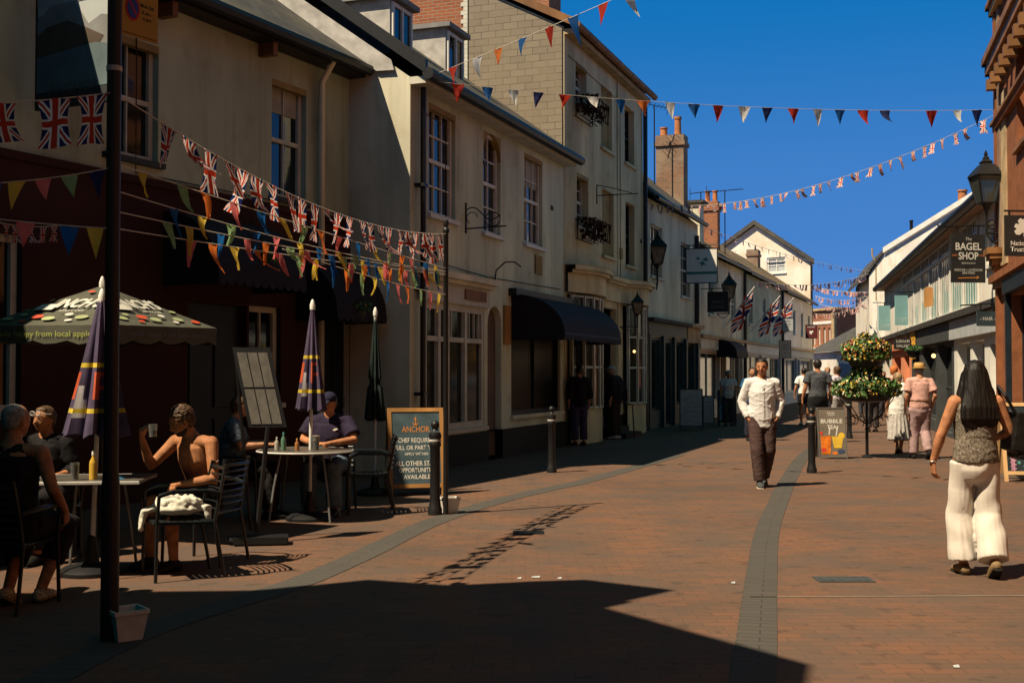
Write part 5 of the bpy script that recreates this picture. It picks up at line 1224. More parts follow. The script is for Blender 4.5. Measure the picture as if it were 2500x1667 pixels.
rwb = ['red', 'blue', 'white', 'navy', 'red', 'white', 'blue', 'orange', 'white', 'blue', 'red', 'white', 'navy', 'red', 'white', 'blue', 'red', 'navy', 'white', 'red', 'white', 'navy']
bunting('red white and blue pennant string crossing the whole street, longest over the sky', [e1, eR], 'tri', 22, .21, .28, rwb, sag=.16, seed=31, jit=.25, wind=(.2, -.2), skip=(18,))
bunting('red white and blue pennant string climbing out of the top of frame', [WC.pt(.15, 6.1, .35), WR.pt(8.2, 7.75)], 'tri', 20, .2, .28, ['red', 'white', 'orange', 'blue', 'red', 'blue', 'red', 'white', 'orange'], sag=.1, seed=32, wind=(.8, -.3), jit=.3)
dE = WD.pt(LD-.2, 6.05, .1)
bunting('union flag string rising across open sky to the brick corner', [dE, at(2440, 275, 20.05)], 'union', 40, .15, .21, sag=.55, seed=33, jit=.9, wind=(.5, -.1))
# far union strings
fS = [((1700, 548, 40), (2124, 662, 60), .25, 30, 'hanging over the stained white gable'), ((1830, 684, 47), (2122, 668, 58), .35, 34, 'dense, from mossy roof to the white side house'), ((1985, 700, 66), (2120, 713, 62), .1, 20, 'thin and nearly level beyond the white gable'),
      ((1990, 722, 68), (2122, 721, 60), .25, 20, 'second lowest over the end of the street'), ((2000, 742, 70), (2124, 728, 58), .3, 22, 'lowest but one, sagging over the brick building'), ((1985, 765, 64), (2126, 735, 56), .25, 20, 'lowest over the brick building'),
      ((1580, 492, 33.5), (1800, 612, 52), .5, 24, 'shaded, along the eaves of the teal shop house')]
for i, (a, b_, sg, n_, lb) in enumerate(fS): bunting('distant union flag string '+lb, [at(*a), at(*b_)], 'union', n_, .2 if a[2] > 45 else .14, .27 if a[2] > 45 else .2, sag=sg, seed=40+i, jit=.9, cord=.008)
# flags on slanting poles
for i, (u0, v0, u1, v1, y) in enumerate(((1842, 700, 1808, 775, 42), (1905, 722, 1862, 800, 47), (1938, 727, 1905, 800, 50))):
    a = at(u0, v0, y); b_ = at(u0-30, v0+55, y-.2); t = thing('pole_flag', ['union flag on a slanting pole, nearest of three on the shaded row', 'union flag on a slanting pole, middle of three on the shaded row', 'union flag on a slanting pole, farthest of three on the shaded row'][i], 'flag', b_, 'union flags on slanting poles')
    wpt = Wrow.pt((Vector((b_.x, b_.y))-Wrow.p0).dot(Wrow.d)+.8, b_.z-.5, .02)
    part('flag_pole', MB().tube([wpt, a], .022, 6), M_framew, t)
    d = (wpt-a).normalized(); mb = MB(); vs = []; uv = []
    for j in range(9):
        for k in range(9):
            s_, r_ = j/8, k/8; p_ = a+d*(.1+s_*.75) + Vector((-.25*r_-.1*s_*r_, .05*math.sin(7*r_+3*s_), -1.15*r_)) + Vector((.10*math.sin(9*s_+4*r_), .12*math.sin(8*s_), 0)); vs.append(p_); uv.append((r_, s_))
    mb.add(vs, [[j*9+k, j*9+k+1, (j+1)*9+k+1, (j+1)*9+k] for j in range(8) for k in range(8)], uv); part('flag_cloth', mb, M_union, t, smooth=True)
# ---------------------------------------------------------------- flower planter stand
def flowers(mbs, c, r, hz, n, rr):
    """leaf and blossom clumps around c"""
    for k in range(n):
        a = rr.uniform(0, 2*math.pi); q = rr.random()**.5; p_ = c+Vector((r*q*math.cos(a), r*q*math.sin(a), hz*(rr.uniform(-.5, 1)*(1.1-q*.7))))
        m = rr.choices(range(len(mbs)), weights=[q_[1] for q_ in mbs])[0]; mb = mbs[m][0]; s_ = mbs[m][2]*rr.uniform(.6, 1.3)
        nrm = (p_-c).normalized()+Vector([rr.gauss(0, .8) for _ in range(3)]); nrm.normalize(); t_ = nrm.orthogonal().normalized(); b_ = nrm.cross(t_)
        N_ = 5 if mbs[m][3] else 4
        vs = [p_+(t_*math.cos(i*2*math.pi/N_)+b_*math.sin(i*2*math.pi/N_)*(.6 if not mbs[m][3] else 1))*s_+nrm*(.2*s_ if i % 2 else 0) for i in range(N_)]
        mb.add(vs, [list(range(N_))])
def planter(label, c, r, hz, n, cols, parent=None, seed=1, name='flower_planter'):
    rr = random.Random(seed); mbs = [(MB(), 5, .045*r/.5+.012, False), (MB(), 3, .05, False)] + [(MB(), wt, .022, True) for _, wt in cols]
    flowers(mbs, c, r, hz, n, rr); M1 = mat('leaf_green', (.07, .16, .035), .6, .3, 9); M2 = mat('leaf_dark', (.03, .08, .022), .6, .3, 9)
    part('foliage', mbs[0][0], M1, parent); part('trailing_foliage', mbs[1][0], M2, parent)
    for (m_, _), q in zip(cols, mbs[2:]):
        if q[0].v: part('blossom', q[0], m_, parent)
c = gnd(2117, 1117); t = thing('flower_stand', 'black wrought iron stand with two tiers of yellow and coral flowers', 'planter', c)
part('stem', MB().lathe(c, [(.10, 0), (.10, .02), (.03, .05), (.028, .5), (.04, .52), (.022, .56), (.022, 1.95), (0, 2.0)], 12), M_iron, t, smooth=True)
for k in range(6):
    a = k*math.pi/3; d = Vector((math.cos(a), math.sin(a), 0)); mb = MB(); mb.tube([c+Vector((0, 0, .62))+d*.02, c+d*.2+Vector((0, 0, .72)), c+d*.42+Vector((0, 0, .98)), c+d*.5+Vector((0, 0, 1.1))], .01, 5); part('scroll_arm', mb, M_iron, t, smooth=True); mb = MB()
    s0 = c+d*.3+Vector((0, 0, .68)); mb.tube([s0+d*(.09*math.cos(q))+Vector((0, 0, .09*math.sin(q))) for q in [i*.6 for i in range(10)]], .008, 5)
    part('scrollwork', mb, M_iron, t, smooth=True); mb = MB(); s0 = c+d*.24+Vector((0, 0, 1.48)); mb.tube([s0+d*(.1*math.cos(q))+Vector((0, 0, .1*math.sin(q))) for q in [i*.6 for i in range(10)]], .008, 5)
    part('scrollwork', mb, M_iron, t, smooth=True)
for z, r in ((1.0, .50), (1.62, .34)):
    part('planter_bowl', MB().lathe(c+Vector((0, 0, z)), [(.08, -.0), (r*.8, .04), (r, .16), (r, .2), (r*.9, .2), (.05, .12)], 20), M_iron, t, smooth=True)
yl = mat('yellow_petals', (.62, .38, .04), .6, .1, 9); cr_ = mat('coral_petals', (.58, .19, .09), .6, .2, 9); pl_ = mat('cream_petals', (.80, .60, .34), .6, .1, 9); wt_ = mat('white_petals', (.7, .7, .6), .6, .1, 9)
planter('', c+Vector((0, 0, 1.22)), .60, .34, 2500, [(yl, 2.6), (pl_, 1.9), (wt_, 1.2)], t, 5); planter('', c+Vector((0, 0, 1.55)), .27, .24, 800, [(yl, 3.0), (pl_, 2.0)], t, 15); planter('', c+Vector((0, 0, 1.88)), .43, .42, 2600, [(yl, 3.4), (cr_, 3.0), (pl_, 3.2)], t, 6)
# hanging baskets
def basket(c, r, label, n=500, cols=None, s=9):
    t = thing('hanging_basket', label, 'flower basket', c, 'hanging flower baskets on the fronts')
    part('basket', MB().lathe(c, [(.03, -r*.8), (r*.6, -r*.6), (r*.8, 0), (r*.75, 0), (.02, -r*.3)], 14), M_iron, t, smooth=True)
    part('chains', MB().tube([c+Vector((r*.7, 0, 0)), c+Vector((0, 0, r*1.6))], .006, 4).tube([c+Vector((-r*.7, 0, 0)), c+Vector((0, 0, r*1.6)), c+Vector((0, 0, r*2.1))], .006, 4), M_iron, t)
    planter('', c+Vector((0, 0, .05)), r, r*.6, n, cols or [(cr_, .3), (yl, .2)], t, s)
basket(WB.pt(LB-3.05, 2.95, .55), .38, 'dark leafy hanging basket over the pub window', 700, [(cr_, .25)], 7)
basket(WB.pt(LB-.75, 2.05, .6)+Vector((0, 0, .4)), .25, 'small dark hanging basket by the pub end door', 300, [(cr_, .2)], 8)
basket(at(2140, 850, 39), .42, 'hanging basket of coral flowers behind the lower gallery sign', 500, [(cr_, 1.5), (yl, 1.5)], 9)
basket(at(2230, 858, 31), .22, 'green hanging basket under the amber banner on the gallery row', 400, [(wt_, .4)], 10)

# ---------------------------------------------------------------- parasols
def ring_fold(c, u, z_, r, n, fold, ph=0.0): pass
def closed_parasol(c, zb, zt, r, label, m, lean=(0, 0), stripes=True, base=True):
    """furled canopy hanging in folds around its pole"""
    c = Vector(c); t = thing('closed_parasol', label, 'parasol', c, 'closed parasols at the cafe tables')
    ax = lambda z: c+Vector((lean[0]*z, lean[1]*z, z))
    part('pole', MB().tube([ax(0.02), ax(zt+.0)], .019, 10), mat('white_pole', (.70, .70, .66), .4, .05, 4), t, smooth=True)
    part('tip', MB().lathe(ax(zt-.02), [(.028, 0), (.03, .05), (.014, .10), (.0, .115)], 10), M_framew, t, smooth=True)
    n = 64; rows = 30; vs = []
    def rad(k, f):
        a = 2*math.pi*k/n; rr = r*(.13+.87*f**.9); w_ = .26*(.35+f)*math.sin(8*a+1.2*f)+.10*f*math.sin(19*a+2)
        if not stripes: rr *= (.75 if f > .62 and f < .7 else 1)
        return rr*(1+w_), a
    for j in range(rows+1):
        f = j/rows; z = zt-(zt-zb)*f
        for k in range(n):
            rr, a = rad(k, f); vs.append(ax(z+ (0.02*math.sin(8*a) if j == rows else 0))+Vector((rr*math.cos(a), rr*math.sin(a), 0)))
    mb = MB(); mb.add(vs, [[j*n+k, (j+1)*n+k, (j+1)*n+(k+1) % n, j*n+(k+1) % n] for j in range(rows) for k in range(n)])
    mats_ = [m]
    if stripes:
        ya, re_, wh = mat('parasol_yellow', (.62, .46, .04), .7), mat('parasol_red', (.55, .09, .03), .7), mat('parasol_white', (.66, .62, .62), .7)
        mats_ = [m, ya, re_, wh]
        for i in range(len(mb.m)):
            j, k = divmod(i, n); f = j/rows; kk = k % 16
            if f in (0,): continue
            if abs(f-.46) < .018 or abs(f-.80) < .018: mb.m[i] = 1
            elif .52 < f < .73: 
                g_ = (f-.52)/.21
                if kk in (1, 2, 3): mb.m[i] = 2
                elif kk in (4, 5, 6, 7) and (g_ < .2 or .42 < g_ < .58): mb.m[i] = 2
                elif kk in (9, 10) and g_ > .5: mb.m[i] = 3
            elif .73 < f < .86 and kk in (9, 10, 11): mb.m[i] = 3
    part('canopy', mb, mats_, t, smooth=True)
    if base:
        part('parasol_base', MB().lathe(c, [(.25, 0), (.25, .03), (.2, .06), (.06, .09), (.03, .28), (.022, .3)], 20), M_iron, t, smooth=True)
    return t
purple = mat('purple_parasol_cloth', (.075, .055, .105), .8, .12, 8)
TB1 = Vector((-3.26, 9.25, 0)); TB2 = Vector((-2.19, 12.6, 0))
closed_parasol(TB1, 1.07, 2.12, .19, 'purple furled parasol with red and yellow lettering, nearest, left of the near post', purple, (.03, 0))
closed_parasol(TB2+Vector((.05, 0, 0)), 1.16, 2.24, .12, 'purple furled parasol leaning over the round table of the man in navy', purple, (.01, 0))
c3 = gnd(925, 1270); closed_parasol(Vector((-1.75, 15.2, 0)), .95, 2.3, .10, 'dark green furled parasol standing in the shade near the pub corner', mat('dark_green_cloth', (.008, .02, .018), .8, .2, 8), stripes=False)
# open parasol, four sides with valance
oc = Vector((-3.80, 11.0, 0)); t = thing('open_parasol', 'square open parasol, dark green with cream lettering and apple pattern', 'parasol', oc)
dq = Vector((.43, -.955, 0)); dr2 = Vector((.955, .43, 0)); cn = [oc+dq+Vector((0, 0, 1.96)), oc+dr2+Vector((0, 0, 1.98)), oc-dq+Vector((0, 0, 1.98)), oc-dr2+Vector((0, 0, 1.97))]; ap = oc+Vector((0, 0, 2.36))
og = mat('olive_parasol_cloth', (.085, .085, .06), .8, .1, 6)
part('pole', MB().tube([oc+Vector((0, 0, .02)), ap+Vector((0, 0, -.02))], .02, 8), M_iron, t, smooth=True); part('tip', MB().lathe(ap, [(.03, -.02), (.03, .03), (.012, .08), (0, .09)], 8), M_framew, t, smooth=True)
mb = MB()
for i in range(4):
    a, b_ = cn[i], cn[(i+1) % 4]; N_ = 8
    for j in range(N_):
        f0, f1 = j/N_, (j+1)/N_
        def q(f, g): e = a.lerp(b_, g); r_ = ap.lerp(e, f); r_.z -= .035*math.sin(math.pi*f)*(1-abs(2*g-1)); return r_
        for g in range(6): mb.quad(q(f0, g/6), q(f1, g/6), q(f1, (g+1)/6), q(f0, (g+1)/6))
part('canopy', mb, og, t, smooth=True)
for i in range(4):
    a, b_ = cn[i], cn[(i+1) % 4]; mb = MB(); 
    for g in range(12):
        p0, p1 = a.lerp(b_, g/12), a.lerp(b_, (g+1)/12); o0, o1 = [Vector((0, 0, -.15-.02*math.sin(g_*2.2))) for g_ in (g, g+1)]; mb.quad(p0, p1, p1+o1, p0+o0)
    part('valance', mb, og, t)
for k in range(4): part('rib', MB().tube([ap+Vector((0, 0, -.06)), cn[k]+Vector((0, 0, -.02))], .008, 5), M_lead, t)
cp = t.children[2] if len(t.children) > 2 else None
canopy = [o for o in t.children if o.name.startswith('canopy')][0]
crm = mat('cream_print', (.62, .60, .52), .7); redp = mat('red_apple_print', (.55, .07, .03), .7); grn = mat('green_apple_print', (.36, .40, .20), .7)
def face_panel(i, lift=.0):
    a, b_ = cn[i], cn[(i+1) % 4]; m_ = (a+b_)/2; R = (b_-a).normalized(); U = (ap-m_).normalized(); return Panel(m_, R, U), (b_-a).length, (ap-m_).length
for i in (0, 3, 1, 2):
    P, ew_, hh = face_panel(i)
    if P.N.z < 0: P = Panel(P.O, -P.R, P.U)
    text(P, "INCH'S", .06, hh*.52, .17, crm, canopy, z=.012, bold=.03, width=.52, shear=.15); text(P, 'APPLE CIDER', .08, hh*.33, .035, crm, canopy, z=.012, width=.28)
    mb = MB(); P.poly(mb, [(-.36, hh*.36), (-.16, hh*.36), (-.15, hh*.50), (-.35, hh*.50)], .008, .003); part('printed_badge', mb, crm, canopy)
    rr = random.Random(50+i)
    for (x, y, s_, m_) in ((-.5, .12, .06, grn), (-.2, .16, .07, redp), (-.05, .12, .07, grn), (.3, .14, .07, grn), (.52, .10, .06, redp), (.12, .2, .045, crm), (-.38, .2, .04, grn), (.4, .3, .045, grn), (.0, hh*.82, .04, redp), (.2, .08, .04, crm), (-.3, .07, .04, redp)):
        mb = MB(); P.poly(mb, ngon(x, y, s_, s_*.55, 12), .010+.0004*len(mb.v), .002); part('printed_apple', mb, m_, canopy)
for i in (0, 3):
    a, b_ = cn[i], cn[(i+1) % 4]; R = (b_-a).normalized(); P = Panel((a+b_)/2+Vector((0, 0, -.08)), R, (0, 0, 1))
    if P.N.dot(((a+b_)/2-oc)) < 0: P = Panel(P.O, -R, (0, 0, 1))
    text(P, 'made happy from local apples', 0, 0, .05, mat('lime_print', (.36, .40, .08), .7) if i == 3 else dim, canopy, z=.012, width=1.1)  # print greyed on the right valance, putting its shade into the colour

# ---------------------------------------------------------------- cafe furniture
def cafe_table(c, r, label, sq=False):
    c = Vector(c); t = thing('cafe_table', label, 'table', c, 'dark cafe tables with pale metal rims'); z = .74
    mb = MB(); top = mat('worn_table_top', (.10, .09, .075), .35, .15, 6)
    if sq: mb.box(c+Vector((0, 0, z-.012)), (r, r*.8, .012), .1)
    else: mb.lathe(c+Vector((0, 0, z-.025)), [(r*.96, 0), (r, .008), (r, .02), (r*.97, .025)], 28)
    part('tabletop', mb, top, t); rim = MB()
    if sq:
        M_ = Matrix.Rotation(.1, 3, 'Z'); q = [c+M_ @ Vector((x*r, y*r*.8, 0))+Vector((0, 0, z-.012)) for x, y in ((-1, -1), (1, -1), (1, 1), (-1, 1), (-1, -1))]; rim.tube(q, .014, 5)
    else: rim.tube([c+Vector((r*math.cos(a), r*math.sin(a), z-.012)) for a in [i*2*math.pi/28 for i in range(29)]], .013, 5)
    part('rim', rim, M_lead, t, smooth=True)
    for k in range(4):
        a = math.pi/4+k*math.pi/2; d = Vector((math.cos(a), math.sin(a), 0)); part('leg', MB().tube([c+d*r*.62+Vector((0, 0, z-.03)), c+d*r*.78+Vector((0, 0, .36)), c+d*r*.9], .012, 6), mat('dull_steel', (.30, .32, .32), .35, .1, 5, metal=.6), t, smooth=True)
    return t
cafe_table(TB1, .42, 'square cafe table with cola glass, at the nearest parasol', True)
cafe_table(TB2, .50, 'round cafe table where the man in navy sits')
# chair prototype at the origin, front = +Y
def chair_proto(label):
    t = thing('cafe_chair', label, 'chair', (0, 0, 0), 'dark slatted cafe chairs')
    M = mat('dark_weathered_chair', (.012, .014, .015), .35, .1, 8, spec=.5); MR = mat('chair_tube_highlight', (.018, .022, .024), .3, .1, 6, metal=.3)
    for sx in (-1, 1):
        part('front_leg', MB().tube([(sx*.25, .22, 0), (sx*.24, .21, .44), (sx*.26, .2, .64)], .014, 7), M, t, smooth=True)
        part('back_leg', MB().tube([(sx*.23, -.30, 0), (sx*.225, -.22, .42), (sx*.22, -.26, .62), (sx*.20, -.31, .86)], .014, 7), M, t, smooth=True)
        part('armrest', MB().tube([(sx*.26, .2, .64), (sx*.27, .1, .67), (sx*.27, -.15, .665), (sx*.225, -.25, .64)], (.017), 7), MR, t, smooth=True)
    mb = MB()
    for k in range(9): y = .21-.05*k; mb.box((0, y, .44-.01*math.sin(k/8*math.pi)), (.225, .018, .006))
    part('seat', mb, M, t); part('seat_rail', MB().tube([(-.235, .22, .43), (.235, .22, .43), (.225, -.23, .425), (-.225, -.23, .425), (-.235, .22, .43)], .012, 6), MR, t, smooth=True)
    mb = MB()
    for k in range(7):
        z = .50+.052*k; mb.tube([(-.21, -.245-.02*k*.5, z), (-.1, -.275-.02*k*.5, z), (.1, -.275-.02*k*.5, z), (.21, -.245-.02*k*.5, z)], (.008 if k < 6 else .015), 6)
    part('backrest', mb, MR, t, smooth=True)
    return t
ch0 = chair_proto('dark slatted chair with the grey-haired man, at the left edge')
ch0.location = (-3.36, 7.95, 0); ch0.rotation_euler = (0, 0, R_(-6))
CH = [ch0, dup(ch0, (-2.56, 9.15, 0), R_(118), 'dark chair with a white shirt thrown over its seat, in front of the bare-chested man'),
      dup(ch0, (-2.55, 9.82, 0), R_(75), 'dark chair the bare-chested man sits on'), dup(ch0, (-3.95, 10.2, 0), R_(200), 'dark chair of the person with glasses behind the grey-haired man'),
      dup(ch0, (-2.03, 13.35, 0), R_(178), 'dark chair of the man in navy at the round table'), dup(ch0, (-2.95, 12.75, 0), R_(-80), 'dark chair at the left of the round table behind the menu stand'),
      dup(ch0, (-1.62, 13.3, 0), R_(100), 'empty dark chair in shadow between the round table and the A-board')]
# menu stand
c = gnd(618, 1332); c.y += .15; t = thing('menu_stand', 'tall leaning menu stand with pale menu sheets, left of the round table', 'menu stand', c)
Pm = Panel(c+Vector((.0, .1, 1.40)), (.92, .22, 0), (-.24, .12, 1)); mb = MB(); Pm.rect(mb, -.17, -.36, .17, .40, -.02, .03); brd = part('board', mb, M_iron, t)
for i in range(3):
    for j in range(2): mb = MB(); x0 = -.14+.095*i; y0 = -.33+.35*j; Pm.rect(mb, x0, y0, x0+.085, y0+.33, .012, .003); part('menu_sheet', mb, mat('grey_menu_paper', (.14, .13, .11), .7, .12, 12), brd)
mb = MB(); mb.tube([Pm.pt(0, -.36), c+Vector((0, 0, .1))], .022, 8); mb.tube([Pm.pt(-.15, .36, -.02), c+Vector((-.12, .3, .08))], .016, 6); part('upright', mb, M_iron, t)
mb = MB(); mb.box(c+Vector((.05, -.05, .045)), (.24, .12, .03), .15); mb.tube([c+Vector((-.22, -.12, .04)), c+Vector((.28, -.02, .04))], .035, 10); part('base', mb, M_iron, t)
for sx in (-1, 1): mb = MB(); mb.tube([c+Vector((sx*.25, -.08, .04)), c+Vector((sx*.25+.05, -.07, .04))], .04, 12); part('wheel', mb, M_iron, t, smooth=True)
# things on tables
def glass(c, r, h, liq, fill, label, head=0):
    t = thing('drinking_glass', label, 'glass', c, None); c = Vector(c)
    part('glass_wall', MB().lathe(c, [(r*.8, 0), (r, h), (r*.94, h), (r*.74, .012)], 16), mat('clear_glass', (.5, .52, .5), .08, .05, 4, spec=.6, trans=.85), t, smooth=True)
    part('drink', MB().lathe(c+Vector((0, 0, .006)), [(r*.72, 0), (r*.72+(r*.2)*fill, h*fill)], 16), liq, t, smooth=True)
    if head: part('foam', MB().lathe(c+Vector((0, 0, h*fill+.007)), [(r*.89, 0), (r*.92, head)], 16), mat('beer_foam', (.62, .52, .38), .8), t, smooth=True)
glass(TB1+Vector((-.07, -.18, .742)), .035, .13, mat('cola', (.05, .012, .004), .2), .8, 'tall glass of cola on the nearest table')
glass(TB2+Vector((.13, -.1, .742)), .04, .15, mat('stout', (.008, .005, .004), .3), .62, 'pint of dark beer with pale head on the round table', .05)
def bottle(c, r, h, m, cap, label):
    c = Vector(c); t = thing('sauce_bottle', label, 'bottle', c); part('bottle_body', MB().lathe(c, [(r, 0), (r, h*.55), (r*.9, h*.65), (r*.38, h*.8), (r*.36, h*.9)], 14), m, t, smooth=True)
    part('cap', MB().lathe(c+Vector((0, 0, h*.88)), [(r*.45, 0), (r*.4, h*.12), (r*.1, h*.16)], 10), cap, t, smooth=True)
bottle(TB1+Vector((.06, -.15, .742)), .03, .21, mat('mustard_bottle', (.62, .38, .05), .4), M_framew, 'yellow sauce bottle beside the cola glass')
bottle(TB2+Vector((-.21, -.1, .742)), .028, .18, mat('green_bottle', (.10, .20, .13), .3), mat('teal_cap', (.06, .2, .17)), 'greenish bottle left of the pole on the round table')
bottle(TB2+Vector((-.29, -.05, .742)), .025, .13, mat('clear_shaker', (.4, .38, .32), .2), M_lead, 'small clear shaker at the left of the bottles on the round table')
bottle(TB2+Vector((-.06, -.14, .742)), .024, .12, mat('amber_shaker', (.35, .15, .05), .3), M_wood, 'small amber jar by the parasol pole on the round table')
mb = MB(); q = TB1+Vector((.19, -.12, .742)); mb.prism([q+Vector((-.03, 0, 0)), q+Vector((.09, 0, 0)), q+Vector((-.03, 0, .05))], (0, .07, 0)); solo('snack_packet', 'blue and white wedge packet on the nearest table', 'packet', mb, mat('blue_packet', (.08, .3, .5), .5))

rr = random.Random(77)
for k, (u, v, lb) in enumerate(((1268, 1413, 'white paper scrap by the shadow edge, leftmost of three'), (1308, 1410, 'long white paper scrap by the shadow edge, middle of three'), (1366, 1413, 'white paper scrap by the shadow edge, rightmost of three'), (1790, 1424, 'tiny white scrap beside the grey paver band'), (2335, 1629, 'pale paper scrap near the bottom right of the paving'))):
    c = gnd(u, v); mb = MB(); w_ = .035 if k == 1 else .016; mb.prism([c+Vector((-w_, -.01, .004)), c+Vector((w_*.8, -.016, .004)), c+Vector((w_, .012, .012)), c+Vector((-w_*.7, .02, .006))], (0, 0, .003)); solo('paper_scrap', lb, 'litter', mb, M_grey, 'paper scraps on the paving')
# ---------------------------------------------------------------- people
V = Vector
def lerp(a, b, t): return a+(b-a)*t
STAND = dict(pel=(0, 0, .95), waist=(0, 0, 1.10), chest=(0, .01, 1.28), neck=(0, -.01, 1.475), head=(0, .02, 1.625),
    shR=(.172, 0, 1.405), elR=(.235, -.03, 1.14), wrR=(.24, .03, .89), shL=(-.172, 0, 1.405), elL=(-.235, -.03, 1.14), wrL=(-.24, .03, .89),
    hipR=(.095, 0, .92), knR=(.10, .02, .50), anR=(.10, -.02, .085), hipL=(-.095, 0, .92), knL=(-.10, .02, .50), anL=(-.10, -.02, .085),
    footR=(0, 1, 0), footL=(0, 1, 0), hdirR=(0, .1, -1), hdirL=(0, .1, -1), palR=(-1, 0, 0), palL=(1, 0, 0), look=(0, 1, 0), curl=.5)
SIT = dict(STAND, pel=(0, 0, .54), waist=(0, .0, .68), chest=(0, .03, .86), neck=(0, .04, 1.055), head=(0, .08, 1.20), shR=(.175, .03, .99), elR=(.25, .02, .74), wrR=(.2, .25, .72),
    shL=(-.175, .03, .99), elL=(-.25, .02, .74), wrL=(-.2, .25, .72), hipR=(.1, .02, .53), knR=(.13, .44, .52), anR=(.14, .42, .085), hipL=(-.1, .02, .53), knL=(-.13, .44, .52), anL=(-.14, .42, .085),
    hdirR=(0, 1, 0), hdirL=(0, 1, 0), palR=(0, 0, -1), palL=(0, 0, -1))
def hand_mb(mb, wr, d, pal, curl, fine, sgn, s=1.0):
    d = V(d).normalized(); n = V(pal); n = (n-d*n.dot(d)).normalized(); x = d.cross(n)*sgn     # x: towards the thumb side
    kn = wr+d*.085*s
    mb.tube([wr-d*.02, wr+d*.03*s, kn], [(.026*s, .020*s), (.038*s, .018*s), (.040*s, .015*s)], 10, rnd=True, ref=x)
    for i, (o, ln) in enumerate(((.030, .075), (.010, .084), (-.010, .078), (-.029, .062))):
        p0 = kn+x*o*s-d*.01; c = curl*(1+.12*i); ang = [c*.7, c*1.5, c*2.1]; p = p0; pts = [p0]; seg = [ln*.45, ln*.32, ln*.25]
        for a, l in zip(ang, seg): p = p+(d*math.cos(a)+n*math.sin(a)+x*o*.6)*l*s; pts.append(p)
        mb.tube(pts, [.0095*s, .0090*s, .0080*s, .0068*s], 7, rnd=True)
    b0 = wr+d*.02*s+x*.022*s; mb.tube([b0, b0+(x*.8+d*.6+n*.35).normalized()*.038*s, b0+(x*.8+d*.6+n*.35).normalized()*.038*s+(d*.85+x*.2+n*.5).normalized()*.045*s], [.013*s, .0105*s, .008*s], 7, rnd=True)
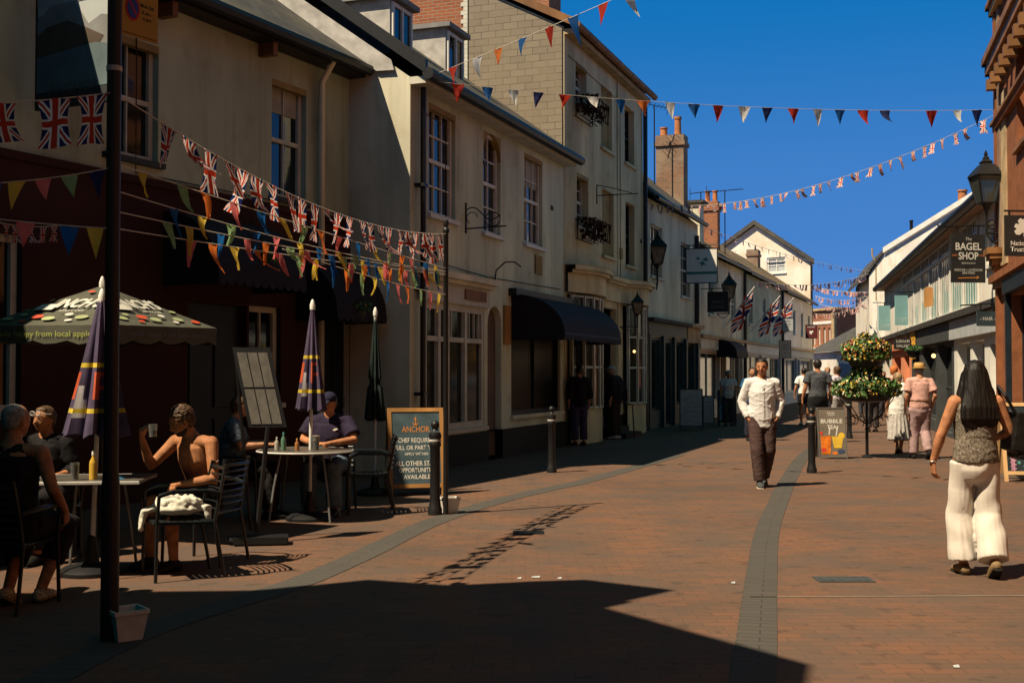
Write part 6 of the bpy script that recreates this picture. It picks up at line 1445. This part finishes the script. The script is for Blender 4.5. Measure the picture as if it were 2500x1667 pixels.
def person(label, loc, rz, H=1.75, pose=None, skin='skin_fair', base=STAND, hair=None, top=None, legs=None, shoes=None, extra=None, fine=False, w=1.0, belly=0.0, group=None, face=True, cat='person'):
    """everything is modelled in the person's own frame (facing +Y) then the root is turned"""
    J = dict(base); J.update(pose or {})
    k = H/1.75; q = {}
    for a, b in J.items(): q[a] = b if a == 'curl' else (V(b)*k if a not in ('footR', 'footL', 'hdirR', 'hdirL', 'palR', 'palL', 'look') else V(b).normalized())
    for a in ('shR', 'shL', 'hipR', 'hipL'): q[a].x *= w
    root = thing('person', label, cat, loc, group); root.rotation_euler = (0, 0, R_(rz))
    vox = .007 if fine else .013; cvox = .010 if fine else .016
    B = MB(); X = (q['shR']-q['shL']).normalized()
    def torso(mb, inf=0.0, z0='pel', low=.10, top_=True, hem=0.0, shl=1.0):
        p, wa, c, n = q['pel'], q['waist'], q['chest'], q['neck']; up = (c-wa).normalized(); dn = (p-wa).normalized()
        pts = [p+dn*(low+hem)*k, p, wa, c, lerp(c, n, .55)]; r = [(.150*w, .105), (.158*w, .112+belly*.4), (.138*w+belly*.5, .098+belly), (.155*w, .115+belly*.3), (.150*w, .095)]
        if top_: pts.append(lerp(c, n, .9)); r.append((.085, .065))
        mb.tube(pts, [(a*k+inf, b*k+inf) for a, b in r], 20, rnd=(inf == 0), ref=X)
        for s_ in ('shR', 'shL'): e_ = lerp(lerp(c, n, .5), q[s_], shl); mb.tube([lerp(c, n, .50), lerp(lerp(c, n, .80), e_, .5), e_], [(.080*k+inf, .070*k+inf), (.060*k+inf, .054*k+inf), (.052*k+inf*.6, .050*k+inf*.6)], 12, rnd=True)
    torso(B); n, h = q['neck'], q['head']; lk = q['look']; hu = (h-n).normalized(); hx = lk.cross(V((0, 0, 1))); hx = hx.normalized() if hx.length > .01 else V((1, 0, 0)); hz = hx.cross(lk).normalized()
    if hz.z < 0: hz = -hz
    HM = Matrix((hx, lk, hz)).transposed()
    hd = lambda x, y, z: h+HM @ (V((x, y, z))*k)
    B.tube([lerp(q['chest'], n, .7), n, lerp(n, h, .55)], [(.075*k, .07*k), (.056*k, .058*k), (.052*k, .056*k)], 12, rnd=True)
    B.ball(h, V((.076, .096, .104))*k, 20, HM); B.ball(hd(0, .025, -.055), V((.052, .064, .058))*k, 14, HM); B.ball(hd(0, .062, -.088), V((.024, .02, .018))*k, 10, HM)
    B.ball(hd(0, .078, .02), V((.045, .018, .012))*k, 10, HM)
    if face:
        B.tube([hd(0, .088, .012), hd(0, .112, -.022), hd(0, .098, -.036)], [.008*k, .014*k, .009*k], 8, rnd=True); B.ball(hd(0, .088, -.058), V((.022, .010, .009))*k, 8, HM)
        for sx in (-1, 1): B.ball(hd(sx*.034, .07, -.03), V((.022, .02, .02))*k, 8, HM)
    for sx in (-1, 1): B.ball(hd(sx*.074, -.005, -.008), V((.010, .018, .030))*k, 8, HM)
    for s_, sg in (('R', 1), ('L', -1)):
        sh, el, wr = q['sh'+s_], q['el'+s_], q['wr'+s_]
        B.tube([sh, lerp(sh, el, .3), lerp(sh, el, .8), el, lerp(el, wr, .25), lerp(el, wr, .75), wr], [c_*k for c_ in (.056, .050, .042, .040, .042, .031, .026)], 12, rnd=True)
        hand_mb(B, wr, q['hdir'+s_], q['pal'+s_], q['curl'], fine, sg, k)
        hp, kn, an = q['hip'+s_], q['kn'+s_], q['an'+s_]
        B.tube([hp, lerp(hp, kn, .35), lerp(hp, kn, .85), kn, lerp(kn, an, .3), lerp(kn, an, .8), an], [(c_*k, c_*k) for c_ in (.088, .082, .060, .056, .057, .040, .036)], 14, rnd=True)
        f = q['foot'+s_]; B.tube([an-f*.03*k+V((0, 0, -.045*k)), an+f*.05*k+V((0, 0, -.045*k)), an+f*.14*k+V((0, 0, -.055*k))], [(.036*k, .032*k), (.042*k, .028*k), (.036*k, .018*k)], 10, rnd=True, ref=V((0, 0, 1)).cross(f))
    SK = {'skin_fair': (.50, .25, .14), 'skin_tan': (.42, .18, .08), 'skin_warm': (.46, .20, .095)}[skin]
    me = remesh(B, vox, 2, name='body'); body = link('body', me, mat(skin, SK, .68, .16, 16, .12, 90, spec=.2), root)
    if face:
        me.materials.append(mat('lip_skin', (.34, .10, .07), .5, .05)); me.materials.append(mat('brow_and_eye', (.03, .018, .012), .6, .05))
        e1_, e2_, lp_ = hd(.031, .086, .012), hd(-.031, .086, .012), hd(0, .1, -.058)
        for pl in me.polygons:
            c = pl.center
            if (c-h).length > .16: continue
            if (c-lp_).length < .018*k: pl.material_index = 1
            elif (c-e1_).length < .008*k or (c-e2_).length < .008*k: pl.material_index = 2
            else:
                l_ = HM.transposed() @ (c-h)/k
                if l_.y > .06 and .025 < l_.z < .031 and .012 < abs(l_.x) < .052: pl.material_index = 2
    def cloth(nm, mb, m, wr_=.006, sc=8.0, sm=1, hor=1.0, sd=0, lab=None, vx=None):
        def dsp(p):
            a = mnoise.noise(V((p.x*sc*.6+sd, p.y*sc*.6, p.z*sc*.6*hor))); b = mnoise.noise(V((p.x*sc*1.9-p.z*sc*1.2, p.y*sc*1.9+sd, p.z*sc*1.5+p.x*9)))
            c_ = mnoise.noise(V((p.x*6+p.z*8+sd, p.y*6, p.z*9-p.x*5))); return wr_*(.4*math.exp(-(a/.10)**2)+.55*math.exp(-(c_/.08)**2)+.06*b-.2)
        if sd == 5:                                             # wide linen legs: long soft folds sweeping down and across
            def dsp(p):
                n_ = mnoise.noise(V((p.x*3, p.y*3, p.z*2.2))); g_ = .5+.5*mnoise.noise(V((p.x*4+5, p.y*4, p.z*3)))
                return wr_*(.75*math.sin(p.z*24-p.x*20*(1 if p.x > 0 else -.4)+5*n_)*g_ + .45*math.sin(math.atan2(p.y, p.x-(.1 if p.x > 0 else -.1))*5+p.z*3+4*n_)*max(0, .9-p.z))
        me = remesh(mb, vx or cvox, sm, dsp, nm); o = link(nm, me, m, root)
        if lab: o['label'] = lab
        return o
    if top:
        m, slv, hem, inf, wr_ = top; C = MB(); torso(C, inf, low=.04, hem=hem, top_=False, shl=1.0 if slv > 0 else .58)
        n_ = q['neck']; C.tube([lerp(q['chest'], n_, .6), lerp(q['chest'], n_, .93)], [(.10*k+inf, .075*k+inf), (.062*k, .062*k)], 14, rnd=False, ref=X)
        for s_ in 'RL':
            sh, el, wr = q['sh'+s_], q['el'+s_], q['wr'+s_]
            if slv > 0:
                pts = [sh]; r = [.053*k+inf*.8]
                if slv < 1: pts.append(lerp(sh, el, slv)); r.append(.052*k+inf*1.2)
                else: pts += [lerp(sh, el, .6), el, lerp(el, wr, .5), lerp(el, wr, min(1, slv-1))]; r += [.046*k+inf, .044*k+inf, .038*k+inf, .031*k+inf*.7]
                C.tube(pts, r, 14, rnd=False); C.ball(sh, .052*k+inf*.7, 12)
        cloth('top', C, m, wr_)
    if legs:
        m, ln, inf, kind, wr_ = legs; C = MB(); p = q['pel']; dn = (p-q['waist']).normalized(); up = -dn
        if kind == 'skirt':
            an = (q['anR']+q['anL'])/2; hem_ = lerp(p, V((an.x, an.y, 0)), ln)
            C.tube([p+up*.1*k, p, lerp(p, hem_, .5), hem_], [(.135*k+inf, .10*k+inf), (.165*k+inf, .12*k+inf), (.19*k+inf, .16*k+inf), (.22*k+inf, .20*k+inf)], 24, ref=X)
            def dsp(pp): return .014*math.sin(14*math.atan2(pp.x-p.x, pp.y-p.y))*min(1, max(0, (p.z-pp.z)*3))
            me = remesh(C, cvox, 1, dsp, 'skirt'); link('skirt', me, m, root)
        else:
            C.tube([p+up*.05*k, p, p+dn*.1*k], [(.142*w*k+inf, .104*k+inf+belly*.5), (.160*w*k+inf, .115*k+inf), (.150*w*k+inf, .11*k+inf)], 20, rnd=True, ref=X)
            for s_ in 'RL':
                hp, kn, an = q['hip'+s_], q['kn'+s_], q['an'+s_]; pts = [hp, lerp(hp, kn, .5)]; r = [.090*k+inf, .078*k+inf]
                fl = {'slim': .0, 'wide': .045, 'straight': .014, 'short': .012}[kind]
                if ln <= 1: pts.append(lerp(hp, kn, ln)); r.append(.072*k+inf+fl)
                else: pts += [kn, lerp(kn, an, .5), lerp(kn, an, ln-1)]; r += [.062*k+inf+fl*.6, .054*k+inf+fl, .045*k+inf+fl*1.25]
                C.tube(pts, r, 16, rnd=False)
            cloth('trousers' if ln > 1 else 'shorts', C, m, wr_, hor=1.0 if kind != 'wide' else .6, sd=5 if kind == 'wide' else 0)
    if shoes:
        m, sole = shoes
        for s_ in 'RL':
            an, f = q['an'+s_], q['foot'+s_]; C = MB(); u_ = V((0, 0, 1)); x_ = u_.cross(f).normalized(); u_ = f.cross(x_).normalized()
            C.tube([an-f*.045*k-u_*.042*k, an+f*.03*k-u_*.04*k, an+f*.12*k-u_*.052*k, an+f*.175*k-u_*.06*k], [(.043*k, .040*k), (.049*k, .046*k), (.050*k, .032*k), (.036*k, .022*k)], 12, rnd=True, ref=x_)
            C.tube([an-u_*.05*k, an+u_*.005*k], [.046*k, .043*k], 12)
            o = link('shoe', remesh(C, cvox*.9, 1, None, 'shoe'), m, root)
            S_ = MB(); S_.tube([an-f*.06*k-u_*.083*k, an+f*.03*k-u_*.083*k, an+f*.13*k-u_*.083*k, an+f*.20*k-u_*.081*k], [(.036*k, .012), (.043*k, .012), (.047*k, .012), (.03*k, .010)], 12, ref=x_); so = link('sole', S_.mesh('sole'), sole, o, True)
    if hair:
        kind, m = hair; C = MB()
        if kind == 'cap': C.ball(hd(0, -.018, .02), V((.079, .088, .092))*k, 16, HM)
        if kind in ('short', 'curly', 'bob', 'crop'):
            t_ = {'crop': .002, 'short': .010, 'curly': .018, 'bob': .024}[kind]; C.ball(hd(0, -.022, .022), V((.074+t_, .083+t_, .083+t_))*k, 18, HM); C.ball(hd(0, -.035, -.02), V((.069+t_, .06+t_, .055+t_))*k, 14, HM)
            if kind in ('short', 'curly'): C.ball(hd(0, .02, .078), V((.06, .05, .03))*k, 12, HM)
            if kind == 'bob':
                for sx in (-1, 1): C.ball(hd(sx*.062, -.01, -.02), V((.026, .05, .07))*k, 10, HM)
        if kind == 'long':
            C.ball(hd(0, -.02, .018), V((.088, .098, .098))*k, 20, HM); bk = V((0, -1, 0))
            C.tube([h+V((0, -.045, .02))*k, h+V((0, -.085, -.13))*k, h+V((0, -.125, -.28))*k, h+V((0.0, -.135, -.36))*k, h+V((.0, -.125, -.42))*k], [(.092*k, .075*k), (.118*k, .07*k), (.15*k, .06*k), (.158*k, .045*k), (.13*k, .02*k)], 26, ref=(1, 0, 0), rnd=True)
            for i in range(26):
                x_ = -.15+.3*i/25; e = abs(x_)/.15; C.tube([h+V((x_*.85, -.14, -.26))*k, h+V((x_*.93+random.gauss(0, .006), -.152, -.36))*k, h+V((x_*.95+random.gauss(0, .01), -.145, -.43-random.uniform(0, .045)+.05*e))*k], [.017*k, .014*k, .004*k], 6, rnd=True)
            for sx in (-1, 1): C.tube([hd(sx*.07, 0, 0), h+V((sx*.115, -.03, -.16))*k, h+V((sx*.15, -.05, -.30))*k], [(.03, .05), (.035, .05), (.02, .03)], 10, rnd=True)
        sc = 60 if kind in ('curly',) else 42
        amp = {'curly': .010, 'short': .005, 'bob': .005, 'crop': .0015, 'cap': .001, 'long': .0075}[kind]
        if kind == 'long': dsp = lambda p: amp*.5*mnoise.noise(V((p.x*60, p.y*22, p.z*4)))+.002*mnoise.noise(V((p.x*160, p.y*60, p.z*5)))
        else: dsp = lambda p: amp*mnoise.noise(p*sc)+amp*.6*mnoise.noise(p*sc*2.3)
        link('hair', remesh(C, .0065 if (fine or kind == 'long') else .011, 1, dsp, 'hair'), m, root)
    def acc(nm, mb, m, smooth=True):
        return link(nm, mb.mesh(nm), m, root, smooth)
    if extra: extra(root, q, k, hd, acc, cloth, HM)
    return root
H_dk = mat('dark_hair', (.018, .012, .009), .5, .3, 30, spec=.4); H_bk = mat('long_black_hair', (.010, .007, .005), .55, .35, 24, spec=.25, streak=.08)
H_gr = mat('grey_stubble_hair', (.34, .32, .29), .8, .25, 30); H_br = mat('brown_hair', (.10, .055, .025), .6, .3, 26); H_gg = mat('ash_blond_hair', (.36, .24, .13), .7, .3, 26); H_or = mat('ginger_hair', (.55, .16, .04), .7, .2, 26)
def cl(name, c, rough=.85, var=.12, vs=12, **kw): return mat(name, c, rough, var, vs, .15, 220, spec=.15, **kw)
leather = cl('black_leather', (.012, .011, .010), .5); rub = cl('dark_rubber', (.015, .014, .013)); tan = cl('tan_leather', (.24, .16, .08), .7)
# -- the walking woman, from behind
def ex_w(root, q, k, hd, acc, cloth, HM):
    mb = MB(); c = V((.30, .03, 1.12)); M_ = Matrix.Rotation(.15, 3, 'Y')
    mb.box(c+V((.02, .02, -.02)), (.055, .14, .15), M=M_); mb.box(c+V((.045, .02, -.19)), (.05, .13, .04), M=M_); link('shoulder_bag', remesh(mb, .009, 6, lambda p: .006*mnoise.noise(p*14), 'shoulder_bag'), leather, root)
    acc('bag_strap', MB().tube([c+V((.0, .1, .1)), V((.20, .05, 1.40)), V((.165, -.02, 1.455)), V((.20, -.08, 1.38)), c+V((0, -.08, .1))], (.012), 6), leather)
    wr = q['wrL']; acc('bracelet', MB().tube([wr+V((.031*math.cos(a), .031*math.sin(a), .012+.004*math.sin(3*a))) for a in [i*math.pi/8 for i in range(17)]], .004, 5), mat('silver', (.6, .58, .5), .3, metal=.8))
gw = gnd(2385, 1404); gw.y += .0
person('woman with long black hair in brown sleeveless top and cream wide trousers, walking away', (gw.x, gw.y, 0), -3, 1.665,
    dict(shR=(.175, -.01, 1.40), shL=(-.175, -.01, 1.40), elL=(-.275, .0, 1.13), wrL=(-.325, .06, .90), hdirL=(.10, .12, -1), palL=(1, .3, 0), elR=(.275, .0, 1.16), wrR=(.24, .22, 1.10), hdirR=(-.2, 1, .1),
         hipL=(-.1, .02, .92), knL=(-.105, .10, .50), anL=(-.085, .06, .085), hipR=(.09, 0, .92), knR=(.10, .02, .49), anR=(.085, -.16, .12), footR=(.05, .72, -.55), footL=(-.1, 1, 0), curl=.45),
    'skin_warm', hair=('long', H_bk), top=(cl('speckled_brown_knit', (.30, .25, .19), .9, col2=(.045, .035, .028), vs=75), 0, -.0, .030, .008), legs=(cl('cream_linen', (.66, .60, .52), .9, var=.04), 1.93, .014, 'wide', .009), shoes=(tan, rub), extra=ex_w, fine=True, face=False, w=.95)
# -- the man in the white shirt
def ex_m(root, q, k, hd, acc, cloth, HM):
    mb = MB(); 
    for sx in (-1, 1): mb.prism([V((sx*.008, .068, 1.425)), V((sx*.065, .03, 1.475)), V((sx*.072, .055, 1.44)), V((sx*.035, .10, 1.40))], (0, .008, 0))
    acc('collar', mb, MATS['white_cotton'], False); mb = MB()
    for i in range(6): mb.ball(V((0, .152+.006*math.sin(i), 1.33-.075*i)), (.006, .004, .006), 6)
    acc('buttons', mb, M_frame); acc('placket', MB().box((0, .143, 1.14), (.014, .004, .23)), MATS['white_cotton'], False)
wsm = cl('white_cotton', (.70, .68, .66), .9, .03)
gm = gnd(1861, 1188); person('man in white shirt and dark brown trousers walking towards the viewpoint, hands in pockets', (gm.x, gm.y, 0), 176, 1.76,
    dict(elR=(.262, -.06, 1.15), wrR=(.195, .03, .93), elL=(-.262, -.06, 1.15), wrL=(-.195, .03, .93), hdirR=(-.5, .0, -1), hdirL=(.5, .0, -1), look=(.28, 1, -.18), hipR=(.09, 0, .92), knR=(.085, .12, .51), anR=(.05, .12, .085), knL=(-.09, .03, .49), anL=(-.045, -.18, .12), footL=(0, .9, -.4), curl=.5),
    'skin_warm', hair=('short', H_dk), top=(wsm, 1.97, .11, .020, .011), legs=(cl('dark_brown_trousers', (.075, .045, .040), .9), 1.97, .018, 'straight', .008), shoes=(cl('charcoal_shoe', (.06, .07, .07)), cl('cream_sole', (.55, .48, .36))), fine=True, w=1.02, belly=.02, extra=ex_m)
# -- couple and the men ahead
def hat(m, m2=None):
    def f(root, q, k, hd, acc, cloth, HM):
        mb = MB(); c = hd(0, -.01, .045); vs = [(.135, .0), (.14, .012), (.092, .018), (.088, .085), (.07, .105), (.0, .108)]
        b_ = MB().lathe((0, 0, 0), vs, 20, 1.0, 1.15); b_.v = [c+HM @ p for p in b_.v]; acc('hat', b_, m)
        if m2: b2 = MB().lathe((0, 0, .018), [(.095, 0), (.094, .025)], 20, 1.0, 1.13); b2.v = [c+HM @ p for p in b2.v]; acc('hat_band', b2, m2)
    return f
def P_(u, vfeet, y): return V(((u-1250)/F*y, y, 0))
pinkc = cl('dusty_pink_shirt_cloth', (.62, .36, .30), .9)
def ex_p(root, q, k, hd, acc, cloth, HM):
    hat(cl('straw', (.55, .34, .12), .8), cl('tan_band', (.40, .22, .06)))(root, q, k, hd, acc, cloth, HM)
    acc('belt', MB().tube([V((.172*math.cos(a)*1.05, .128*math.sin(a)*1.05, 1.045)) for a in [i*math.pi/12 for i in range(25)]], [.016]*25, 5), cl('brown_belt', (.16, .07, .03)))
pp = P_(2245, 0, 21.4); person('man in straw hat, dusty pink short-sleeved shirt and mauve trousers walking away', pp, -4, 1.73, dict(elR=(.25, -.08, 1.15), wrR=(.22, .06, .93), elL=(-.24, -.03, 1.15), wrL=(-.25, .06, .91), knR=(.10, .04, .49), anR=(.10, -.17, .13), footR=(0, .75, -.6), knL=(-.09, .08, .5), anL=(-.10, .08, .085), head=(0, .05, 1.60)),
    'skin_fair', hair=('crop', H_gr), top=(pinkc, .72, .01, .024, .008), legs=(cl('mauve_trousers', (.40, .27, .26), .9), 1.96, .020, 'straight', .007), shoes=(cl('black_shoe', (.02, .018, .018)), rub), extra=ex_p, w=1.08, belly=.02)
def ex_l(root, q, k, hd, acc, cloth, HM):
    acc('bag_strap', MB().tube([V((-.13, -.02, 1.44)), V((-.02, -.145, 1.25)), V((.1, -.13, 1.02))], .009, 5), cl('olive_strap', (.25, .2, .08)))
person('woman in white blouse and pale grey pleated skirt beside the straw-hatted man', P_(2192, 0, 22.9), -2, 1.58, dict(knL=(-.09, .03, .5), anL=(-.07, -.16, .12), footL=(0, .8, -.5), anR=(.07, .1, .085), head=(0, .05, 1.60)), 'skin_warm', hair=('bob', H_gg),
    top=(cl('white_blouse_cloth', (.85, .82, .76), .9, .03), .7, .1, .035, .010), legs=(cl('pale_pleated_cloth', (.52, .49, .45), .9, .15, 30), .70, .01, 'skirt', .006), shoes=(tan, rub), extra=ex_l, w=1.08, belly=.02)
person('tall man in charcoal T-shirt and black shorts walking away, left of the flowers', P_(1996, 0, 26.3), 3, 1.86, dict(elL=(-.27, -.02, 1.14), wrL=(-.31, .05, .90), elR=(.27, -.02, 1.14), wrR=(.31, .05, .90), anR=(.1, .12, .085), knR=(.1, .12, .5), anL=(-.1, -.2, .16), knL=(-.1, .0, .48), footL=(0, .6, -.8)), 'skin_warm', hair=('short', H_dk),
    top=(cl('charcoal_jersey', (.075, .08, .088), .9), .62, .06, .03, .010), legs=(cl('black_shorts_cloth', (.015, .015, .016), .9), .62, .03, 'short', .008), shoes=(leather, rub), w=1.12)
person('person in white T-shirt and dark shorts walking away, beyond the tall man in charcoal', P_(1963, 0, 35), 2, 1.70, dict(elL=(-.26, 0, 1.14), wrL=(-.28, .06, .9)), 'skin_warm', hair=('short', H_dk), top=(cl('white_tee', (.82, .80, .74), .9, .03), .6, .05, .03, .01), legs=(cl('black_shorts_cloth', (.015, .015, .016)), .7, .03, 'short', .008), shoes=(cl('white_trainer', (.6, .6, .55)), rub))
far = [(2044, 30.5, 1.72, 40, (.62, .55, .60), 'curly', H_br, 'woman in pale lilac top facing left behind the flower stand', (.30, .28, .27)), (2020, 36, 1.72, 175, (.16, .18, .22), 'curly', H_gg, 'blond person in blue-grey top coming towards the viewpoint behind the flowers', (.03, .03, .04)),
       (2128, 31, 1.68, 5, (.20, .13, .14), 'short', H_dk, 'person in mauve-brown shirt half hidden behind the flower stand', (.06, .05, .05)), (2182, 29, 1.72, 8, (.62, .38, .31), 'bob', H_or, 'orange-haired woman in pink top ahead of the white-bloused woman', (.5, .45, .4)),
       (2157, 40, 1.6, 170, (.45, .06, .04), 'short', H_dk, 'dark-haired person in red top in the distance between the flowers and the pair', (.05, .05, .06)), (2108, 41, 1.7, 0, (.45, .42, .38), 'short', H_br, 'distant person in pale grey shirt behind the flower bowl', (.05, .05, .06)),
       (1836, 27, 1.68, 185, (.03, .12, .24), 'short', H_dk, 'person in blue top just behind the white-shirted man', (.03, .03, .05)), (1778, 34.5, 1.62, 180, (.6, .58, .55), 'curly', H_gr, 'person in pale top in the shaded shop doorway above the arched poster', (.05, .05, .05))]
for (u, y, H, rz, c, hk, hm, lb, tc) in far:
    person(lb, P_(u, 0, y), rz, H, dict(elL=(-.25, .02, 1.14), wrL=(-.2, .16, .98)), 'skin_fair', hair=(hk, hm), top=(cl('top_cloth_%d' % u, c, .9), .6, .05, .03, .01), legs=(cl('trouser_cloth_%d' % u, tc, .9), 1.9, .02, 'straight', .01), shoes=(cl('black_shoe', (.02, .018, .018)), rub))
def ex_c(root, q, k, hd, acc, cloth, HM):
    b_ = MB(); b_.ball(hd(0, -.005, .05), V((.088, .10, .07)), 16, HM); b_.tube([hd(0, .07, .045), hd(0, .15, .03)], [(.06, .012), (.045, .006)], 10, ref=HM @ V((1, 0, 0))); acc('cap', b_, cl('pale_cap', (.42, .40, .38)))
    mb = MB(); mb.box((.24, -.05, 1.02), (.08, .16, .13), .2); link('bag', remesh(mb, .012, 5, None, 'bag'), leather, root)
person('dark-clothed man in pale cap standing at the bow window in the shade', P_(1502, 0, 27.7), 62, 1.74, dict(head=(0, .10, 1.60), neck=(0, .04, 1.46), elR=(.24, -.12, 1.15), wrR=(.22, .02, .98)), 'skin_fair', hair=('crop', H_gr), top=(cl('black_jumper', (.014, .014, .016), .9), 1.5, .06, .035, .012), legs=(cl('dark_olive_trousers', (.04, .03, .02), .9), 1.97, .02, 'straight', .012), shoes=(cl('white_trainer', (.6, .6, .55)), rub), extra=ex_c, w=1.15, belly=.05)
person('person in dark top and purple trousers under the navy shop awning', P_(1414, 0, 25.3), 20, 1.72, dict(), 'skin_fair', hair=('short', H_dk), top=(cl('black_jumper', (.014, .014, .016)), 1.5, .08, .035, .012), legs=(cl('purple_trousers', (.055, .045, .095), .9), 1.9, .02, 'straight', .012), shoes=(cl('red_brown_shoe', (.10, .03, .03)), rub))
# -- seated people
def ex_g(root, q, k, hd, acc, cloth, HM): pass
person('grey-haired man in black sleeveless top seated with his back to the viewpoint, left edge', (-3.36, 7.98, 0), -8, 1.80, dict(chest=(0, 0, .86), head=(.0, .06, 1.20), neck=(0, .02, 1.05), look=(.35, 1, -.1), elR=(.28, .02, .76), wrR=(.27, .20, .60), hdirR=(-.1, .5, -1), palR=(-1, 0, 0), anR=(.13, .16, .085), knR=(.17, .42, .50), anL=(-.02, .02, .10), knL=(-.13, .42, .5), footL=(0, .8, -.4)),
    'skin_warm', base=SIT, hair=('crop', H_gr), top=(cl('black_vest', (.016, .013, .013), .9), 0, .04, .018, .006), legs=(cl('dark_trousers', (.018, .016, .016), .9), 1.6, .018, 'straight', .01), shoes=(cl('cream_woven_shoe', (.50, .42, .27), .9, .35, 60), rub), fine=True, face=False, w=1.12, belly=.02)
def ex_s(root, q, k, hd, acc, cloth, HM):
    mb = MB()
    for sx in (-1, 1): mb.tube([hd(sx*.033, .10, .055)+HM @ V((.026*math.cos(a), 0, .018*math.sin(a))) for a in [i*math.pi/6 for i in range(13)]], .004, 5); mb.tube([hd(sx*.06, .098, .055), hd(sx*.08, .0, .04)], .003, 4)
    acc('glasses', mb, M_lead)
person('person with glasses pushed up, seated behind the grey-haired man facing the viewpoint', (-3.93, 10.1, 0), 172, 1.70, dict(look=(.3, 1, -.05)), 'skin_tan', base=SIT, hair=('short', H_br), top=(cl('black_top', (.014, .013, .014)), 1.4, .04, .025, .008), legs=(cl('dark_trousers', (.018, .016, .016)), 1.9, .018, 'straight', .01), shoes=(leather, rub), extra=ex_s)
def ex_b(root, q, k, hd, acc, cloth, HM):
    C = MB(); C.ball(hd(0, .045, -.082), V((.055, .05, .035)), 12, HM); C.ball(hd(0, .02, -.06), V((.066, .045, .04)), 12, HM); link('beard', remesh(C, .008, 1, lambda p: .003*mnoise.noise(p*60), 'beard'), H_dk, root)
    mb = MB(); a = q['shL']; e = q['elL']; d = (e-a)
    for f in (.52, .62, .72): c = a+d*f; mb.tube([c+V((-.046, -.012, .01)), c+V((-.05, .012, -.005)), c+V((-.04, .03, .012))], [(.012, .004), (.016, .004), (.01, .004)], 6)
    acc('tattoo_marks', mb, mat('tattoo_ink', (.16, .09, .06), .6), True)
person('bare-chested bearded man with dark tousled hair raising a small glass, seated', (-2.53, 9.78, 0), 146, 1.78, dict(pel=(0, 0, .54), chest=(0, .09, .85), waist=(0, .03, .68), neck=(0, .14, 1.03), head=(.02, .22, 1.15), look=(.30, 1, -.62), shR=(.20, .11, .975), shL=(-.20, .11, .975),
     elR=(.32, .27, .78), wrR=(.24, .42, 1.0), hdirR=(-.15, .25, 1), palR=(-.8, -.5, 0), elL=(-.29, .16, .70), wrL=(-.12, .33, .66), curl=.95), 'skin_tan', base=SIT, hair=('curly', H_br), legs=(cl('dark_shorts', (.02, .018, .02)), .9, .02, 'short', .01), shoes=(leather, rub), extra=ex_b, fine=True, w=1.05)
glass(Vector((-2.80, 9.28, 1.055)), .036, .10, mat('clear_drink', (.35, .33, .28), .2), .5, 'small glass held up by the bare-chested man')
def ex_n(root, q, k, hd, acc, cloth, HM):
    mb = MB(); mb.box((-.085, .158, .93), (.03, .003, .008)); mb.box((-.075, .16, .918), (.02, .003, .004)); acc('chest_logo', mb, W_paint, False)
    mb = MB(); mb.ball(hd(0, -.005, .05), V((.088, .10, .07)), 14, HM); mb.tube([hd(0, .08, .045), hd(0, .16, .02)], [(.06, .012), (.045, .006)], 10, ref=HM @ V((1, 0, 0))); acc('cap', mb, cl('navy_cap', (.02, .02, .04)))
person('man in navy polo shirt and dark cap seated behind the round table', (-2.03, 13.3, 0), 176, 1.78, dict(look=(.3, 1, -.3), elL=(-.30, .14, .80), wrL=(-.06, .34, .77), hdirL=(1, .3, 0), elR=(.28, .10, .80), wrR=(.08, .34, .77), hdirR=(-1, .3, 0)), 'skin_warm', base=SIT, hair=('short', H_dk),
    top=(cl('navy_polo_cloth', (.03, .022, .045), .9), .75, .04, .028, .01), legs=(cl('faded_jeans', (.12, .17, .22), .9), 1.95, .02, 'straight', .012), shoes=(leather, rub), extra=ex_n, w=1.15, belly=.03)
person('person in grey-blue striped shirt seated behind the menu stand', (-3.0, 12.7, 0), -82, 1.74, dict(head=(0, .1, 1.2), elR=(.24, .12, .78), wrR=(.16, .38, .80), elL=(-.24, .12, .78), wrL=(-.14, .38, .80)), 'skin_fair', base=SIT, hair=('short', H_br), top=(cl('grey_blue_stripe', (.12, .15, .19), .9, .35, 30), .8, .04, .028, .01), legs=(cl('dark_trousers', (.018, .016, .016)), 1.95, .02, 'straight', .01), shoes=(leather, rub))
# the shirt thrown over a chair seat
C = MB(); c = Vector((-2.56, 9.15, .50)); rr = random.Random(4)
C.ball(c+Vector((0, 0, .02)), (.20, .17, .055), 16)
for i in range(16):
    a = rr.uniform(0, 6.28); p0 = c+Vector((.14*math.cos(a), .13*math.sin(a), .05)); a2 = a+rr.uniform(.6, 1.8); p1 = c+Vector((.17*math.cos(a2), .15*math.sin(a2), .06)); C.tube([p0, (p0+p1)/2+Vector((0, 0, .03)), p1], [.022, .03, .018], 8, rnd=True)
C.tube([c+Vector((-.15, -.08, .03)), c+Vector((-.23, -.12, .0)), c+Vector((-.25, -.13, -.12))], [(.05, .03), (.055, .03), (.04, .02)], 10, rnd=True)
C.tube([c+Vector((.15, .02, .03)), c+Vector((.22, .0, .02)), c+Vector((.235, -.02, -.08))], [(.05, .03), (.05, .03), (.03, .02)], 10, rnd=True)
me = remesh(C, .008, 1, lambda p: .009*mnoise.noise(Vector((p.x*22, p.y*22, p.z*30))), 'draped_shirt', c); o = link('draped_shirt', me, cl('cream_crumpled_cotton', (.62, .60, .50), .9, .05)); o.location = c
tag(o, 'crumpled cream shirt thrown over the empty chair before the bare-chested man', 'shirt')
